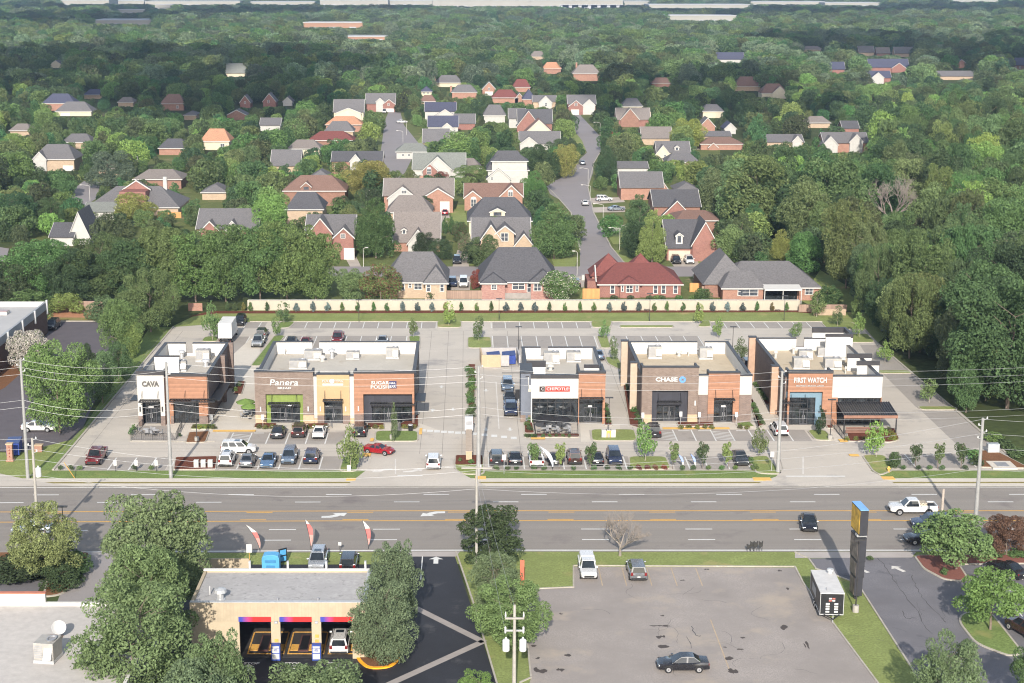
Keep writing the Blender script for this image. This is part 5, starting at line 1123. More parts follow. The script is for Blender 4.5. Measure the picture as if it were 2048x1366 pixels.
H('house with orange-tan hip roof and cream walls', 402, 458, 300, 282, 257, 11, 'hip', w_cream, r_orange, [], [(445, 292, 8, 9)])
H('house with blue-grey roof near the upper left', 86, 148, 222, 206, 187, 10, 'hip', w_or, r_navy, chim=(119, 196, w_white), show=(86, 187, 148, 210, 222))
H('house with grey hip roof and cream garage at upper left', 112, 182, 232, 223, 203, 10, 'hip', w_cream, r_grey, [], [], (122, 140, 226))
H('red-brown hip-roofed brick house at upper left', 322, 367, 221, 207, 188, 10, 'hip', w_or, r_brown, [], [(355, 214, 4, 5)])
H('small brown roof beside the red-brown brick house', 236, 266, 214, 204, 194, 9, 'hip', w_tan, r_tan)
H('small brick house with white-edged low gable', 454, 492, 240, 230, 220, 9, 'gy', w_or, r_grey)
H('narrow brick gabled house among dark trees, left one', 480, 500, 216, 204, 191, 9, 'gy', w_red, r_grey, [], [(490, 205, 3, 4)])
H('narrow brick gabled house among dark trees, right one', 526, 551, 214, 202, 187, 9, 'gy', w_red, r_grey, [], [(537, 203, 3, 5)])
H('grey-roofed house end just right of the dark trees', 566, 584, 212, 203, 194, 9, 'gy', w_white, r_grey)
H('pale gabled house among the dark trees at upper left', 452, 496, 154, 145, 127, 9, 'gx', w_cream, r_green)
H('small white gable poking out of the trees at far upper left', 99, 124, 136, 130, 121, 9, 'gy', w_cream, r_grey)
# right, far
H('brown hip-roofed house among trees at upper right, left one', 1470, 1522, 182, 172, 153, 11, 'hip', w_tan, r_brown)
H('brown-roofed white gabled house at upper right', 1524, 1574, 197, 186, 167, 11, 'hip', w_cream, r_brown, [(1545, 1574, 173, 186, 1, w_cream)])
H('large tan brick house with chimney at the top right of centre', 1146, 1200, 162, 147, 129, 11, 'hip', w_or, r_tan, chim=(1153, 125, w_or))
H('tan roof half hidden by trees left of the large tan brick house', 1086, 1122, 148, 137, 124, 10, 'hip', w_or, r_orange)
H('white-fronted navy roof house in the far right cluster', 1656, 1690, 148, 138, 124, 10, 'gx', w_red, r_navy)
H('wide navy-roofed house in the far right cluster', 1738, 1818, 145, 134, 118, 11, 'gx', w_red, r_navy, [(1784, 1812, 126, 136, 1, w_red)])
H('brick house with dark roof and white gable at far right', 1738, 1782, 168, 155, 142, 10, 'gx', w_red, r_navy, [(1744, 1768, 145, 155, 1, w_white)])
H('pale gabled house in the far right cluster, first from the left', 1718, 1748, 112, 104, 92, 9, 'gx', w_tan, r_grey)
H('brown-grey gabled house in the far right cluster, second from the left', 1754, 1780, 112, 106, 95, 9, 'gx', w_or, r_tan)
H('grey gabled house in the far right cluster, third from the left', 1790, 1826, 114, 106, 94, 9, 'gx', w_tan, r_grey)
H('small brick gable house among dark trees at far right', 1912, 1934, 136, 128, 119, 9, 'gy', w_or, r_grey)
H('grey roof behind the trees at far right', 1876, 1950, 160, 152, 142, 10, 'gx', w_tan, r_grey)
H('dark brick house at the right edge', 2024, 2060, 142, 130, 116, 12, 'gx', w_brown, r_navy, [], [(2032, 135, 3, 3), (2040, 135, 3, 3)])
# more roofs half hidden by trees
for l, a, c, ba, e_, r_, t, w, rf in (('white gabled house left of the bright red brick house', 1018, 1050, 256, 236, 217, 'gx', w_white, r_grey), ('grey-roofed white house right of the big dark tree at top centre', 968, 1010, 246, 230, 209, 'hip', w_white, r_grey), ('small pink-walled house above the white gabled house', 1030, 1048, 206, 198, 187, 'gy', w_or, r_grey), ('pair of tan roofs at the edge of the wood, upper right', 1614, 1660, 256, 246, 232, 'hip', w_tan, r_tan), ('dark grey roof just right of the orange brick gable', 1352, 1398, 396, 384, 363, 'hip', w_tan, r_grey), ('white-edged gable among trees right of the pale house', 1450, 1472, 268, 258, 246, 'gy', w_white, r_navy),
        ('brown roof among dark trees above the street end', 1304, 1344, 174, 166, 155, 'hip', w_brown, r_brown), ('small gabled roof near the top, left of the tan brick house', 1062, 1090, 120, 112, 102, 'hip', w_tan, r_tan), ('white gabled row roof near the top right', 1434, 1488, 126, 118, 105, 'gx', w_white, r_navy), ('tan low roof near the top right', 1606, 1646, 104, 99, 92, 'hip', w_tan, r_tan), ('grey roof corner beside the red-brown brick house', 368, 392, 240, 232, 222, 'hip', w_tan, r_grey), ('grey hip roof left of the oak by the yellow-green maple', 620, 660, 372, 356, 338, 'hip', w_or, r_grey), ('grey-brown roof below the weeping willow', 906, 960, 350, 336, 316, 'hip', w_tan, r_tan), ('cream house with grey roof right of the main street, upper', 1246, 1284, 226, 212, 196, 'hip', w_cream, r_grey), ('tan brick house with charcoal roof, left of the conical street tree', 1150, 1180, 214, 204, 192, 'hip', w_tan, r_dark), ('low brown roof by the left cul-de-sac', 196, 236, 350, 340, 324, 'hip', w_tan, r_brown),
        ('grey roof above the long dark grey roof with two gables', 404, 452, 400, 386, 366, 'hip', w_tan, r_grey), ('charcoal roof among trees left of the orange-tan roof', 318, 372, 310, 296, 277, 'hip', w_or, r_dark), ('red brick house with grey roof, left of the grey-roofed white house', 908, 950, 260, 246, 228, 'gx', w_red, r_grey), ('tan roof among the trees at the far left', 20, 58, 272, 262, 247, 'hip', w_tan, r_tan), ('navy roof among the dark trees at upper left', 168, 204, 198, 190, 178, 'hip', w_tan, r_navy), ('grey gable half hidden left of centre', 520, 560, 262, 250, 236, 'gx', w_white, r_grey)): H(l, a, c, ba, e_, r_, 10, t, w, rf)
# far halls and warehouses beyond the woods
m_hall = M('pale_hall_wall', (.28, .262, .225), .8, .05, .02); m_hallr = M('pale_hall_roof', (.33, .325, .32), .8, .04, .02); m_hallo = M('clay_hall_wall', (.30, .17, .11), .85, .08, .02)
def hall(label, pl, pr, top, bot, m=None, d=90):
    Y = G(935, bot)[1]; x0, x1 = rx(pl, pr, 5, Y); h = max(4, Zat(Y, top)); h = min(h, 21)
    r = tag(empty('warehouse', ((x0 + x1) / 2, Y, 0), absolute=True), label, 'warehouse', 'warehouses on the horizon')
    b = MB(); b.box(x0, x1, Y, Y + d, 0, h, m or m_hall); b.build('wall', None, r)
    b = MB(); b.box(x0 - .5, x1 + .5, Y - .5, Y + d + .5, h, h + 1.0, m_hallr); b.build('roof', None, r)
    f = MB(); n = max(3, int((x1 - x0) / 18))
    for i in range(n): u = x0 + (x1 - x0) * (i + .3) / n; f.box(u, u + (x1 - x0) / n * .35, Y - .3, Y - .02, .5, h * .45, m_grey_m)
    f.build('loading_door', None, r); HRECT.append((pl, top - 3, pr, top + (bot - top) * .7, bot)); HOUSES.append((x0, x1, Y, Y + d))
for a in (('long white warehouse at the top left', 122, 218, 1, 13), ('long pale warehouse along the top, left of centre', 290, 480, 3, 13), ('white warehouse between trees at the top', 500, 630, 4, 12), ('pale warehouse with white roof above centre', 640, 776, 1, 15), ('largest cream warehouse at the top centre', 865, 1246, 1, 19, None, 160), ('low grey warehouse right of the cream one', 1120, 1246, 10, 19), ('flat white-roofed hall among trees at upper left', 188, 306, 41, 52, None, 60), ('grey works building with long roof at the right top', 1335, 1472, 32, 45, None, 60), ('white warehouse at the top right', 1298, 1500, 10, 20), ('low pale warehouse at the far right top', 1500, 1650, 4, 12),
          ('pale hall joining two warehouses above centre', 776, 864, 2, 14), ('pale hall right of the largest cream warehouse', 1248, 1300, 3, 14), ('long pale hall behind trees at the right top', 1650, 1760, 6, 13), ('white hall behind the trees left of the top left warehouse', 222, 288, 2, 11), ('small white hall at the top right corner', 1900, 1996, 0, 6), ('long clay-coloured hall behind the woods', 606, 726, 46, 60, m_hallo, 40), ('low clay-coloured hall above centre', 690, 775, 74, 82, m_hallo, 30), ('small white house-like hall at upper left', 310, 345, 10, 22, None, 30), ('pale grey hall on a rise at upper left', 236, 290, 20, 29, None, 30)): hall(*a)
# ================================================================ trees and shrubs
L_MID, L_DARK, L_YEL, L_BLUE, L_LIGHT, L_OLIVE = (.100, .168, .054), (.066, .112, .042), (.27, .29, .055), (.15, .205, .115), (.165, .250, .066), (.135, .195, .075)
lm = {'mid': leafmat('leaf_mid', L_MID), 'dark': leafmat('leaf_dark', L_DARK), 'yellow': leafmat('leaf_yellow', L_YEL, .35), 'blue': leafmat('leaf_blue', L_BLUE), 'light': leafmat('leaf_light', L_LIGHT), 'olive': leafmat('leaf_olive', L_OLIVE),
      'wood': leafmat('leaf_wood', (.104, .164, .052), .3, .055), 'est': leafmat('leaf_estate', (.092, .146, .056), .3, .075), 'red': leafmat('leaf_red', (.20, .05, .035)), 'bronze': leafmat('leaf_bronze', (.15, .085, .05), .35, .02), 'white': leafmat('blossom_white', (.52, .47, .40), .25, .01), 'pink': leafmat('blossom_pink', (.36, .17, .16), .3, .01),
      'fresh': leafmat('leaf_fresh', (.160, .240, .070), .3, .01, .38, .06), 'sage': leafmat('leaf_sage', (.145, .205, .088), .3, .01, .38, .06), 'lime': leafmat('leaf_lime', (.25, .29, .065), .35, .01, .38, .05), 'spruce': leafmat('leaf_blue_spruce', (.15, .20, .19), .25, .02), 'gold': leafmat('leaf_gold', (.24, .20, .04), .3, .03)}
m_bark = M('bark', (.16, .125, .10), .95, .3, 2.5, spec=.1); m_barkp = M('pale_bark', (.34, .29, .245), .95, .2, 2.5, spec=.1)
rng = np.random.default_rng(11)
def env_fn(kind):
    if kind == 'broad': return lambda t: .5 * np.sqrt(np.clip(1 - ((t - .46) / .56) ** 2, 0, 1))
    if kind == 'cone': return lambda t: .5 * np.clip(np.minimum(1, .62 + t * 2.2), 0, 1) * np.clip(1 - np.clip(t - .2, 0, 1) / .82, 0, 1) ** .62
    if kind == 'oval': return lambda t: .5 * np.sqrt(np.clip(1 - ((t - .42) / .6) ** 2, 0, 1)) * (1 - .25 * t)
    if kind == 'column': return lambda t: .5 * np.clip(np.minimum(1, .7 + 2 * t), 0, 1) * np.clip(1 - np.clip(t - .3, 0, 1) / .72, 0, 1) ** .7
    if kind == 'vase': return lambda t: .5 * np.clip(.35 + .75 * t, 0, 1) * np.sqrt(np.clip(1 - np.clip(t - .55, 0, 1) ** 2 / .25, 0, 1))
    if kind == 'flat': return lambda t: .5 * np.sqrt(np.clip(1 - ((t - .3) / .72) ** 2, 0, 1))
    if kind == 'bush': return lambda t: .5 * np.sqrt(np.clip(1 - ((t - .25) / .76) ** 2, 0, 1))
def leaf_quads(pos, nrm, size, rg, stretch=1.5):
    n = len(pos); r = rg.normal(size=(n, 3)); t = np.cross(nrm, r); t /= np.linalg.norm(t, axis=1, keepdims=True) + 1e-9; b = np.cross(nrm, t)
    s = size[:, None]
    v = np.stack([pos - t * s * stretch * .5, pos + b * s * .42 - t * s * .05, pos + t * s * stretch * .5, pos - b * s * .42 + t * s * .05], 1)
    return v.reshape(-1, 3)
def quads_mesh(name, v, m, tris=None):
    n = len(v) // 4; me = bpy.data.meshes.new(name)
    me.vertices.add(len(v)); me.vertices.foreach_set('co', v.astype(np.float32).ravel())
    me.loops.add(n * 4); me.loops.foreach_set('vertex_index', np.arange(n * 4, dtype=np.int32)); me.polygons.add(n)
    me.polygons.foreach_set('loop_start', np.arange(0, n * 4, 4, dtype=np.int32)); me.update(calc_edges=True)
    me.materials.append(m); return me
def crown_pts(seed, kind, n, nlobe, lobe, leaf, z0=.14, squash=.85, sx=1.0, gap=.75, droop=.0):
    """leaf clusters on the skin of many uneven lobes that fill the crown's outline; unit height and unit width"""
    rg = np.random.default_rng(seed); f = env_fn(kind)
    t = rg.uniform(.04, .93, nlobe); a = rg.uniform(0, 2 * np.pi, nlobe); rad_ = f(t) * rg.uniform(.35, .92, nlobe)
    lr = lobe * rg.uniform(.6, 1.35, nlobe) * np.clip(f(t) / .42, .35, 1)
    rad_ = np.minimum(rad_, np.maximum(0, f(t) * 1.06 - lr * .55))
    c = np.stack([rad_ * np.cos(a), rad_ * np.sin(a), z0 + (1 - z0) * t], 1)
    k = rg.choice(nlobe, n * 2, p=lr ** 2 / (lr ** 2).sum())
    d = rg.normal(size=(n * 2, 3)); d[:, 2] += .35; d /= np.linalg.norm(d, axis=1, keepdims=True)
    rr = (.80 + .30 * rg.random(n * 2))[:, None]
    p = c[k] + d * lr[k][:, None] * rr * np.array([1, 1, squash])
    keep = np.ones(n * 2, bool)
    for j in range(nlobe):
        q = (p - c[j]) / (lr[j] * np.array([1, 1, squash])); keep &= ((q ** 2).sum(1) > gap ** 2 * .8) | (k == j)
    p, d = p[keep][:n], d[keep][:n]; m = len(p)
    if droop: p[:, 2] -= droop * rg.random(m) ** 2
    nr = d * .75 + rg.normal(size=(m, 3)) * .55 + np.array([0, -.12, .3]); nr /= np.linalg.norm(nr, axis=1, keepdims=True)
    p[:, 2] = np.maximum(p[:, 2], z0 * .5)
    return p, nr, leaf * rg.uniform(.6, 1.45, m), rg
def trunk_mesh(seed, kind, z0, r=.022, multi=1, m=None, top=.72):
    rg = random.Random(seed); b = MB()
    for s in range(multi):
        ox, oy = (0, 0) if multi == 1 else (rg.uniform(-.03, .03), rg.uniform(-.03, .03)); p = Vector((ox, oy, -.01)); rr = r
        tip = Vector((ox * 4, oy * 4, top)); prev = p
        for k in range(1, 6):
            q = p.lerp(tip, k / 5) + Vector((rg.uniform(-.015, .015), rg.uniform(-.015, .015), 0)); r2 = r * (1 - .17 * k)
            b.tube(prev, q, rr, max(.003, r2), 7)
            if k >= 2:
                for _ in range(2):
                    a = rg.uniform(0, 6.28); l = rg.uniform(.16, .3); e = q + Vector((math.cos(a) * l, math.sin(a) * l, rg.uniform(.08, .2))); b.tube(q, e, max(.003, r2 * .55), .002, 5)
            prev, rr = q, r2
    return b
PROTO = {}
def proto(key, kind, n, nlobe, lobe, leaf, z0, mat_, seed, bark=None, r=.02, multi=1, top=.72, **k):
    p, nr, s, rg = crown_pts(seed, kind, n, nlobe, lobe, leaf, z0, **k)
    me = quads_mesh('crown', leaf_quads(p, nr, s, rg), mat_)
    b = trunk_mesh(seed, kind, z0, r, multi, None, top)
    tm = bpy.data.meshes.new('trunk'); tm.from_pydata(b.v, [], b.f); tm.materials.append(bark or m_bark)
    PROTO[key] = (me, tm)
for i in range(3):
    proto('near%d' % i, 'broad', 25000, 78, .108, .0165, .13, lm['mid'], 20 + i, r=.016)
    proto('mid%d' % i, 'broad', 13000, 40, .165, .022, .10, lm['mid'], 30 + i, r=.016)
for i in range(4): proto('far%d' % i, 'broad' if i else 'oval', 2600, 15, .235, .047, .06, lm['est'], 40 + i, r=.018)
for i in range(2):
    proto('cone%d' % i, 'cone', 18000, 95, .105, .0165, .05, lm['dark'], 50 + i, r=.018)
    proto('flat%d' % i, 'flat', 9000, 46, .15, .028, .30, lm['light'], 60 + i, r=.022, squash=.6)
    proto('young%d' % i, 'oval', 1500, 26, .13, .042, .22, lm['light'], 70 + i, r=.013, gap=.5, bark=m_barkp)
    proto('vase%d' % i, 'vase', 1100, 22, .16, .055, .22, lm['mid'], 80 + i, r=.014, gap=.4, multi=3, top=.85)
    proto('feather%d' % i, 'broad', 24000, 85, .095, .016, .06, lm['olive'], 90 + i, r=.012, multi=3, gap=.5, squash=1.0)
    proto('column%d' % i, 'column', 1500, 24, .17, .055, .02, lm['dark'], 100 + i, r=.02)
    proto('bush%d' % i, 'bush', 900, 16, .22, .085, .02, lm['mid'], 110 + i, r=.02)
    proto('bigbush%d' % i, 'bush', 6500, 50, .16, .035, .02, lm['dark'], 115 + i, r=.02)
proto('willow0', 'broad', 5000, 40, .15, .03, .08, lm['light'], 120, droop=.22)
proto('ever0', 'broad', 14000, 90, .105, .022, .02, lm['dark'], 125, squash=.55)
def blossom(key, base, col, col2, n, share, leaf):
    """a crown whose outer tips are flowers"""
    me, tm = PROTO[base]; me = me.copy(); me.materials.clear(); me.materials.append(lm[col2]); me.materials.append(lm[col]); k = len(me.polygons)
    me.polygons.foreach_set('material_index', (np.random.default_rng(3).random(k) < share).astype(np.int32)); PROTO[key] = (me, tm)
blossom('white_flower', 'mid1', 'white', 'olive', 0, .85, 0); blossom('myrtle_pink', 'mid0', 'pink', 'olive', 0, .22, 0); blossom('myrtle_red', 'mid2', 'bronze', 'mid', 0, .42, 0); blossom('myrtle_white', 'mid2', 'white', 'mid', 0, .16, 0); blossom('gold_bush', 'bush1', 'gold', 'mid', 0, .6, 0); blossom('red_bush', 'bush0', 'red', 'bronze', 0, .7, 0)
def bare_mesh(seed, up=.6):
    rg = random.Random(seed); b = MB()
    def grow(p, d, l, r, lev):
        q = p + d * l; b.tube(p, q, r, r * .68, 6 if lev < 2 else 4, cap=False)
        if lev >= 5 or r < .0016: return
        for _ in range(3 if lev < 4 else 2):
            e = (d + Vector((rg.uniform(-.75, .75), rg.uniform(-.75, .75), rg.uniform(-.25, up)))).normalized(); grow(q, e, l * rg.uniform(.62, .85), r * .62, lev + 1)
    for a in (0, .9, 1.9, 2.8, 3.9, 5.1): grow(Vector((0, 0, .13 + .02 * a)), Vector((math.cos(a) * rg.uniform(.5, 1.1), math.sin(a) * rg.uniform(.5, 1.1), .8)).normalized(), rg.uniform(.14, .22), .014, 0)
    t = MB(); t.tube((0, 0, -.01), (0, 0, .25), .024, .012, 8)
    return b, t
bb, bt = bare_mesh(5); m_twig = M('bare_bark', (.22, .19, .165), .95, .2, 2.5, spec=.1)
me = bpy.data.meshes.new('branches'); me.from_pydata(bb.v, [], bb.f); me.materials.append(m_twig); tm = bpy.data.meshes.new('trunk'); tm.from_pydata(bt.v, [], bt.f); tm.materials.append(m_twig); PROTO['bare'] = (me, tm)
TREES = []       # (x, y, half width, height) of what stands already
def plant(name, key, x, y, w, h, label, cat='tree', group=None, leaf=None, rz=None, z=0.0):
    me, tm = PROTO[key]
    single = cat == 'shrub'
    if single:
        o = bpy.data.objects.new(name, me); COL.objects.link(o)
    else:
        o = empty(name); c = bpy.data.objects.new('crown' if key != 'bare' else 'branches', me); COL.objects.link(c); c.parent = o
        t = bpy.data.objects.new('trunk', tm); COL.objects.link(t); t.parent = o
    o.location = (x, y, z); o.scale = (w, w, h); o.rotation_euler = (0, 0, random.uniform(0, 6.28) if rz is None else rz)
    if leaf:
        c_ = o if single else c; c_.material_slots[0].link = 'OBJECT'; c_.material_slots[0].material = lm[leaf]
    tag(o, label, cat, group); TREES.append((x, y, w / 2, h)); return o
def T(xc, top, base, wpx, key, label, leaf=None, name='tree', cat='tree', group=None, z=0.0):
    x, y, _ = G(xc, base, z); h = max(.4, Zat(y, top) - z); w = wpx * mpp(y, h * .5)
    return plant(name, key, x, y, w, h, label, cat, group, leaf, z=z)
# near trees
T(94, 1008, 1158, 150, 'near0', 'yellow-green maple at the near left beside the road', 'lime', 'maple_tree')
T(315, 984, 1225, 228, 'near1', 'tall bright green tree left of the oil change garage, nearest the road', 'fresh', 'broadleaf_tree')
T(300, 1098, 1320, 215, 'near2', 'yellowish green tree between the tall road tree and the big near tree', 'fresh', 'broadleaf_tree')
T(276, 1168, 1425, 268, 'feather0', 'biggest near tree, grey-green, over the white flat roof', 'sage', 'broadleaf_tree')
T(440, 1262, 1490, 150, 'feather1', 'grey-green tree in front of the left end of the garage', 'sage', 'broadleaf_tree')
T(625, 1336, 1520, 260, 'near1', 'low green tree crown below the garage bays', 'sage', 'broadleaf_tree')
T(390, 1325, 1540, 190, 'near2', 'green tree crown at the bottom edge left of the garage bays', 'sage', 'broadleaf_tree')
T(792, 1080, 1262, 116, 'feather1', 'feathery tree behind the right corner of the garage', 'sage', 'broadleaf_tree')
T(766, 1160, 1322, 140, 'feather0', 'feathery tree growing in the yellow-kerbed bed at the garage corner', 'sage', 'broadleaf_tree')
T(980, 1008, 1122, 138, 'ever0', 'dark rounded evergreen by the road beside the concrete pole', None, 'evergreen_tree')
T(990, 1105, 1222, 110, 'feather1', 'grey-green bushy tree right below the dark evergreen', 'sage', 'broadleaf_tree')
T(1022, 1165, 1292, 155, 'near0', 'bright green tree just behind the transformer pole', 'fresh', 'broadleaf_tree')
T(950, 1346, 1430, 90, 'feather0', 'small tree crown at the bottom edge on the grass strip', 'fresh', 'broadleaf_tree')
T(1240, 1004, 1112, 130, 'bare', 'bare leafless tree on the grass verge above the worn lot', None, 'bare_tree')
T(1912, 1028, 1140, 150, 'flat0', 'flat-topped green tree in the red mulch bed at right', 'fresh', 'broadleaf_tree')
T(2012, 1030, 1112, 95, 'near2', 'bronze-leaved tree at the right edge by the road', 'bronze', 'broadleaf_tree')
T(1980, 1143, 1262, 128, 'flat1', 'green tree on the grassy car park island at right', 'fresh', 'broadleaf_tree')
T(1893, 1270, 1450, 148, 'feather0', 'olive green tree at the bottom right beside the drive', 'sage', 'broadleaf_tree')
T(2070, 1290, 1440, 110, 'near1', 'tree crown cut by the bottom right corner', 'mid', 'broadleaf_tree')
for px, top, base, w, l, k in ((60, 1102, 1148, 160, 'wide dark juniper bush at the left edge under the maple', 0), (138, 1105, 1148, 90, 'dark juniper bush right of the maple trunk', 1), (122, 1128, 1172, 80, 'nearest dark juniper bush in the mulch bed at left', 0), (1740, 1104, 1122, 10, '', 0)):
    if l: T(px, top, base, w, 'bigbush%d' % k, l, 'dark', 'juniper_bush', 'bush')
# between the left store and the shops
T(120, 684, 866, 156, 'near1', 'large round green tree beside the brown store', 'fresh', 'broadleaf_tree')
T(60, 660, 742, 78, 'white_flower', 'white flowering tree by the brown store wall', None, 'flowering_tree')
T(243, 598, 712, 104, 'near2', 'dark conical tree in the row left of the small restaurant', 'mid', 'broadleaf_tree')
T(302, 538, 664, 118, 'near0', 'tallest tree at the back of the row left of the small restaurant', 'mid', 'broadleaf_tree')
T(262, 644, 716, 48, 'mid1', 'light green tree in front of the conical tree', 'light', 'broadleaf_tree')
T(206, 704, 806, 62, 'mid0', 'yellow-flecked tree right of the large round tree', 'olive', 'broadleaf_tree')
T(238, 688, 760, 52, 'mid2', 'green tree in the row just left of the drive', 'mid', 'broadleaf_tree')
T(176, 690, 780, 46, 'mid1', 'dark tree squeezed behind the large round tree', 'dark', 'broadleaf_tree')
for i, (px, top, base, w, c) in enumerate(((20, 520, 612, 150, 'mid'), (82, 478, 606, 150, 'mid'), (150, 500, 612, 130, 'mid'), (206, 468, 604, 150, 'dark'), (262, 476, 606, 130, 'dark'), (325, 452, 602, 150, 'wood'), (392, 462, 604, 150, 'mid'), (452, 448, 603, 140, 'wood'), (520, 452, 604, 130, 'wood'), (575, 438, 602, 150, 'mid'), (632, 466, 604, 110, 'mid'))):
    T(px, top, base, w, 'near%d' % (i % 3), ['leftmost oak of the tall row behind the left lot', 'second oak from the left in the tall row', 'third oak from the left in the tall row', 'oak of the tall row above the wooden fence', 'dark oak of the tall row left of its middle', 'highest oak near the middle of the tall row', 'oak right of the middle of the tall row', 'oak above the left end of the white wall', 'oak behind the left end of the white wall', 'oak in front of the red brick garage house', 'rightmost oak of the tall row'][i], c, 'oak_tree', group='oaks behind the left lot')
for px, top, base, w, l, leaf in ((135, 585, 625, 70, 'low bush hanging over the wooden fence, right one', 'light'), (60, 580, 630, 90, 'low bush hanging over the wooden fence, left one', 'mid'), (206, 590, 640, 60, 'feathery bush beside the wooden fence', 'olive'), (30, 600, 650, 70, 'bush behind the pale store roof', 'dark')): T(px, top, base, w, 'bigbush0', l, leaf, 'bush', 'bush')
# young trees of the car parks
YT = ((425, 598, 682, 40, 'young light green tree on the bed beside the box truck'), (552, 634, 676, 24, 'slim light tree at the left end of the back car park'), (568, 600, 648, 32, 'darker young tree on the lawn by the white wall, left'), (827, 634, 676, 24, 'young tree behind the right end of the long shop building'), (897, 600, 652, 28, 'young tree on the lawn bulge above the main drive'), (957.6, 629, 683, 28, 'young tree on the square grass island right of the main drive'), (1208, 636, 678, 24, 'young tree on the island behind the drive-through restaurant, back one'), (1226, 671, 724, 22, 'young tree on the island behind the drive-through restaurant, front one'), (1399, 603, 650, 22, 'young tree by the white wall behind the bank'), (1435, 632, 676, 26, 'young tree behind the right corner of the bank'), (1481, 671, 722, 28, 'leafy young tree between the bank and the breakfast restaurant'), (1592, 643, 676, 32, 'young tree behind the breakfast restaurant'), (1675, 606, 654, 26, 'young tree on the back right lawn by the fence'), (1718, 622, 676, 30, 'young tree at the top right corner of the lot'), (1770, 678, 726, 34, 'pale young tree on the right edge of the lot, upper'), (1858, 754, 806, 40, 'pale young tree on the right edge of the lot, middle'), (1633, 580, 634, 36, 'bushy young tree at the right end of the white wall'), (1712, 590, 640, 26, 'slim tree beside the wooden fence end'), (702, 843, 942, 52, 'young tree at the end of the front row by the entrance'), (1290, 843, 924, 52, 'young tree in front of the left end of the bank'), (1518, 850, 914, 36, 'young tree in front of the right end of the bank'), (1752, 838, 916, 50, 'young tree in front of the covered patio'))
for i, (px, top, base, w, l) in enumerate(YT): T(px, top, base, w, 'young%d' % (i % 2), l, 'light', 'young_tree', group='young car park trees')
T(788, 803, 884, 16, 'column0', 'narrow columnar tree on the lawn before the nail bar', 'olive', 'columnar_tree'); T(1640, 808, 870, 20, 'column1', 'dark columnar evergreen at the corner of the breakfast restaurant', 'dark', 'columnar_tree'); T(1788, 903, 936, 26, 'bigbush1', 'leafy round bush at the corner of the right lawn', 'mid', 'bush', 'bush')
for i, (px, l) in enumerate(((1070, 'vase-shaped tree beside the silver feather flag'), (1119, 'vase-shaped tree right of the silver feather flag'), (1180, 'vase-shaped tree before the pair of dark cars'), (1345, 'vase-shaped tree left of the two blue feather flags'), (1404, 'vase-shaped tree right of the two blue feather flags'), (1456, 'vase-shaped tree beside the black sedan'), (1830, 'vase-shaped tree at right, nearest the round bush'), (1876, 'vase-shaped tree at right, middle of three'), (1922, 'vase-shaped tree at right, nearest the tall steel pole'))):
    T(px, 886, 938, 30, 'vase%d' % (i % 2), l, 'light' if i % 2 else 'mid', 'young_tree', group='vase-shaped trees of the front row')
# estate trees with a shape of their own
T(752, 390, 516, 104, 'cone0', 'tall dark pear tree in the middle of the estate', 'dark', 'pear_tree'); T(1108, 401, 518, 106, 'cone1', 'tall green pear tree left of the main street', 'mid', 'pear_tree'); T(1278, 383, 505, 84, 'cone0', 'tall conical tree right of the street, behind its neighbour', 'mid', 'pear_tree'); T(1304, 414, 528, 70, 'cone1', 'slender conical tree left of the garage house', 'light', 'pear_tree')
T(1212, 288, 358, 54, 'cone1', 'conical tree by the street bend', 'mid', 'pear_tree'); T(1088, 288, 362, 62, 'mid0', 'dark round tree left of the street bend', 'dark', 'broadleaf_tree'); T(1132, 288, 356, 50, 'mid1', 'yellow-green round tree left of the street bend', 'yellow', 'broadleaf_tree'); T(1070, 338, 402, 54, 'cone0', 'green tree by the cul-de-sac left of the street', 'mid', 'pear_tree')
T(700, 538, 601, 60, 'mid1', 'dark green bushy tree just behind the white wall', 'olive', 'broadleaf_tree'); T(762, 532, 602, 84, 'myrtle_red', 'crape myrtle with red tips behind the white wall', None, 'crape_myrtle'); T(1117, 543, 602, 76, 'myrtle_white', 'crape myrtle with white and pink flowers behind the white wall', None, 'crape_myrtle'); T(930, 466, 510, 28, 'myrtle_pink', 'pink crape myrtle beside the beige gabled house', None, 'crape_myrtle'); T(920, 446, 484, 36, 'myrtle_red', 'red-tipped crape myrtle behind the pink one', None, 'crape_myrtle')
T(952, 540, 578, 24, 'myrtle_red', 'small red-leaved tree left of the pink brick house', 'red', 'crape_myrtle'); T(968, 472, 532, 66, 'mid2', 'green tree in front of the beige gabled house', 'mid', 'broadleaf_tree'); T(1470, 455, 524, 84, 'mid0', 'light grey-green tree right of the garage house', 'olive', 'broadleaf_tree'); T(1562, 455, 522, 50, 'cone0', 'yellow-green conical tree at the wood edge', 'yellow', 'pear_tree'); T(737, 320, 402, 98, 'near1', 'large yellow-green maple in the estate', 'yellow', 'maple_tree'); T(838, 394, 432, 66, 'mid2', 'round dark tree before the peach gabled house', 'dark', 'broadleaf_tree'); T(848, 466, 508, 44, 'mid0', 'small round tree before the grey-brown steep roof', 'dark', 'broadleaf_tree'); T(884, 478, 520, 50, 'mid1', 'low green tree right of the grey-brown steep roof', 'mid', 'broadleaf_tree')
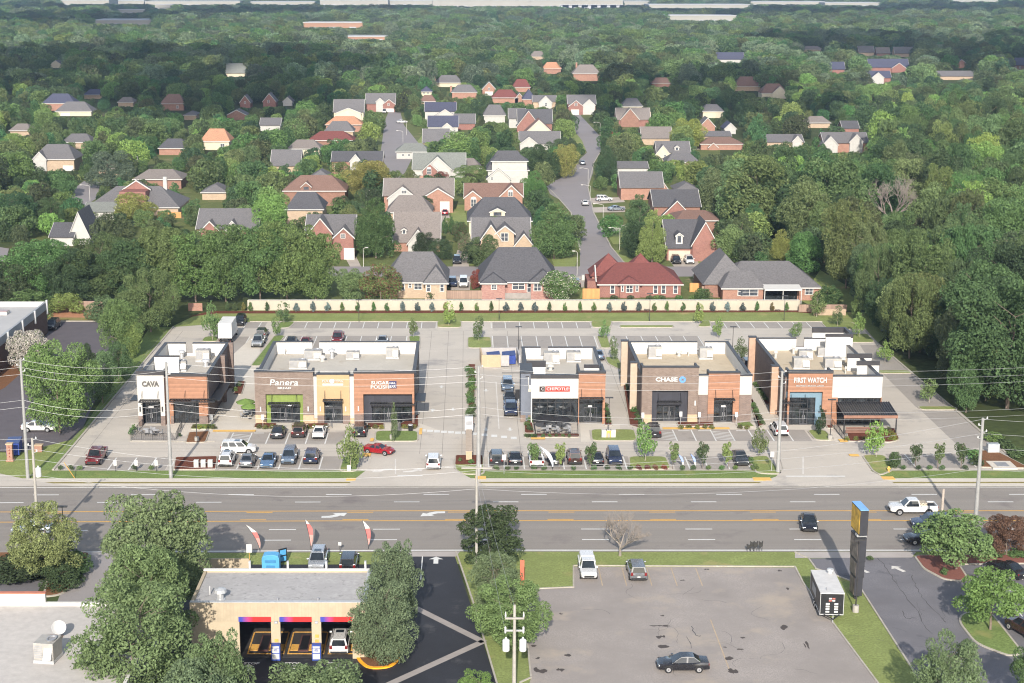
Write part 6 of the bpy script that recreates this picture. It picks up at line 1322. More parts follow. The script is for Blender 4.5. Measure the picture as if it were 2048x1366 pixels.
T(912, 262, 330, 88, 'willow0', 'weeping willow near the centre of the estate', 'light', 'willow_tree'); T(592, 235, 292, 70, 'willow0', 'weeping willow left of the maroon-roofed house', 'light', 'willow_tree'); T(942, 330, 366, 62, 'mid1', 'pale round tree right of the red brick front', 'light', 'broadleaf_tree'); T(884, 343, 361, 26, 'myrtle_red', 'small red-leaved tree before the white gable', 'red', 'crape_myrtle'); T(1374, 238, 298, 68, 'mid0', 'yellow-green round tree in front of the tan roof', 'yellow', 'broadleaf_tree'); T(268, 388, 445, 84, 'mid2', 'yellow-green tree before the wide hip-roofed house', 'yellow', 'broadleaf_tree'); T(222, 304, 376, 92, 'mid0', 'pale grey-green round tree by the cul-de-sac at left', 'blue', 'broadleaf_tree'); T(1784, 326, 462, 132, 'bare', 'dead bare tree standing out of the wood', None, 'bare_tree'); T(860, 579, 600, 18, 'bush0', 'clipped round bush by the tan brick house', 'dark', 'bush', 'bush'); T(1412, 538, 570, 24, 'column0', 'dark round evergreen left of the orange brick house', 'dark', 'evergreen_tree'); T(890, 430, 468, 12, 'column1', 'slim dark cypress between two houses, left', 'dark', 'cypress_tree'); T(903, 432, 470, 14, 'column0', 'slim dark cypress between two houses, right', 'dark', 'cypress_tree')
T(1406, 576, 602, 34, 'bigbush1', 'green bush left of the orange brick house', 'mid', 'bush', 'bush'); T(1655, 570, 608, 50, 'bigbush0', 'dark bush right of the orange brick house', 'dark', 'bush', 'bush')
# shrubs along the white wall
WS = [(455, 'd'), (470, 'd'), (487, 'g'), (501, 'd'), (534, 'd'), (593, 'b'), (626, 'b'), (655, 'b'), (684, 'd'), (715, 'd'), (747, 'd'), (773.5, 'd'), (805, 'b'), (834.6, 'b'), (864, 'b'), (891, 'g'), (922, 'd'), (953, 'd'), (982.5, 'd'), (1012, 'b'), (1041, 'b'), (1070, 'b'), (1099, 'd'), (1129.6, 'd'), (1160, 'd'), (1187.6, 'd'), (1219, 'b'), (1247.6, 'b'), (1277.5, 'b'), (1309, 'd'), (1334, 'd'), (1366, 'd'), (1396, 'd'), (1425, 'b'), (1455, 'b'), (1485, 'b'), (1514, 'd'), (1544, 'g'), (1573, 'd')]
for i, (px, k) in enumerate(WS):
    T(px, 602 + (i * 7 % 3), 622.5, {'b': 13, 'd': 10, 'g': 10}[k], 'column%d' % (i % 2), {'b': 'pale blue spruce shrub in front of the white wall', 'd': 'slim green arborvitae in front of the white wall', 'g': 'yellowish arborvitae in front of the white wall'}[k], {'b': 'spruce', 'd': 'mid', 'g': 'gold'}[k], 'wall_shrub', 'shrub', {'b': 'blue shrubs along the white wall', 'd': 'green shrubs along the white wall', 'g': 'yellowish shrubs along the white wall'}[k])
# small bedding shrubs
def shrubs(lst, label, group, key='bush0', leaf='mid'):
    for i, (px, row, w, h) in enumerate(lst):
        x, y, _ = G(px, row, .15); s = mpp(y)
        plant('shrub', key, x, y, w * s, h * s, label, 'shrub', group, leaf, z=.15)
shrubs([(px, 938, 11, 8) for px in (122, 141, 160, 268, 303, 1000 - 8, 1016, 1034, 1068, 1088, 1146, 1188, 1215, 1237, 1261, 1364, 1386, 1418, 1444, 1472, 1808, 1838, 1860, 1884, 1930)], 'small round shrub along the front edge of the car park', 'round shrubs along the front edge')
shrubs([(px, 856 + (i % 2), 12, 8) for i, px in enumerate((518, 530, 543, 590, 602, 615, 628, 640, 650, 735, 750, 763, 808, 818, 828, 1362, 1378, 1394, 1410, 1424, 390, 400, 415, 428, 1480, 1494))], 'low yellow-green bedding shrub at the foot of the shop fronts', 'bedding shrubs at the shop fronts', 'gold_bush', None)
shrubs([(937 + (i * 7) % 10, 742 + i * 5.4, 15, 11) for i in range(20) if i % 5 != 3], 'green shrub in the narrow bed beside the main drive', 'shrubs in the narrow drive bed', 'bush0', 'mid')
shrubs([(1246 + i * 2.6 + (i * 5) % 9, 748 + i * 8.4, 15, 11) for i in range(13)], 'green shrub in the bed left of the bank', 'shrubs left of the bank', 'bush1', 'mid')
shrubs([(1512 + i * 3.5, 770 + i * 5.2, 12, 7) for i in range(7)] + [(1506 + i * 3, 812 + i * 6, 11, 8) for i in range(7)], 'low shrub in the beds left of the breakfast restaurant', 'shrubs left of the breakfast restaurant', 'bush0', 'mid')
shrubs([(1054 + (i % 2) * 5, 818 + i * 8.5, 12, 9) for i in range(6)] + [(1212 + i * 1.6, 814 + i * 8, 10, 8) for i in range(5)], 'green shrub beside the drive-through restaurant', 'shrubs beside the drive-through restaurant')
shrubs([(px, 873.5, 7, 6) for px in (1086, 1099, 1113, 1126, 1138)] + [(1052 + i * 6, 874, 9, 7) for i in range(4)], 'small clipped shrub before the patio fence', 'clipped shrubs before the patio')
shrubs([(px, 880, 11, 8) for px in (1694, 1712, 1730, 1748, 1766, 1782, 1790)] + [(1776 + i * 4, 862 + i * 4, 12, 9) for i in range(4)], 'shrub in the mulch bed below the covered patio', 'shrubs below the covered patio', 'gold_bush', None)
shrubs([(px, 938, 11, 9) for px in (1277, 1295, 1310, 1328)], 'dark red barberry shrub on the front island', 'red shrubs on the front island', 'red_bush', None)
shrubs([(360, 872, 8, 6), (262, 868, 12, 13), (268, 860, 10, 12), (478, 772, 14, 9), (470, 782, 12, 9), (1948, 918, 26, 20), (1955, 930, 26, 20), (1935, 908, 16, 12), (920, 922, 9, 7), (942, 926, 12, 8), (1985, 880, 40, 16), (2010, 895, 40, 16), (2035, 912, 40, 16), (1500, 925, 16, 12), (1508, 938, 16, 12)], 'leafy shrub in a planted bed of the car park', 'other bed shrubs', 'bush1', 'mid')
shrubs([(px, 599, 14, 9) for px in (1228, 1262, 1300, 1312, 1324, 1358, 1385, 1400, 1450, 1480, 1500)], 'shrub at the foot of the houses behind the white wall', 'shrubs behind the white wall', 'bush0', 'mid')
shrubs([(1740, 1118, 16, 6), (1990, 1110, 40, 16), (2035, 1112, 40, 16), (1888, 1148, 16, 14)], 'shrub in the red mulch bed', 'shrubs in the red mulch bed', 'bush1', 'mid')

# ---- the woods and the estate's other trees: scattered over open ground, largest 300 kept as trees of their own
def inside(px, py, poly):
    c = False; n = len(poly)
    for i in range(n):
        (x1, y1), (x2, y2) = poly[i], poly[(i + 1) % n]
        if (y1 > py) != (y2 > py) and px < (x2 - x1) * (py - y1) / (y2 - y1) + x1: c = not c
    return c
WOOD = [(1436, 300), (1640, 306), (2300, 230), (2300, 940), (2060, 930), (1960, 852), (1778, 684), (1742, 640), (1690, 590), (1640, 548), (1585, 505), (1520, 492), (1440, 440), (1400, 400)]
OPEN = [[(1090, 560), (1158, 500), (1138, 420), (1090, 385), (1090, 365), (1150, 335), (1172, 305), (1160, 280), (1130, 232), (1130, 222), (1165, 222), (1186, 253), (1212, 281), (1205, 305), (1190, 345), (1192, 420), (1226, 490), (1262, 530), (1250, 560)],
        [(640, 560), (650, 528), (1460, 528), (1470, 560)], [(696, 372), (752, 312), (768, 240), (776, 218), (804, 218), (815, 250), (855, 300), (815, 345), (785, 378)], [(134, 408), (148, 370), (205, 362), (200, 398), (172, 414)], [(690, 535), (690, 512), (715, 510), (722, 535)], [(880, 535), (905, 498), (938, 498), (945, 600), (898, 600)], [(1330, 535), (1330, 512), (1396, 512), (1405, 535)], [(1190, 470), (1185, 390), (1255, 390), (1270, 470)], [(866, 455), (880, 412), (935, 412), (938, 455)],
        [(1500, 530), (1490, 500), (1545, 495), (1562, 520)], [(1590, 605), (1640, 540), (1745, 618), (1760, 690), (1560, 640)], [(640, 604), (1650, 604), (1650, 560), (640, 560)], [(970, 66), (1125, 66), (1090, 53), (975, 53)]]
KEEP = HRECT + [(1146, 340, 1190, 420, 420), (1160, 420, 1220, 500, 500), (1170, 490, 1250, 535, 533), (1100, 365, 1160, 420, 420), (1092, 366, 1176, 400, 400), (1165, 340, 1190, 366, 366), (1158, 286, 1200, 335, 335), (1140, 240, 1200, 285, 285), (780, 230, 840, 300, 300), (150, 366, 196, 402, 402), (702, 515, 712, 532, 533), (900, 500, 935, 532, 533), (1196, 392, 1250, 428, 428), (1345, 500, 1395, 532, 533), (870, 410, 930, 440, 440), (1080, 395, 1155, 520, 519), (1740, 345, 1830, 430, 452)]
rg = random.Random(21); cand = []
y = 232.0
bands_ = []
while y < 4700:
    sp = 9.2 if y < 620 else 11 if y < 1100 else 15 if y < 1900 else 21 if y < 3000 else 30
    bands_.append((y, sp)); y += sp * (.88 if y < 1500 else 1.1)
for y, sp in bands_:
    half0, half1 = Xat(-70, y), Xat(2130, y); x = half0 + rg.uniform(0, sp)
    while x < half1:
        X, Yy = x + rg.uniform(-.36, .36) * sp, y + rg.uniform(-.36, .36) * sp; x += sp
        px, py = PXY(X, Yy, 0)
        wood = inside(px, py, WOOD)
        if not wood and (py > 597 or py > 560 and px > 640): continue
        if not wood and py > 505 and px < 690: continue
        far = Yy > 900
        if wood: h = rg.choice((rg.uniform(9, 14), rg.uniform(13, 20), rg.uniform(13, 20))); w = h * rg.uniform(.5, .98)
        elif far: h = rg.uniform(7, 16) * (1 + min(.35, (Yy - 900) / 6000)); w = max(h * rg.uniform(.75, 1.05), sp * 1.05)
        else: h = rg.uniform(4.5, 10.5); w = h * rg.uniform(.72, 1.05)
        if any(inside(px, py, o) for o in OPEN): continue
        if any(a - 2.2 < X < c + 2.2 and b - 2.2 < Yy < d + 2.2 for a, c, b, d in HOUSES): continue
        if any((X - a) ** 2 + (Yy - b) ** 2 < (r * .75 + w * .3) ** 2 for a, b, r, _ in TREES[:150] if abs(Yy - b) < 30): continue
        ok = False
        for k in (1, .72, .5):
            hh, ww = h * k, w * k; m_ = mpp(Yy, hh * .5); tx, ty = PXY(X, Yy, hh); bx0, bx1 = px - ww / m_ / 2, px + ww / m_ / 2; bad = 0
            for a, t_, c, b_, rb in KEEP:
                if py <= rb: continue
                ox = min(bx1, c) - max(bx0, a); oy = min(py, b_) - max(ty, t_)
                if ox > 0 and oy > 0: bad = max(bad, min(ox / min(c - a, bx1 - bx0), 1) * oy / (b_ - t_))
            if bad < .10: ok = True; break
        if ok and (k == 1 or rg.random() < .8): cand.append((ww / m_ * (py - ty), X, Yy, ww, hh, wood))
cand.sort(reverse=True)
NIND = 235
WL = {True: 'broadleaf tree in the dense wood right of the shops and estate', False: 'leafy garden tree standing among the estate houses'}
for i, (_, X, Yy, w, h, wood) in enumerate(cand[:NIND]):
    r_ = rg.random()
    leaf = ('wood' if r_ < .5 else 'mid' if r_ < .68 else 'dark' if r_ < .84 else 'light' if r_ < .93 else 'olive') if wood else ('est' if r_ < .45 else 'dark' if r_ < .68 else 'mid' if r_ < .82 else 'light' if r_ < .92 else 'olive')
    key = ('near%d' if Yy < 330 else 'mid%d') % (i % 3) if rg.random() < .78 else rg.choice(('cone0', 'cone1', 'feather0', 'feather1'))
    shade = {'wood': 'green', 'est': 'green', 'mid': 'mid-green', 'dark': 'dark green', 'light': 'light green', 'olive': 'olive green'}[leaf]
    plant('broadleaf_tree', key, X, Yy, w, h, shade + ' ' + WL[wood], 'tree', ('%s trees of the wood' if wood else '%s garden trees of the estate') % shade, leaf)
# the rest: one mass
def mass(name, pts, keys, label):
    """the far woods: one object whose points carry tree crowns"""
    me = bpy.data.meshes.new(name); me.from_pydata([(p[0], p[1], 0) for p in pts], [], [])
    for nm, arr in (('w', [p[2] for p in pts]), ('h', [p[3] for p in pts]), ('rot', [rg.uniform(0, 6.28) for _ in pts])):
        at = me.attributes.new(nm, 'FLOAT', 'POINT'); at.data.foreach_set('value', arr)
    o = bpy.data.objects.new(name, me); COL.objects.link(o)
    ng = bpy.data.node_groups.new(name, 'GeometryNodeTree'); ng.interface.new_socket('Geometry', in_out='INPUT', socket_type='NodeSocketGeometry'); ng.interface.new_socket('Geometry', in_out='OUTPUT', socket_type='NodeSocketGeometry')
    nn = ng.nodes; gi = nn.new('NodeGroupInput'); go = nn.new('NodeGroupOutput'); iop = nn.new('GeometryNodeInstanceOnPoints'); iop.inputs['Pick Instance'].default_value = True
    col = bpy.data.collections.new(name + '_kinds')
    for k in keys:
        me_k = PROTO[k[0]][0].copy(); me_k.materials.clear(); me_k.materials.append(lm[k[1]]); q = bpy.data.objects.new(name + '_crown', me_k); col.objects.link(q)
    ci = nn.new('GeometryNodeCollectionInfo'); ci.inputs['Collection'].default_value = col; ci.inputs['Separate Children'].default_value = True; ci.inputs['Reset Children'].default_value = True
    rv = nn.new('FunctionNodeRandomValue'); rv.data_type = 'INT'; rv.inputs[4].default_value = 0; rv.inputs[5].default_value = len(keys) - 1
    def attr(nm):
        a = nn.new('GeometryNodeInputNamedAttribute'); a.data_type = 'FLOAT'; a.inputs['Name'].default_value = nm; return a.outputs[0]
    cs = nn.new('ShaderNodeCombineXYZ'); wv = attr('w'); L = ng.links; L.new(wv, cs.inputs[0]); L.new(wv, cs.inputs[1]); L.new(attr('h'), cs.inputs[2])
    cr_ = nn.new('ShaderNodeCombineXYZ'); L.new(attr('rot'), cr_.inputs[2])
    L.new(gi.outputs[0], iop.inputs['Points']); L.new(ci.outputs[0], iop.inputs['Instance']); L.new(rv.outputs[2], iop.inputs['Instance Index']); L.new(cs.outputs[0], iop.inputs['Scale']); L.new(cr_.outputs[0], iop.inputs['Rotation']); L.new(iop.outputs[0], go.inputs[0])
    md = o.modifiers.new('trees', 'NODES'); md.node_group = ng
    return tag(o, label, None, None, 'stuff')
rest = [(X, Yy, w, h) for _, X, Yy, w, h, wood in cand[NIND:]]
print('TREES', len(cand), len(rest))
mass('estate_woods', [p for p in rest if p[1] < 900], [('far0', 'est'), ('far1', 'est'), ('far2', 'mid'), ('far3', 'dark'), ('far1', 'light'), ('far2', 'wood')], 'mass of smaller trees between and beyond the estate houses')
mass('far_woods', [p for p in rest if p[1] >= 900], [('far0', 'est'), ('far1', 'mid'), ('far2', 'olive'), ('far3', 'est'), ('far1', 'blue'), ('far2', 'wood')], 'far woods reaching to the horizon')
# ================================================================ vehicles
m_tyre = M('tyre_rubber', (.012, .012, .013), .85, .15, 3); m_rim = M('wheel_rim', (.40, .40, .41), .35, .1, 4, metal=.6); m_vglass = M('car_glass', (.016, .020, .024), .04, .4, 1.2, spec=.5)
m_plas = M('black_plastic', (.018, .018, .019), .6, .15, 3); m_hl = M('headlight_lens', (.42, .43, .43), .12, .1, 4, spec=.8); m_tl = M('taillight_lens', (.13, .008, .008), .2, .1, 4, spec=.7); m_plate = M('number_plate', (.55, .55, .52), .5, .05, 4); m_chrome = M('bright_trim', (.55, .55, .56), .22, .1, 4, metal=.8)
P = {k: paint('paint_' + k, c, mt) for k, (c, mt) in {'white': ((.50, .49, .475), 0), 'black': ((.010, .010, .013), 0), 'silver': ((.36, .365, .37), .5), 'grey': ((.16, .165, .175), .4), 'navy': ((.018, .026, .060), .2), 'blue': ((.10, .17, .28), .4), 'slate': ((.13, .17, .23), .4), 'red': ((.24, .008, .014), .1), 'maroon': ((.11, .012, .016), .1), 'brown': ((.050, .026, .024), .3), 'charcoal': ((.035, .037, .042), .3), 'steel': ((.24, .27, .30), .4)}.items()}
SPEC = {  # body stations (x, half width, low, shoulder, crown) from tail to nose; cabin (tail foot, nose foot, tail top, nose top, belt, roof, foot half width, top half width)
    'sedan': ([(-2.42, .70, .42, .78, .84), (-2.30, .84, .28, .92, 1.02), (-1.6, .91, .22, .95, 1.05), (-.6, .92, .2, .94, .98), (.9, .92, .2, .93, .97), (1.6, .91, .22, .86, .94), (2.2, .84, .24, .74, .82), (2.42, .66, .36, .58, .64)], (-1.75, 1.12, -.95, .22, .96, 1.45, .82, .60), 1.42, .33),
    'sport': ([(-2.1, .68, .42, .74, .80), (-1.98, .86, .26, .88, .95), (-1.35, .92, .2, .88, .94), (-.4, .90, .18, .82, .86), (.8, .90, .18, .82, .86), (1.35, .92, .2, .82, .88), (1.95, .84, .22, .66, .72), (2.12, .64, .32, .5, .56)], (-1.35, .85, -.75, .15, .85, 1.24, .74, .52), 1.28, .33),
    'suv': ([(-2.35, .82, .45, .95, 1.02), (-2.28, .92, .32, 1.02, 1.08), (-1.5, .95, .28, 1.04, 1.08), (-.5, .95, .27, 1.04, 1.08), (.8, .95, .27, 1.03, 1.08), (1.5, .95, .28, 1.0, 1.08), (2.2, .88, .3, .90, .98), (2.38, .72, .42, .68, .78)], (-2.27, 1.25, -2.12, .45, 1.06, 1.70, .86, .68), 1.46, .38),
    'pickup': ([(-2.85, .94, .5, .98, .98), (-2.80, .97, .42, 1.05, 1.05), (-1.5, .98, .36, 1.05, 1.05), (-.6, .98, .34, 1.06, 1.08), (1.1, .98, .34, 1.06, 1.12), (1.8, .97, .36, 1.04, 1.12), (2.6, .94, .38, 1.0, 1.06), (2.82, .82, .5, .80, .88)], (-.75, 1.35, -.55, .62, 1.08, 1.80, .88, .72), 1.75, .40),
    'crew': ([(-2.85, .94, .5, .98, .98), (-2.80, .97, .42, 1.05, 1.05), (-1.5, .98, .36, 1.05, 1.05), (-.6, .98, .34, 1.06, 1.08), (1.1, .98, .34, 1.06, 1.12), (1.8, .97, .36, 1.04, 1.12), (2.6, .94, .38, 1.0, 1.06), (2.82, .82, .5, .80, .88)], (-1.35, 1.35, -1.15, .62, 1.08, 1.80, .88, .72), 1.75, .40),
    'van': ([(-2.6, .86, .45, 1.0, 1.05), (-2.52, .94, .34, 1.08, 1.1), (-1.5, .97, .3, 1.1, 1.12), (-.5, .97, .3, 1.1, 1.12), (.9, .97, .3, 1.08, 1.12), (1.7, .95, .3, 1.0, 1.08), (2.35, .86, .32, .86, .94), (2.55, .7, .42, .66, .76)], (-2.5, 1.75, -2.35, .85, 1.1, 1.95, .90, .76), 1.6, .37)}
def make_vehicle(kind, rails=False):
    st, (xa, xb, ta, tb, belt, top, wf, wt), axle, wr = SPEC[kind]
    r = empty(kind if kind in ('sedan', 'van') else {'suv': 'suv_car', 'sport': 'sports_car', 'pickup': 'pickup_truck', 'crew': 'pickup_truck'}[kind])
    b = MB(); vs = []; n = 9
    for x, w, zl, zs, zc in st:
        sec = [(w * .80, zl), (w * .97, zl + .10), (w, (zl + zs) * .5), (w * .985, zs - .06), (w * .86, zc - .015)]
        vs += [(x, -y, z) for y, z in sec] + [(x, 0, zc + .012)] + [(x, y, z) for y, z in reversed(sec)]
    m = 11; fs = []
    for i in range(len(st) - 1):
        for k in range(m - 1): fs.append((i * m + k, (i + 1) * m + k, (i + 1) * m + k + 1, i * m + k + 1))
        fs.append((i * m + m - 1, (i + 1) * m + m - 1, (i + 1) * m, i * m))
    fs += [tuple(range(m)), tuple((len(st) - 1) * m + k for k in reversed(range(m)))]
    b.mesh(vs, fs, P['white'])
    f0 = belt - .05      # cabin shell in body colour
    cab = [(xa, -wf, f0), (xb, -wf, f0), (xb, wf, f0), (xa, wf, f0), (ta, -wt, top), (tb, -wt, top), (tb, wt, top), (ta, wt, top), ((ta + tb) / 2, -wt * .97, top + .035), ((ta + tb) / 2, wt * .97, top + .035)]
    b.mesh(cab, [(0, 1, 5, 8, 4), (1, 2, 6, 5), (2, 3, 7, 9, 6), (3, 0, 4, 7), (4, 8, 9, 7), (8, 5, 6, 9)], P['white'])
    if kind in ('pickup', 'crew'):      # open bed sunk behind the cab
        x0, x1 = -2.74, xa - .12
        b.mesh([(x0, -.80, 1.075), (x1, -.80, 1.075), (x1, .80, 1.075), (x0, .80, 1.075), (x0 + .06, -.74, 1.078), (x1 - .06, -.74, 1.078), (x1 - .06, .74, 1.078), (x0 + .06, .74, 1.078)], [(4, 5, 6, 7)], m_plas)
        for s in (-1, 1): b.box(x0 - .06, x1 + .05, s * .92 - .07, s * .92 + .07, 1.0, 1.20, P['white'])
        b.box(x0 - .1, x0 + .02, -.86, .86, 1.0, 1.20, P['white'])
    body = b.build('body', None, r, smooth=True)
    def pane(name, q, shrink=.12):      # glass a little proud of the shell
        q = [Vector(p) for p in q]; c = sum(q, Vector()) / len(q); nrm = (q[1] - q[0]).cross(q[2] - q[0]).normalized()
        if nrm.dot(c - Vector((0, 0, 1.0))) < 0: nrm.negate()
        w = MB(); pts = [c + (p - c) * (1 - shrink) + nrm * .012 for p in q]; w.face(pts, m_vglass); return w.build(name, None, r)
    C8 = cab
    pane('windscreen', [C8[1], C8[2], C8[6], C8[5]], .10); pane('rear_window', [C8[0], C8[3], C8[7], C8[4]], .16 if kind != 'suv' else .2)
    for s in (0, 1):
        a, d, e, f = (C8[0], C8[1], C8[5], C8[4]) if s == 0 else (C8[3], C8[2], C8[6], C8[7]); A, D, E, F_ = (Vector(v) for v in (a, d, e, f))
        cuts = [0, .5, 1] if kind in ('sedan', 'sport', 'crew') else [0, 1] if kind == 'pickup' else [0, .3, .64, 1]
        for u, v in zip(cuts, cuts[1:]): pane('side_window', [A.lerp(D, u), A.lerp(D, v), F_.lerp(E, v), F_.lerp(E, u)], .16)
    for sx in (-axle, axle):
        for sy in (-1, 1):
            W_ = st[3][1] * .93; t = MB(); t.tube((0, -.11, 0), (0, .11, 0), wr, wr, 18, m_tyre)
            wo = t.build('wheel', None, r); wo.location = (sx, sy * W_, wr)
            q = MB(); q.tube((0, sy * .09, 0), (0, sy * .122, 0), wr * .66, wr * .62, 14, m_rim); q.tube((0, sy * .122, 0), (0, sy * .13, 0), wr * .18, wr * .16, 8, m_plas); q.build('rim', None, wo)
            a = MB(); a.wallprism([(sx + (wr + .07) * math.cos(k * math.pi / 10), wr + (wr + .07) * math.sin(k * math.pi / 10)) for k in range(11)], sy * (st[3][1] + .006) - .004, sy * (st[3][1] + .006) + .004, m_plas); a.build('wheel_arch', None, r)
    xn, xt = st[-2][0], st[1][0]; zn, zt_ = st[-2][3] - .04, st[1][3] - .06
    for s in (-1, 1):
        h = MB(); h.box(xn - .02, xn + .13, s * st[-2][1] * .72 - .17, s * st[-2][1] * .72 + .17, zn - .13, zn + .03, m_hl); h.build('headlight', None, r, bevel=.02)
        h = MB(); h.box(xt - .09, xt + .06, s * st[1][1] * .80 - .14, s * st[1][1] * .80 + .14, zt_ - .16, zt_ + (.04 if kind in ('sedan', 'sport') else .2), m_tl); h.build('taillight', None, r, bevel=.02)
        h = MB(); h.box(xb - .35, xb - .12, s * (wf + .14) - .11, s * (wf + .14) + .11, belt + .03, belt + .17, P['white']); h.build('mirror', None, r, bevel=.03)
    g = MB(); g.box(xn + .04, st[-1][0] + .02, -st[-1][1] * .72, st[-1][1] * .72, st[-1][2] + .02, st[-1][3] - .04, m_plas); g.build('grille', None, r)
    g = MB(); g.box(st[0][0] - .02, xt, -st[1][1] * .86, st[1][1] * .86, st[1][2] + .04, st[1][2] + .24, m_plas); g.build('rear_bumper', None, r)
    g = MB(); g.box(st[0][0] - .035, st[0][0] - .021 if kind != 'pickup' else st[0][0] - .02, -.16, .16, .62, .74, m_plate); g.build('number_plate', None, r)
    if rails:
        for s in (-1, 1): g = MB(); g.tube((ta + .15, s * wt * .86, top + .07), (tb - .2, s * wt * .86, top + .07), .028, n=6, m=m_chrome); g.build('roof_rail', None, r)
        g = MB(); g.box(tb - 1.0, tb - .3, -.38, .38, top + .022, top + .045, m_vglass); g.build('sunroof', None, r)
    return r
CARP = {}
def car(kind, px, row, head, col, label, group=None, scale=1.0, loc=None):
    key = kind
    if key not in CARP: o = make_vehicle(kind.split('+')[0], '+' in kind); CARP[key] = (o, tree_of(o), [False])
    o0, tr, used = CARP[key]
    o = dup(o0, tr) if used[0] else o0; used[0] = True
    o.location = loc or G(px, row, .05); o.rotation_euler = (0, 0, rad(head)); o.scale = (scale,) * 3
    for c in kids(o):
        if c.name.split('.')[0] in ('body', 'mirror'):
            c.material_slots[0].link = 'OBJECT'; c.material_slots[0].material = P[col]
    cat = {'suv': 'suv', 'pickup': 'pickup truck', 'crew': 'pickup truck', 'van': 'van'}.get(kind.split('+')[0], 'car')
    return tag(o, label, cat, group)
UP, DN = 90, -90
FR, SF, CF = 'cars along the front edge of the left car park', 'cars nosed up to the long shop building', 'cars along the front edge of the middle car park'
car('suv+', 455, 926, UP, 'white', 'white suv with roof rails parked under the moving white suv', FR); car('sedan', 496, 928, UP, 'grey', 'grey sedan parked with its tail to the road', FR); car('sedan', 537, 929, DN, 'blue', 'light blue sedan parked facing the road', FR); car('suv', 579, 922, DN, 'slate', 'slate blue wagon with bright windscreen parked facing the road', FR); car('suv', 624, 921, UP, 'navy', 'navy suv at the right end of the left front row', FR)
car('suv+', 478, 905, 0, 'white', 'white suv driving to the right along the left front row'); car('sport', 758, 906, -22, 'red', 'glossy red sports coupe turning toward the exit'); car('suv', 867, 932, UP, 'white', 'white suv leaving by the main entrance drive'); car('crew', 193, 922, DN, 'maroon', 'dark red pickup at the far left of the front car park', None)
car('sedan', 557, 871, UP, 'charcoal', 'black car with red tail lights before the green entrance', SF); car('suv', 599, 869, UP, 'brown', 'dark brown suv before the long shop building', SF); car('sedan', 639, 871, UP, 'white', 'white sedan before the tan shop front', SF); car('suv', 720, 868, UP, 'black', 'black car half behind the young tree by the nail bar', SF)
car('suv', 993, 924, UP, 'charcoal', 'dark suv with a bright bumper beside the concrete pole', CF); car('sedan', 1030, 924, UP, 'black', 'black sedan second from the left in the middle front row', CF); car('pickup', 1072, 926, UP, 'white', 'white pickup behind the first vase-shaped tree', CF); car('sedan', 1110, 925, UP, 'charcoal', 'dark car behind the silver feather flag', CF); car('suv+', 1148, 922, UP, 'brown', 'brown-black suv with roof rails in the middle front row', CF); car('sedan', 1192, 924, UP, 'black', 'black sedan beside the navy suv in the middle front row', CF); car('suv', 1228, 923, DN, 'navy', 'navy suv facing the road at the right end of the middle front row', CF)
car('suv', 1306, 869, UP, 'black', 'black suv before the left end of the bank'); car('suv', 1558, 866, UP, 'white', 'white suv nosed in beside the breakfast restaurant'); car('sedan', 1480, 924, DN, 'charcoal', 'black sedan facing the road beside the front grass corner')
car('suv', 1015, 778, DN, 'slate', 'blue-grey suv first in the drive-through queue, farthest back'); car('sedan', 1019, 802, DN, 'black', 'black sedan in the middle of the drive-through queue'); car('crew', 1021, 826, DN, 'navy', 'navy pickup at the front of the drive-through queue'); car('sedan', 1196, 716, UP, 'slate', 'blue car behind the right wall of the drive-through restaurant'); car('suv', 1494, 735, UP, 'charcoal', 'dark car between the bank and the breakfast restaurant')
car('suv', 481, 648, DN, 'black', 'black suv parked by the back lawn right of the box truck'); car('crew', 517, 690, DN, 'silver', 'silver pickup parked behind the small west restaurant'); car('suv', 524, 674, UP, 'charcoal', 'dark suv parked nose to tail behind the silver pickup'); car('crew', 676, 683, DN, 'maroon', 'dark maroon pickup seen over the parapet of the long building'); car('sedan', 765, 688, DN, 'silver', 'silver car roof seen over the parapet of the long building'); car('sedan', 583, 690, DN, 'charcoal', 'dark car behind the left end of the long building'); car('sedan', 612, 690, UP, 'maroon', 'dark red car behind the left end of the long building')
car('suv', 106, 657, DN, 'black', 'black suv in the corner shade of the brown store'); car('sedan', 78, 861, 0, 'white', 'white car beside the large round tree at left'); car('sedan', 1783, 664, 40, 'slate', 'grey-blue car under the trees at the edge of the wood')
car('sedan', 1617, 1054, -99, 'black', 'black sedan crossing the lanes of the road'); w_ = car('pickup', 1824, 1026, 180, 'white', 'white pickup with an open loaded bed driving left on the road'); car('sedan', 66, 1066, 180, 'steel', 'pale blue car on the road behind the maple'); car('suv', 1862, 1056, 180, 'navy', 'dark blue car on the road behind the flat-topped tree'); car('sedan', 1850, 1085, 180, 'black', 'black car in the near lane behind the flat-topped tree')
car('pickup', 1175, 1146, DN, 'white', 'white pickup with a cap parked at the edge of the worn lot', None, .93); car('suv', 1273, 1150, UP, 'grey', 'grey hatchback parked at the edge of the worn lot'); car('sedan', 1365, 1338, 180, 'black', 'glossy black sedan crossing the worn lot'); car('suv+', 636, 1131, DN, 'silver', 'silver suv with a sunroof behind the garage'); car('suv', 698, 1134, UP, 'black', 'black suv behind the garage'); car('suv+', 681, 1294, UP, 'white', 'white suv inside the third garage bay')
car('sedan', 2013, 1148, 118, 'black', 'black sedan with red tail lights in the right car park'); car('suv', 2052, 1268, 110, 'brown', 'dark suv cut by the right edge')
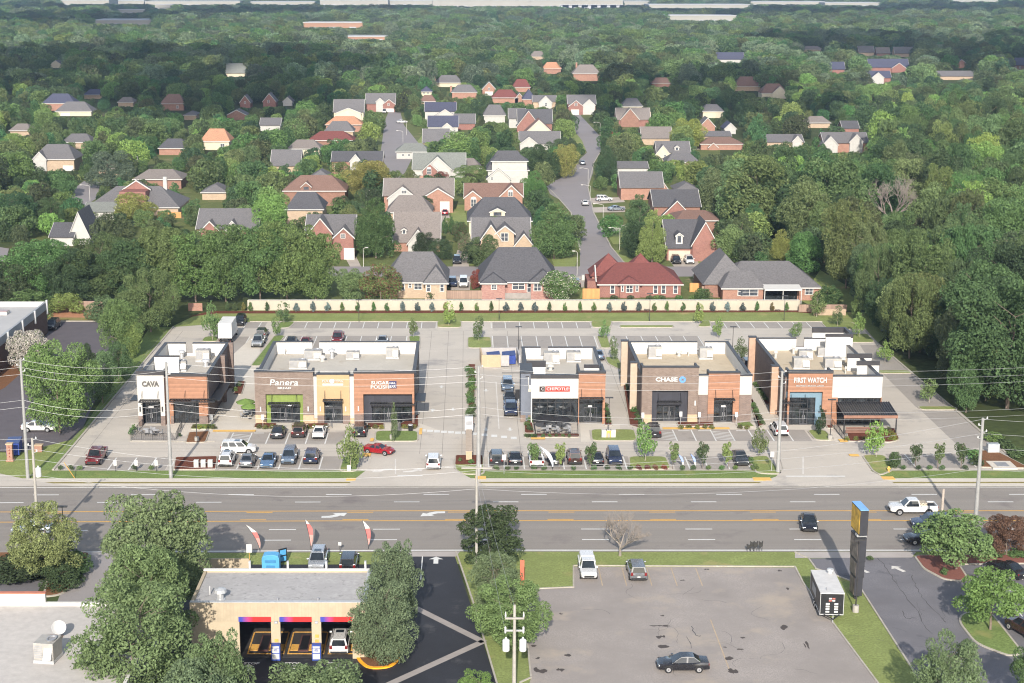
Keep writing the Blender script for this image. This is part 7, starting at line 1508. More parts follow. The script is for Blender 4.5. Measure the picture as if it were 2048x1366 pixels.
car('suv', 905, 571, DN, 'navy', 'blue car on the drive beside the tan brick house'); car('van', 927, 572, DN, 'white', 'white van on the drive beside the tan brick house'); car('suv', 914, 526, DN, 'black', 'black car on the drive across the estate street'); car('sedan', 890, 429, UP, 'red', 'bright red car before the white garage doors'); car('sedan', 1170, 410, UP, 'white', 'white car parked on the main estate street'); car('suv+', 1208, 402, 5, 'white', 'white suv on a drive right of the estate street'); car('sedan', 1233, 421, 15, 'steel', 'grey-blue car on a drive right of the estate street'); car('suv', 1352, 526, DN, 'black', 'black car on the drive of the garage house'); car('suv', 1378, 526, DN, 'white', 'white car on the drive of the garage house'); car('sedan', 1165, 329, UP, 'steel', 'grey car parked by the bend of the estate street'); car('sedan', 1226, 270, 5, 'red', 'dark red car on an upper drive right of the street'); car('sedan', 1227, 284, 5, 'silver', 'silver car on an upper drive right of the street'); car('van', 769, 226, DN, 'white', 'white van at the top of the left estate street'); car('sedan', 804, 246, 20, 'white', 'white car on the left estate street'); car('suv', 1151, 572, UP, 'charcoal', 'dark car beside the white-flowered myrtle')
b = MB(); b.box(-.95, .3, -.7, .7, 1.08, 1.25, M('sacks', (.42, .36, .28), .9, .2, 3))
for k in range(9): b.tube((-.9 + .14 * k, -.6, 1.3 + .05 * (k % 3)), (-.8 + .14 * k, .6, 1.32), .09, n=6, m=MATS['sacks'])
o = b.build('load', None); o.location = (w_.location.x + 1.35, w_.location.y, w_.location.z); tag(o, 'tan sacks lying in the bed of the white pickup', 'load')
wc = [o for o in COL.objects if o.get('label', '').startswith('white pickup with a cap')][0]
b = MB(); b.sideprism([(-.9, 1.2), (-.78, 1.85), (.78, 1.85), (.9, 1.2)], -2.75, -.78, P['white']); q = b.build('cargo_cap', None, wc, bevel=.05)
# box truck and food trailer
t = tag(empty('box_truck', G(457, 678, .05), rad(90)), 'white box truck standing behind the small west restaurant', 'truck')
b = MB(); b.box(-4.0, 2.0, -1.2, 1.2, 1.0, 3.7, M('truck_box', (.58, .56, .53), .5, .06, 1)); b.build('cargo_box', None, t, bevel=.04); b = MB(); b.box(-4.04, -4.003, -1.1, 1.1, 1.05, 3.6, bands('roll_door', (.54, .52, .5), (.40, .39, .37), .3, .6, 'z', .02, .08)); b.build('roll_door', None, t)
b = MB(); b.box(-4.1, 4.2, -.5, .5, .6, 1.0, m_plas); b.box(-4.3, -4.0, -1.1, 1.1, .5, .68, m_plas); b.build('chassis', None, t); b = MB(); b.sideprism([(-1.1, .5), (-1.1, 2.3), (1.1, 2.3), (1.1, .5)], 2.1, 3.6, P['white']); b.box(3.6, 4.5, -1.05, 1.05, .5, 1.5, P['white']); b.build('cab', None, t, bevel=.1)
for sx in (-2.6, 3.4):
    for sy in (-1, 1): q = MB(); q.tube((0, -.14, 0), (0, .14, 0), .46, .46, 16, m_tyre); w = q.build('wheel', None, t); w.location = (sx, sy * 1.0, .46); q = MB(); q.tube((0, sy * .12, 0), (0, sy * .15, 0), .28, .26, 12, m_rim); q.build('rim', None, w)
for s in (-1, 1): q = MB(); q.box(-4.33, -4.3, s * .95 - .1, s * .95 + .1, .55, .66, m_tl); q.build('taillight', None, t)
t = tag(empty('food_trailer', G(1652, 1215, .05), rad(-93)), 'black and white food trailer on the worn lot beside the grass strip', 'trailer'); t.scale = (.88, .95, 1)
m_trw = bands('trailer_roof', (.56, .54, .52), (.48, .46, .44), .6, .55, 'y', .03, .06); m_trb = M('trailer_black', (.018, .018, .02), .4, .2, 2)
b = MB(); b.box(-3.6, 3.6, -1.22, 1.22, .55, 2.75, m_trb); b.build('body', None, t); b = MB(); b.box(-3.66, 3.66, -1.27, 1.27, 2.753, 2.86, m_trw); b.build('roof', None, t)
b = MB()
for sx in (-3.62, 3.56):
    for sy in (-1.25, 1.19): b.box(sx, sx + .06, sy, sy + .06, .5, 2.75, m_galv)
b.box(-3.6, 3.6, -1.26, -1.222, .5, .62, m_galv); b.box(-3.6, 3.6, 1.222, 1.26, .5, .62, m_galv); b.box(3.602, 3.65, -1.18, 1.18, .5, .6, m_galv); b.build('corner_trim', None, t)
b = MB()
for k in range(4):
    for s in (-1, 1): b.box(3.61, 3.64, s * .45 - .2, s * .45 + .2, .75 + k * .28, .93 + k * .28, m_signw)
b.build('menu_panel', None, t); b = MB()
for k in range(2):
    for j in range(2): b.box(3.61, 3.64, -.35 + j * .36, -.05 + j * .36, 1.95 + k * .22, 2.1 + k * .22, M('menu_red', (.4, .12, .1), .6) if (k + j) % 2 == 0 else m_signw)
b.build('menu_panel', None, t); b = MB(); b.lathe([(.3, 0), (.3, .3), (.42, .32), (.36, .5), (.1, .55)], (-2.6, .7, 2.862), 12, m_galv); b.build('roof_fan', None, t); b = MB(); b.tube((2.9, -.5, 2.86), (2.9, -.5, 3.2), .06, m=m_grey_m); b.build('vent_pipe', None, t)
b = MB(); b.tube((3.65, -.8, .55), (4.9, 0, .5), .06, m=m_plas); b.tube((3.65, .8, .55), (4.9, 0, .5), .06, m=m_plas); b.tube((4.6, 0, .0), (4.6, 0, .8), .05, m=m_galv); b.build('drawbar', None, t)
for sx in (-.5, .4):
    for sy in (-1, 1): q = MB(); q.tube((0, -.1, 0), (0, .1, 0), .36, .36, 14, m_tyre); w = q.build('wheel', None, t); w.location = (sx, sy * 1.18, .36); q = MB(); q.tube((0, sy * .09, 0), (0, sy * .115, 0), .2, .19, 10, m_rim); q.build('rim', None, w)
b = MB(); b.box(-2.0, .6, -1.26, -1.225, 1.3, 2.2, m_grey_m); b.build('serving_hatch', None, t)
# ================================================================ walls, fences, poles, wires, signs, furniture
m_wallw = M('cream_wall_panel', (.375, .335, .265), .85, .1, .6, fine=(5, .95)); m_fencew = bands('fence_boards', (.30, .205, .155), (.17, .11, .08), .16, .85, 'x', .12, .12); m_fenceo = bands('new_fence_boards', (.52, .27, .10), (.34, .16, .06), .16, .8, 'x', .1, .12)
m_poles = M('pole_steel', (.29, .285, .275), .5, .1, 1.5, metal=.25); m_polew = M('pole_concrete', (.30, .28, .25), .85, .12, 2.0); m_wire = M('wire', (.30, .30, .30), .4, .1, 1, metal=.3); m_poled = M('dark_pole', (.035, .033, .033), .5, .15, 2)
def wall_line(name, pa, pb, base, top, m, label, cat='fence', step=3.0, post=.22, th=.14, cap=None, hrow=None):
    A, B = G(pa, base), G(pb, hrow or base); h = Zat(A[1], top); d = Vector((B[0] - A[0], B[1] - A[1], 0)); L = d.length; r = empty(name, A, math.atan2(d.y, d.x)); tag(r, label, cat)
    b = MB(); b.box(0, L, -th / 2, th / 2, .05, h, m); b.build('panel', None, r)
    n = max(1, round(L / step)); p = MB()
    for i in range(n + 1): x = L * i / n; p.box(x - post / 2, x + post / 2, -th / 2 - .05, th / 2 + .05, 0, h + (.06 if cap else -.04), m)
    p.build('posts', None, r)
    if cap: c = MB(); c.box(0, L, -th / 2 - .09, th / 2 + .09, h + .062, h + .14, cap); c.build('coping', None, r)
    return r
wall_line('boundary_wall', 497, 1597, 621, 600.8, m_wallw, 'long cream boundary wall between the back lawn and the houses', 'wall', 4.0, .3, .18, m_trim)
wall_line('wooden_fence', 1598, 1692, 624, 609, m_fencew, 'brown wooden fence right of the cream wall'); wall_line('wooden_fence', 96, 205, 624, 602, m_fencew, 'weathered wooden fence behind the left lot'); wall_line('wooden_fence', 888, 964, 598, 581, m_fencew, 'wooden fence between the tan and the pink brick houses'); wall_line('wooden_fence', 1166, 1198, 598, 577, m_fenceo, 'new orange wooden fence left of the red brick house'); wall_line('wooden_fence', 1380, 1402, 584, 566, m_fenceo, 'new orange wooden fence right of the red brick house'); wall_line('wooden_fence', 1404, 1436, 594, 572, m_fencew, 'wooden fence beside the orange brick house'); wall_line('wooden_fence', 316, 362, 436, 424, m_fenceo, 'orange fence beside the wide hip-roofed house'); wall_line('wooden_deck', 1010, 1062, 598, 586, M('deck_grey', (.25, .22, .20), .9, .15, 1), 'grey wooden deck screen behind the pink brick house', 'deck')
wall_line('brick_retaining_wall', 378, 404, 622, 606, w_or, 'short orange brick wall left of the cream wall', 'wall'); wall_line('brick_retaining_wall', 1628, 1690, 631, 618, w_tan, 'low tan fence piece by the right lawn', 'fence')
# dumpster enclosure
A = G(963, 735); e = tag(empty('bin_enclosure', A, rad(3)), 'tan and grey walled bin enclosure with blue bins behind the drive-through', 'enclosure'); m_encl = M('enclosure_grey', (.33, .31, .30), .85, .1, 1)
b = MB(); b.box(0, 3.2, 0, .25, 0, 2.1, m_tanstone); b.build('wall', None, e); b = MB(); b.box(0, .25, .25, 5.5, 0, 2.1, m_tanstone); b.build('wall', None, e); b = MB(); b.box(6.2, 6.45, -.3, 5.5, 0, 2.1, m_encl); b.build('wall', None, e); b = MB(); b.box(.25, 6.2, 5.25, 5.5, 0, 2.1, m_encl); b.build('wall', None, e); b = MB(); b.box(3.25, 4.6, .05, .13, .2, 2.0, m_encl); b.build('gate', None, e)
m_bin = M('bin_blue', (.025, .05, .22), .45, .2, 2)
for i, (dx, dy) in enumerate(((1.0, 1.2), (3.6, 1.6))):
    t = tag(empty('waste_bin', (A[0] + dx, A[1] + dy, 0), rad(3)), ['blue waste bin in the enclosure, left one', 'blue waste bin in the enclosure, right one'][i], 'bin'); b = MB(); b.wallprism([(0, .2), (2.1, .2), (2.1, 1.7), (0, 1.5)], 0, 2.4, m_bin); b.build('body', None, t); b = MB(); b.mesh([(-.05, -.05, 1.56), (2.15, -.05, 1.76), (2.15, 2.45, 1.96), (-.05, 2.45, 1.76)], [(0, 1, 2, 3)], M('bin_lid', (.02, .035, .13), .4)); b.build('lid', None, t)
t = tag(empty('waste_bin', G(13, 914), rad(8)), 'blue dumpster behind the tan address pillar at left', 'bin'); b = MB(); b.wallprism([(0, .2), (1.7, .2), (1.7, 1.8), (0, 1.8)], 0, 3.2, m_bin); b.build('body', None, t); b = MB(); b.box(-.05, 1.75, -.05, 3.25, 1.803, 1.9, MATS['bin_lid']); b.build('lid', None, t)
t = tag(empty('address_pillar', G(21, 922)), 'tan brick pillar with upright red numerals beside the left entrance', 'pillar sign'); b = MB(); b.box(-.38, .38, -.3, .3, .25, 2.35, w_or); b.box(-.5, .5, -.42, .42, 0, .25, w_or); b.box(-.45, .45, -.37, .37, 2.353, 2.5, m_tanstone); b.build('pillar', None, t)
for i, ch in enumerate('2444'): text_mesh(ch, .42, .01, 'numeral', m_signw if False else M('numeral_red', (.18, .04, .03), .6), t, (0, -.315, 2.05 - i * .46), bold=.01)
t = tag(empty('stone_planter', G(78, 903)), 'small tan block planter right of the address pillar', 'planter'); b = MB(); b.box(-.5, .5, -.4, .4, 0, .9, w_or); b.box(-.56, .56, -.46, .46, .903, 1.0, m_tanstone); b.build('pillar', None, t)
# low wall sign at the main drive: a tan wall running back from the road with a white cabinet at its end
A, B = G(938, 922), G(938, 878); t = tag(empty('monument_wall', A), 'long low tan wall by the main drive with a white cabinet at its far end', 'wall'); L = B[1] - A[1]
b = MB(); b.box(-.4, .4, 0, L, .002, 1.3, m_tanstone); b.build('panel', None, t); b = MB(); b.box(-.46, .46, -.05, L + .05, 1.303, 1.4, m_tanmetal); b.build('coping', None, t); t = tag(empty('sign_cabinet', G(938, 868)), 'white sign cabinet on a dark base beside the main drive', 'sign'); b = MB(); b.box(-.6, .6, -.4, .4, .6, 2.6, m_signw); b.build('cabinet', None, t, bevel=.05); b = MB(); b.box(-.5, .5, -.35, .35, 0, .597, m_black_m); b.build('base', None, t); b = MB(); b.box(-.45, .45, -.43, -.403, 1.4, 2.0, m_grey_m); b.build('panel', None, t)

# ---- utility poles (top, foot) and their wires
POLES = {}
def pole(key, pt, rt, pf, rf, r0, r1, m, label, arm=None, ins=3, name='utility_pole', cat='utility pole', trans=()):
    x, y, _ = G(pf, rf); h = Zat(y, rt); o = tag(empty(name, (x, y, 0)), label, cat); b = MB(); b.tube((0, 0, 0), (0, 0, h), r0, r1, 12, m); b.build('shaft', None, o); POLES[key] = (x, y, h)
    if arm: z, hw = arm; b = MB(); b.box(-hw, hw, -.32, -.18, h - z - .08, h - z + .08, m_polew); b.build('crossarm', None, o)
    for i in range(ins):
        b = MB(); s = -1 if i % 2 else 1; zz = h - .2 - i * .75; b.tube((0, 0, zz), (s * .45, -.1, zz + .12), .05, .04, 6, m_galv); b.lathe([(.05, 0), (.11, .04), (.06, .1), (.11, .14), (.05, .22), (.03, .3)], (s * .45, -.1, zz + .1), 8, m_signw); b.build('insulator', None, o)
    for sx, dz in trans:
        b = MB(); b.lathe([(.05, 0), (.30, .02), (.32, .1), (.32, 1.0), (.26, 1.08), (.1, 1.1), (.08, 1.3), (.04, 1.32)], (sx, -.12, h - dz - 1.1), 14, M('transformer_grey', (.52, .52, .51), .5, .06, 1)); b.build('transformer', None, o)
    return o, h
pole('L1', 44, 718, 56, 958, .24, .15, m_poles, 'tall steel pole at the far left edge of the centre'); pole('L2', 60, 876, 78, 1098, .20, .13, m_polew, 'concrete pole with a white transformer behind the maple', None, 3, trans=((.5, 3.4),))
pole('CA', 335, 724, 342, 956, .26, .15, m_poles, 'steel pole standing before the white tower of the small restaurant'); pole('MS', 951.5, 732, 957, 953, .30, .18, m_poles, 'thick steel pole beside the main entrance drive'); pole('MN', 947.5, 932, 953, 1130, .17, .12, m_polew, 'thin concrete pole with a wide crossarm in front of the thick steel pole', (.15, 1.65), 1)
pole('FW', 1557, 742, 1555.5, 946, .26, .15, m_poles, 'steel pole beside the second entrance'); pole('RS', 1969, 836, 1948, 1082, .27, .16, m_poles, 'tall steel pole at the right edge of the lot', None, 4); pole('RT', 1880.5, 978, 1881, 1068, .17, .15, m_barkp, 'short weathered timber post behind the white pickup', None, 0, 'timber_post', 'post')
o, h = pole('TR', 1022, 1210, 1028, 1400, .20, .12, m_polew, 'concrete pole with two transformers on the near grass strip', (1.15, .85), 0, trans=((-.75, 3.2), (.75, 3.2)))
b = MB(); b.box(-.75, .75, .10, .22, h - 2.55, h - 2.42, m_galv); b.build('crossarm', None, o)
for sx in (-.8, .8): b = MB(); b.lathe([(.03, 0), (.09, .05), (.05, .12), (.09, .18), (.04, .5), (.02, .55)], (sx, -.25, h - 1.07), 8, m_signw); b.build('insulator', None, o); b = MB(); b.lathe([(.05, -.35), (.1, -.25), (.1, .2), (.05, .3)], (sx, .16, h - 2.4), 8, m_signw); b.build('insulator', None, o)
def wire(a, b, label, sag=1.0, r=.015, group='power lines along the road', dy=0):
    A, B = Vector(a), Vector(b); pts = [A.lerp(B, t / 14) - Vector((0, 0, sag * 4 * (t / 14) * (1 - t / 14))) for t in range(15)]; w = MB(); w.path(pts, r, 5, m_wire); o = w.build('power_line'); return tag(o, label, 'power line', group)
def at(k, dz, dx=0): x, y, h = POLES[k]; return (x + dx, y, h - dz)
far_l = (POLES['L1'][0] - 45, POLES['L1'][1] - 4, POLES['L1'][2] - .3); far_r = (POLES['FW'][0] + 62, POLES['FW'][1] + 8, POLES['FW'][2] + .8)
seq = [('the left edge and the far left pole', far_l, 'L1'), ('the far left pole and the pole before the white tower', 'L1', 'CA'), ('the pole before the white tower and the thick steel pole', 'CA', 'MS'), ('the thick steel pole and the pole by the second entrance', 'MS', 'FW'), ('the pole by the second entrance and the right edge', 'FW', far_r)]
for nm, a, b_ in seq:
    for dz, w in ((.1, 'topmost'), (1.1, 'second'), (2.0, 'third'), (5.4, 'fourth'), (6.3, 'lowest')):
        p = (a[0], a[1], a[2] - dz) if not isinstance(a, str) else at(a, dz); q = (b_[0], b_[1], b_[2] - dz) if not isinstance(b_, str) else at(b_, dz); wire(p, q, '%s far-side wire strung between %s' % (w, nm), .9 if dz < 3 else 1.2)
ends = [('the left edge and the transformer pole at left', (POLES['L2'][0] - 40, POLES['L2'][1] + 1, POLES['L2'][2] + .4), 'L2'), ('the transformer pole at left and the crossarm pole', 'L2', 'MN'), ('the crossarm pole and the tall right pole', 'MN', 'RS'), ('the tall right pole and the right edge', 'RS', (POLES['RS'][0] + 40, POLES['RS'][1] + 1, POLES['RS'][2] - 1.2))]
for nm, a, b_ in ends:
    for i, (dz, w) in enumerate(((.1, 'topmost'), (1.3, 'second'), (2.5, 'third'), (4.3, 'lowest'))):
        k = lambda key: {'MN': (.0, -.2, .5, 2.6)[i], 'RS': dz * 1.4}.get(key, dz)
        p = (a[0], a[1], a[2] - dz) if not isinstance(a, str) else at(a, k(a)); q = (b_[0], b_[1], b_[2] - dz * 1.4) if not isinstance(b_, str) else at(b_, k(b_)); wire(p, q, '%s near-side wire between %s' % (w, nm), 1.6 if nm.startswith('the trans') or nm.startswith('the cross') else .5)
wire(at('MN', .0), at('TR', .2), 'thin wire from the crossarm pole down to the two-transformer pole, upper', .4, .012, 'service wires'); wire(at('MN', 1.2), at('TR', 2.5, -.8), 'thin wire from the crossarm pole down to the two-transformer pole, lower', .6, .012, 'service wires')
w = MB(); a, b_ = G(150, 957), G(128, 925, 2.5); w.tube(a, b_, .05, n=6, m=m_ylw); tag(w.build('guy_guard'), 'yellow guy wire guard slanting from the verge at left', 'guy guard')
# ---- street lamps: dark lot lamps and pale estate lamps
def lamp_post(px, rt, pf, rf, m, label, arm=0, group=None, r=.07, base=False, dbl=False):
    x, y, _ = G(pf, rf); h = Zat(y, rt); o = tag(empty('street_lamp', (x, y, 0)), label, 'street lamp', group); b = MB(); b.tube((0, 0, 0), (0, 0, h), r, r * .7, 8, m); b.build('pole', None, o)
    if arm:
        b = MB(); n = 5; pts = [(arm * (t / n), 0, h + .35 * math.sin(t / n * 1.57)) for t in range(n + 1)]; b.path(pts, .045, 6, m); b.build('arm', None, o); b = MB(); b.box(arm - .1 if arm > 0 else arm - .5, arm + .5 if arm > 0 else arm + .1, -.15, .15, h + .25, h + .42, m); b.build('lamp_head', None, o)
    else:
        b = MB(); b.box(-.55, .55, -.2, .2, h, h + .12, m); b.build('lamp_head', None, o)
    if base: b = MB(); b.lathe([(.33, 0), (.33, .75)], n=12, m=m_polew); b.build('base', None, o)
for a in ((718, 600, 718, 645, 'dark lamp post on the back lawn at left'), (998, 598, 998, 641, 'dark lamp post on the back lawn at centre'), (1299, 588, 1299, 643, 'dark lamp post on the back lawn behind the bank'), (1568, 592, 1568, 641, 'dark lamp post on the back lawn at right'), (1037, 654, 1037, 702, 'dark lamp post behind the drive-through restaurant'), (1465, 654, 1465, 700, 'dark lamp post between the bank and the breakfast restaurant'), (394, 803, 394, 884, 'dark lamp post in the mulch bed by the small restaurant'), (784, 806, 784, 880, 'dark lamp post on the lawn before the nail bar'), (1217, 796, 1217, 876, 'dark lamp post before the drive-through restaurant'), (1659, 800, 1660, 880, 'dark lamp post before the breakfast restaurant'), (1699, 860, 1711, 1222, 'x')):
    if a[4] != 'x': lamp_post(a[0], a[1], a[2], a[3], m_poled, a[4], 0, 'dark lamp posts of the shopping centre', .06, a[3] > 870)
lamp_post(1712, 1080, 1711, 1224, m_poled, 'dark lamp post on a concrete drum beside the pylon sign', 0, None, .07, True); lamp_post(126, 1014, 131, 1130, m_poled, 'dark lamp post among the junipers under the maple', 0, None, .06)
for px, rt, pf, rf, arm, l in ((729, 498, 727, 534, 0.6, 'pale lamp post before the dark pear tree'), (1155, 505, 1154, 552, -.6, 'pale lamp post at the corner of the main estate street'), (1238, 458, 1239, 500, -2.2, 'pale curved lamp post lowest on the right of the estate street'), (1205, 410, 1206, 448, -2.2, 'pale curved lamp post second on the right of the estate street'), (1180, 372, 1180, 402, -2.2, 'pale curved lamp post by the parked white car'), (1176, 338, 1176, 368, -2.2, 'pale curved lamp post at the street bend'), (1201, 246, 1200, 272, -2.2, 'pale curved lamp post at the top of the estate street'), (805, 263, 806, 285, -2.0, 'pale lamp post on the left estate street'), (812, 242, 813, 270, -2, 'upper pale lamp post on the left estate street'), (179, 372, 180, 402, -2.2, 'pale curved lamp post by the left cul-de-sac'), (275, 313, 276, 345, -2, 'pale lamp post among trees at left'), (733, 383, 733, 420, .5, 'pale lamp post behind the pear tree'), (1605, 500, 1605, 530, .5, 'pale pole at the edge of the wood'), (1525, 206, 1526, 225, -2, 'pale curved lamp post at upper right')):
    lamp_post(px, rt, pf, rf, m_offw, l, arm, 'lamp posts of the estate', .07)
for px, rt, rf, i in ((354, 27, 48, 0), (462, 27, 44, 1), (650, 10, 38, 2), (740, 30, 42, 3), (923, 28, 44, 4), (1060, 0, 32, 5), (1238, 12, 35, 6), (1490, 28, 45, 7), (1705, 26, 42, 8), (1812, 22, 40, 9), (1860, 15, 40, 10), (1960, 20, 42, 11)):
    x, y, _ = G(px, rf); b = MB(); h = min(40, max(14, Zat(y, rt))); b.tube((0, 0, 0), (0, 0, h), .45, .3, 6, m_polew); b.box(-2.5, 2.5, -.2, .2, h - 3, h - 2.5, m_polew); o = b.build('transmission_pole', None, at=(x, y, 0)); tag(o, 'distant pale transmission pole of the line beyond the woods', 'utility pole', 'distant transmission poles')
# ---- signs
def post_sign(px, rf, rt, w, h, label, m=None, name='road_sign', back=m_black_m, group=None):
    x, y, _ = G(px, rf); z = Zat(y, rt); o = tag(empty(name, (x, y, 0)), label, 'sign', group); b = MB(); b.tube((0, 0, 0), (0, 0, z), .035, n=6, m=back); b.build('post', None, o); b = MB(); b.box(-w / 2, w / 2, -.06, -.036, z - h, z, m or m_signw); b.build('panel', None, o)
for px, l in ((231, 'left of three white pickup-bay signs by the dark red pickup'), (273, 'middle of three white pickup-bay signs by the dark red pickup'), (313, 'right of three white pickup-bay signs by the dark red pickup')): post_sign(px, 943, 920, .42, .75, l, group='white bay signs')
for px, rf, rt, l in ((423, 852, 830, 'white parking sign at the corner of the small restaurant'), (526, 854, 829, 'white accessible bay sign before the brown brick front'), (1285, 856, 825, 'white accessible bay sign left of the bank'), (1361, 850, 823, 'white accessible bay sign right of the bank doors'), (1398, 850, 824, 'white accessible bay sign at the middle of the bank front'), (1472, 852, 824, 'white accessible bay sign right of the bank side door'), (1008, 948, 909, 'white sign on a pale post before the black sedan'), (1543, 944, 903, 'pale octagon sign back at the second entrance'), (698, 943, 930, 'small white sign at the end of the left front row')): post_sign(px, rf, rt, .5 if rf > 860 else .42, .75, l, back=m_galv)
post_sign(499, 1122, 1088, .62, 1.0, 'white speed sign beside the feather flags', back=m_ylw); x = post_sign(680, 1104, 1084, .35, .4, 'small white mailbox-like sign on a black post by the road')
b = MB(); b.box(-.42, .42, -.32, .32, .35, 1.25, m_bin); b.box(-.3, .3, -.36, -.33, .5, 1.1, m_signw); b.box(-.46, .46, -.36, .36, 0, .35, m_black_m)
# feather flags
def feather(px, rf, ptop, rtop, hw, cols, label, group, lean=0):
    x, y, _ = G(px, rf); h = Zat(y, rtop); xt = Xat(ptop, y, h); dx = xt - x; o = tag(empty('feather_flag', (x, y, 0)), label, 'feather flag', group); n = 12
    def edge(t): return dx * t ** 1.7
    b = MB(); b.path([(edge(t / n), 0, h * t / n) for t in range(n + 1)], .03, 5, m_black_m); b.build('pole', None, o)
    f = MB(); front = []
    for k in range(n + 1):
        t = .16 + .84 * k / n; wd = hw * (math.sin(min(1, (t - .1) * 1.6) * 1.57)) * (1 - max(0, t - .72) / .28) ** .6; front.append((edge(t), edge(t) + wd, h * t))
    for k in range(n):
        a, c = front[k], front[k + 1]; m = cols[min(len(cols) - 1, int(k / n * len(cols)))]
        for yy, rev in ((-.02, 0), (.02, 1)):
            q = [(a[0] + .02, yy, a[2]), (a[1], yy + .05 * math.sin(k), a[2]), (c[1], yy + .05 * math.sin(k + 1), c[2]), (c[0] + .02, yy, c[2])]; f.face(q[::-1] if rev else q, m)
    f.build('banner', None, o)
m_fp, m_fw, m_fr = M('flag_pink', (.50, .25, .22), .7, .06, 2), M('flag_white', (.56, .53, .50), .7, .05, 2), M('flag_red', (.46, .13, .12), .7, .06, 2); m_fb, m_fs = M('flag_blue', (.22, .28, .48), .7, .08, 2), M('flag_silver', (.42, .43, .47), .5, .1, 2)
G1 = 'red and white feather flags by the road'
feather(520, 1104, 491, 1049, .55, [m_fp, m_fp, m_fr, m_fw, m_fw], 'leftmost red and white feather flag by the road', G1); feather(622, 1101, 610, 1039, .55, [m_fp, m_fp, m_fr, m_fr, m_fw], 'middle red and white feather flag by the road', G1); feather(737, 1098, 725, 1041, .55, [m_fp, m_fr, m_fr, m_fw, m_fw], 'right red and white feather flag by the road, beside the feathery tree', G1)
feather(1106, 942, 1077, 891, .62, [m_fs, m_fs, m_fs, m_fs], 'big silver feather flag leaning over the dark car', None); feather(1366, 938, 1354, 906, .36, [m_fw, m_fb, m_fb], 'blue and white feather flag, left of two', 'blue feather flags'); feather(1390, 938, 1380, 907, .36, [m_fw, m_fb, m_fb], 'blue and white feather flag, right of two', 'blue feather flags')
# blue donation bin and news stand behind the garage, menu stands, bollards
t = tag(empty('donation_bin', G(543, 1144)), 'bright blue donation bin with rounded top behind the garage', 'bin'); m_don = M('donation_blue', (.08, .30, .52), .5, .08, 2)
b = MB(); b.wallprism([(-.95, .05), (.95, .05), (.95, 1.75), (.8, 2.05), (.4, 2.15), (-.4, 2.15), (-.8, 2.05), (-.95, 1.75)], -.65, .65, m_don); b.build('body', None, t, bevel=.04); b = MB(); b.box(-.6, .6, -.70, -.653, 1.3, 1.6, M('donation_dark', (.05, .2, .38), .5)); b.build('hatch', None, t); b = MB(); b.box(-.5, .5, -.67, -.653, .6, 1.0, MATS['donation_dark']); b.build('label_panel', None, t)
t = tag(empty('frame_sign', G(566, 1126), rad(35)), 'dark framed sign panel beside the blue donation bin', 'sign'); b = MB(); b.box(-.5, .5, -.05, .05, .1, 1.7, m_black_m); b.build('frame', None, t); b = MB(); b.box(-.38, .38, -.07, -.052, .95, 1.55, m_don); b.box(-.38, .38, -.07, -.052, .25, .8, m_don); b.build('panel', None, t)
wall_line('cream_screen_wall', 395, 497, 1140, 1117, m_creamw, 'low cream screen wall left of the blue donation bin', 'wall')
for i, (px, l) in enumerate(((552.5, 'left menu stand between the first two bays'), (633.5, 'right menu stand between the second and third bay'))):
    t = tag(empty('menu_stand', G(px, 1322)), l, 'menu stand'); b = MB(); b.box(-.42, .42, -.25, .25, .15, 1.75, M('stand_blue', (.03, .06, .26), .5)); b.build('cabinet', None, t); b = MB(); b.box(-.34, .34, -.28, -.253, .95, 1.6, m_signw if i else M('price_yellow', (.50, .48, .42), .6)); b.box(-.34, .34, -.28, -.253, .3, .85, m_signw); b.build('panel', None, t); b = MB(); b.box(-.36, .36, -.22, .22, 0, .147, m_black_m); b.build('base', None, t)
    text_mesh('OIL CHANGE\n$49\nTIRES', .16, .004, 'lettering', MATS['stand_blue'], t, (0, -.285, 1.28), bold=.004)
for px, row, l in ((463, 1312, 'red bollard left of the first bay, outer'), (478, 1314, 'red bollard left of the first bay, inner'), (708, 1314, 'red bollard right of the third bay')): b = MB(); b.lathe([(.12, 0), (.12, 1.05), (.09, 1.15), (.03, 1.18)], n=10, m=M('bollard_red', (.45, .03, .03), .5)); tag(b.build('bollard', None, at=G(px, row)), l, 'bollard', 'red bollards at the garage')
# pylon sign
x, y, _ = G(1707, 1222); x2, y2, _ = G(1706, 1190); t = tag(empty('pylon_sign', (x2, y2 - 1, 0), rad(-86)), 'tall dark pylon sign with a blue topped cabinet and stacked tenant panels', 'pylon sign'); Hh = Zat(y2, 1006)
m_cab = M('cabinet_dark', (.030, .030, .036), .5, .15, 1.5); m_cabb = M('cabinet_blue', (.16, .33, .60), .5, .08, 1.5); m_face = M('sign_face_gold', (.42, .26, .04), .5, .5, 1.2); m_face2 = M('sign_face_dark', (.12, .10, .09), .5, .7, 1.5)
b = MB(); b.box(-.16, .16, -.16, .16, 0, Hh - .3, m_cab); b.build('post', None, t)
for z0, z1, w, f, top, nm in ((Hh - 2.7, Hh, 1.45, m_face, m_cabb, 'cabinet'), (Hh - 5.6, Hh - 3.1, 1.3, m_face2, m_cab, 'cabinet'), (Hh - 7.4, Hh - 5.7, 1.1, m_face2, m_cab, 'cabinet'), (.6, Hh - 7.5, .8, m_face2, m_cab, 'cabinet')):
    c = MB(); c.box(-w, w, -.42, .42, z0, z1, m_cab); c.box(-w - .02, w + .02, -.44, .44, z1 + .002, z1 + .06, top); co = c.build(nm, None, t); p = MB()
    for s in (-1, 1): p.box(-w + .1, w - .1, s * .44 - .018, s * .44 + .018, z0 + .12, z1 - .12, f)
    p.build('panel', None, co)
b = MB(); b.box(.3, 1.0, -.5, .5, Hh - 3.0, Hh - 2.75, m_galv); b.build('floodlight', None, t)
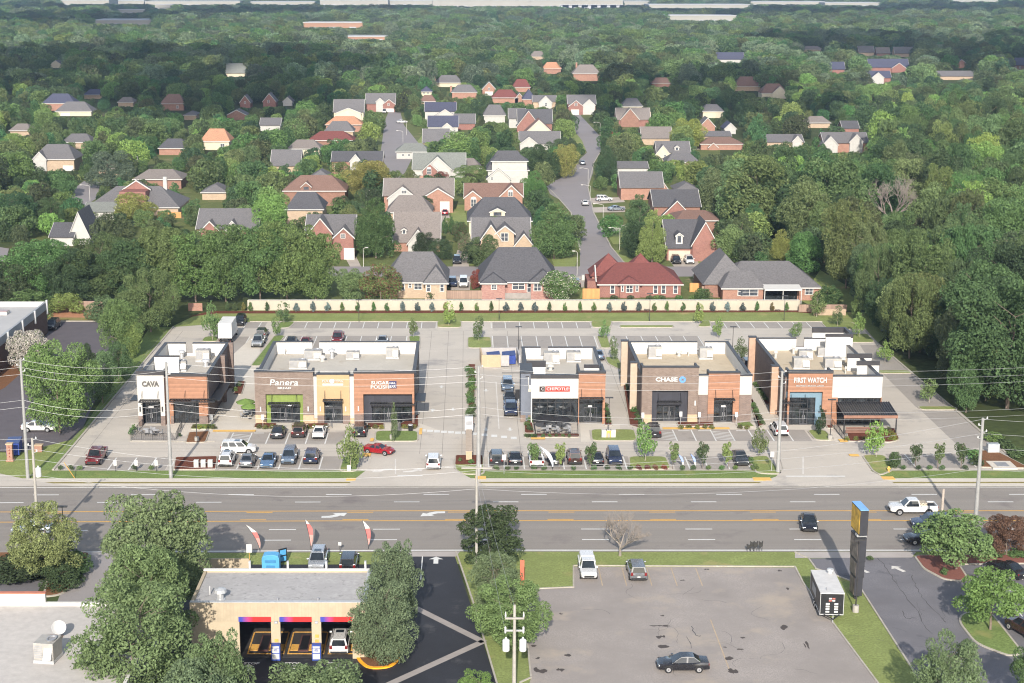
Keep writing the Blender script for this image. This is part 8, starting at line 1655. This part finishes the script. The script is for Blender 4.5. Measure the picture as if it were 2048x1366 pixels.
# dark yard stakes by the road and small verge bits
for i, (px, l) in enumerate(((1497, 'leftmost dark wire yard frame by the road'), (1504, 'second dark wire yard frame by the road'), (1511, 'third dark wire yard frame by the road'), (1521, 'rightmost dark wire yard frame by the road'))):
    t = tag(empty('yard_frame', G(px, 1103), .2), l, 'yard sign', 'dark yard frames by the road'); b = MB(); h = .9 if i == 0 else 1.25
    for s in (-.16, .16): b.tube((s, 0, 0), (s * 1.1, 0, h), .03, n=5, m=m_poled)
    b.build('stake', None, t); b = MB(); b.wallprism([(-.24, h * .45), (-.05, h * .38), (.24, h * .5), (.26, h), (.1, h * .86), (-.1, h * .9), (-.25, h * 1.02)], -.03, .03, m_poled); b.build('panel', None, t)
t = tag(empty('banner_post', G(1044, 1175)), 'upright red banner on a post at the corner of the grass', 'banner'); b = MB(); b.tube((0, 0, 0), (0, 0, 3.2), .04, n=6, m=m_black_m); b.build('post', None, t); b = MB(); b.box(-.22, .22, -.06, -.041, .3, 3.1, M('banner_red', (.55, .12, .07), .7, .15, 2)); b.build('banner', None, t)
# umbrellas, tables, rails of the patios
def parasol(px, row, m, label, r=1.5, h=2.5, group=None):
    t = tag(empty('parasol', G(px, row)), label, 'parasol', group); b = MB(); b.tube((0, 0, 0), (0, 0, h), .03, n=6, m=m_black_m); b.lathe([(.3, 0), (.3, .06), (.05, .08)], n=10, m=m_black_m); b.build('stand', None, t); b = MB(); n = 8
    vs = [(0, 0, h + .05)] + [(r * math.cos(2 * math.pi * k / n), r * math.sin(2 * math.pi * k / n), h - .45) for k in range(n)]; b.mesh(vs + [(v[0], v[1], v[2] - .16) for v in vs[1:]], [(0, 1 + k, 1 + (k + 1) % n) for k in range(n)] + [(1 + k, 9 + k, 9 + (k + 1) % n, 1 + (k + 1) % n) for k in range(n)], m); b.build('canopy', None, t)
m_pg = M('parasol_green', (.12, .19, .045), .8, .1, 2); m_pb = M('parasol_black', (.012, .012, .014), .8, .1, 2)
parasol(492, 830, m_pg, 'green parasol left of the brown brick shop, back one', 1.4, 2.5, 'green parasols'); parasol(500, 838, m_pg, 'green parasol left of the brown brick shop, front one', 1.3, 2.4, 'green parasols'); parasol(1091, 862, m_pb, 'black parasol on the patio, left', 1.7, 2.3, 'black parasols'); parasol(1122, 862, m_pb, 'black parasol on the patio, right', 1.5, 2.2, 'black parasols')
def make_table():
    t = empty('patio_table'); b = MB(); b.lathe([(.45, .72), (.45, .76)], n=14, m=m_galv); b.build('table_top', None, t); b = MB(); b.tube((0, 0, .03), (0, 0, .72), .04, n=6, m=m_black_m); b.lathe([(.25, 0), (.25, .03)], n=10, m=m_black_m); b.build('leg', None, t); return t
def make_chair():
    t = empty('patio_chair'); b = MB(); b.box(-.22, .22, -.22, .22, .43, .47, m_grey_m); b.build('seat', None, t); b = MB(); b.box(-.22, .22, .19, .23, .5, .88, m_grey_m); b.build('backrest', None, t)
    for x in (-.2, .2):
        for y in (-.2, .2): b = MB(); b.tube((x, y, 0), (x, y, .43), .018, n=5, m=m_black_m); b.build('leg', None, t)
    return t
tb, chp = make_table(), make_chair(); tbt, cht = tree_of(tb), tree_of(chp); ft = fc = True
for px, row, l in ((1088, 866, 'front left table on the glass-front patio'), (1109, 867, 'front middle table on the glass-front patio'), (1132, 866, 'front right table on the glass-front patio'), (1100, 858, 'back left table on the glass-front patio'), (1124, 858, 'back right table on the glass-front patio'), (292, 868, 'left table on the small restaurant patio'), (312, 870, 'right table on the small restaurant patio'), (492, 834, 'table under the green parasols')):
    g = G(px, row, .06); o = tb if ft else dup(tb, tbt); ft = False; o.location = g; tag(o, l, 'table', 'patio tables')
    for k in range(3):
        a = k * 2.1 + px; q = chp if fc else dup(chp, cht); fc = False; q.location = (g[0] + .75 * math.cos(a), g[1] + .75 * math.sin(a), g[2]); q.rotation_euler = (0, 0, a - math.pi / 2); tag(q, 'grey metal patio chair at the ' + l, 'chair', 'patio chairs')
def rail(pts, label, h=1.05):
    P_ = [G(a, b_, .05) for a, b_ in pts]; t = tag(empty('patio_rail', P_[0], absolute=True), label, 'railing'); b = MB()
    for A, B in zip(P_, P_[1:]):
        b.tube((A[0], A[1], h), (B[0], B[1], h), .03, n=5, m=m_black_m); b.tube((A[0], A[1], .25), (B[0], B[1], .25), .02, n=5, m=m_black_m); L = math.dist(A, B); n = max(2, int(L / .25))
        for i in range(n + 1): u = i / n; x, y = A[0] + (B[0] - A[0]) * u, A[1] + (B[1] - A[1]) * u; b.tube((x, y, .05), (x, y, h), .012 if i % 6 else .03, n=4, m=m_black_m)
    b.build('rail', None, t)
rail([(1067, 850), (1071, 874), (1156, 874), (1155, 850)], 'black railing round the glass-front patio'); rail([(285, 852), (262, 880), (352, 880), (365, 852)], 'black railing round the small restaurant patio'); rail([(1664, 852), (1690, 884)], 'black railing left of the covered patio')
t = tag(empty('trash_can', G(821, 862, .1)), 'black litter bin on the lawn corner by the nail bar', 'bin'); b = MB(); b.lathe([(.3, 0), (.34, .8), (.36, .82), (.36, .9)], n=12, m=m_black_m); b.build('body', None, t); b = MB(); b.lathe([(.37, .903), (.34, .98), (.05, 1.02)], n=12, m=m_galv); b.build('lid', None, t)
t = tag(empty('folding_sign', G(660, 855, .1)), 'white folding board on the pavement before the tan shop', 'sign')
for s in (-1, 1): b = MB(); b.mesh([(s * .35, -.3, 0), (s * .35, .3, 0), (s * .02, .3, 1.15), (s * .02, -.3, 1.15)], [(0, 1, 2, 3)], m_signw); b.mesh([(s * .35 - s * .03, -.3, 0), (s * .35 - s * .03, .3, 0), (s * .02 - s * .01, .3, 1.12), (s * .02 - s * .01, -.3, 1.12)], [(3, 2, 1, 0)], m_signw); b.build('board', None, t)
for i, px in enumerate((393, 407, 421)): t = tag(empty('utility_box', G(px, 934, .15)), 'pale utility box in the front mulch bed, %s of three' % ('left', 'middle', 'right')[i], 'utility box', 'pale utility boxes'); b = MB(); b.box(-.32, .32, -.3, .3, 0, 1.0, m_offw); b.build('casing', None, t, bevel=.04); b = MB(); b.box(-.26, .26, -.32, -.302, .1, .9, m_galv); b.build('door', None, t)
for px, c, l in ((1203, m_signw, 'white'), (1212, m_ylw, 'yellow'), (1221, m_signw, 'second white')): t = tag(empty('utility_box', G(px + 5, 874, .15)), l + ' utility box on the grass before the drive-through restaurant', 'utility box'); b = MB(); b.box(-.35, .35, -.25, .25, 0, 1.0, c); b.build('casing', None, t, bevel=.03); b = MB(); b.box(-.37, .37, -.27, .27, 1.003, 1.06, m_offw); b.build('lid', None, t)
t = tag(empty('hydrant', G(1777, 944, .02)), 'yellow fire hydrant on the right verge', 'hydrant'); b = MB(); b.lathe([(.2, 0), (.2, .06), (.13, .08), (.13, .55), (.17, .57), (.13, .7), (.05, .78)], n=10, m=m_ylw); b.build('barrel', None, t); b = MB(); b.tube((-.22, 0, .45), (.22, 0, .45), .07, n=8, m=m_ylw); b.build('outlet', None, t)
t = tag(empty('utility_pad', G(2003, 932, .05)), 'concrete pad with a grey grate at the lower right corner', 'grate'); b = MB(); b.box(-1.6, 1.6, -1.6, 1.6, 0, .22, m_conc2); b.build('pad', None, t); b = MB(); b.box(-.8, .8, -.9, .9, .223, .26, m_grey_m); b.build('grate', None, t)
t = tag(empty('backflow_cabinet', G(1985, 905, .05)), 'grey metal cabinet near the tall right pole', 'cabinet'); b = MB(); b.box(-.8, .8, -.45, .45, 0, 1.3, M('cabinet_grey', (.30, .32, .33), .5, .1, 1)); b.build('casing', None, t, bevel=.04); b = MB(); b.box(-.7, .7, -.47, -.452, .1, 1.2, m_galv); b.build('door', None, t)
for px, row, m, l in ((1325, 557, m_offw, 'small pale utility box on a lawn by the estate street'), (1391, 556, m_offw, 'white bin by the orange brick house'), (1168, 560, m_offw, 'small pale box by the street lamp')): t = tag(empty('utility_box', G(px, row)), l, 'utility box'); b = MB(); b.box(-.5, .5, -.4, .4, 0, 1.0, m); b.build('casing', None, t, bevel=.03); b = MB(); b.box(-.53, .53, -.43, .43, 1.003, 1.08, m); b.build('lid', None, t)
t = tag(empty('clearance_bar', G(1037, 785)), 'dark clearance bar over the drive-through lane', 'clearance bar'); b = MB(); b.tube((.6, 0, 0), (.6, 0, 3.2), .07, n=8, m=m_grey_m); b.build('post', None, t); b = MB(); b.tube((.6, 0, 3.15), (-2.6, 0, 3.15), .06, n=8, m=m_poled); b.build('bar', None, t)
t = tag(empty('order_screen', G(1037, 806)), 'dark menu screen beside the drive-through queue', 'menu screen'); b = MB(); b.box(-.5, .5, -.12, .12, .7, 2.1, m_black_m); b.build('screen', None, t); b = MB(); b.box(-.1, .1, -.08, .08, 0, .697, m_grey_m); b.build('post', None, t)
# ================================================================ the air: even haze in one closed box
mh = bpy.data.materials.new('haze'); mh.use_nodes = True; nt = mh.node_tree; nt.nodes.clear(); out = nt.nodes.new('ShaderNodeOutputMaterial'); v = nt.nodes.new('ShaderNodeVolumePrincipled')
v.inputs['Color'].default_value = (.50, .66, .92, 1); v.inputs['Density'].default_value = .000095; v.inputs['Anisotropy'].default_value = .2; nt.links.new(v.outputs[0], out.inputs['Volume'])
b = MB(); b.box(-9100, 9100, -2600, 14100, -1.0, 75.0, mh); tag(b.build('haze'), None, None, None, 'stuff')
# clouds behind and above the viewpoint: their shade lies over the far estate and woods
m_cloud = M('cloud', (.8, .8, .8), 1, .02, .01)
def cloud(x, y, w, d, z, seed):
    q = random.Random(seed); b = MB()
    for k in range(26):
        cx_, cy_ = x + q.uniform(-.5, .5) * w, y + q.uniform(-.5, .5) * d; r = min(w, d) * q.uniform(.10, .26); n = 14
        vs = [(cx_ + r * math.cos(p) * math.cos(a), cy_ + r * math.sin(a) * math.cos(p), z + r * .45 * math.sin(p)) for p in [(-1.4 + 2.8 * i / 7) for i in range(8)] for a in [2 * math.pi * j / n for j in range(n)]]
        b.mesh(vs, [(i * n + j, i * n + (j + 1) % n, (i + 1) * n + (j + 1) % n, (i + 1) * n + j) for i in range(7) for j in range(n)] + [tuple(reversed(range(n))), tuple(7 * n + j for j in range(n))])
    o = b.build('cloud', m_cloud, None, True); return tag(o, None, None, None, 'stuff')
def shade(pl, pr, rt, rb, seed, z=520):
    a, c = G((pl + pr) / 2, rb), G((pl + pr) / 2, rt); y0, y1 = a[1], c[1]; w = Xat(pr, (y0 + y1) / 2) - Xat(pl, (y0 + y1) / 2); k = z / math.tan(SUN_EL)
    cloud((a[0] + c[0]) / 2 - k * math.sin(SUN_AZ), (y0 + y1) / 2 - k * math.cos(SUN_AZ), w, y1 - y0, z, seed)
shade(-150, 760, 128, 232, 1); shade(1620, 2250, 92, 160, 2); shade(-300, 2400, 24, 42, 3, 700); shade(-200, 300, 44, 66, 4); shade(1180, 1560, 165, 245, 5)
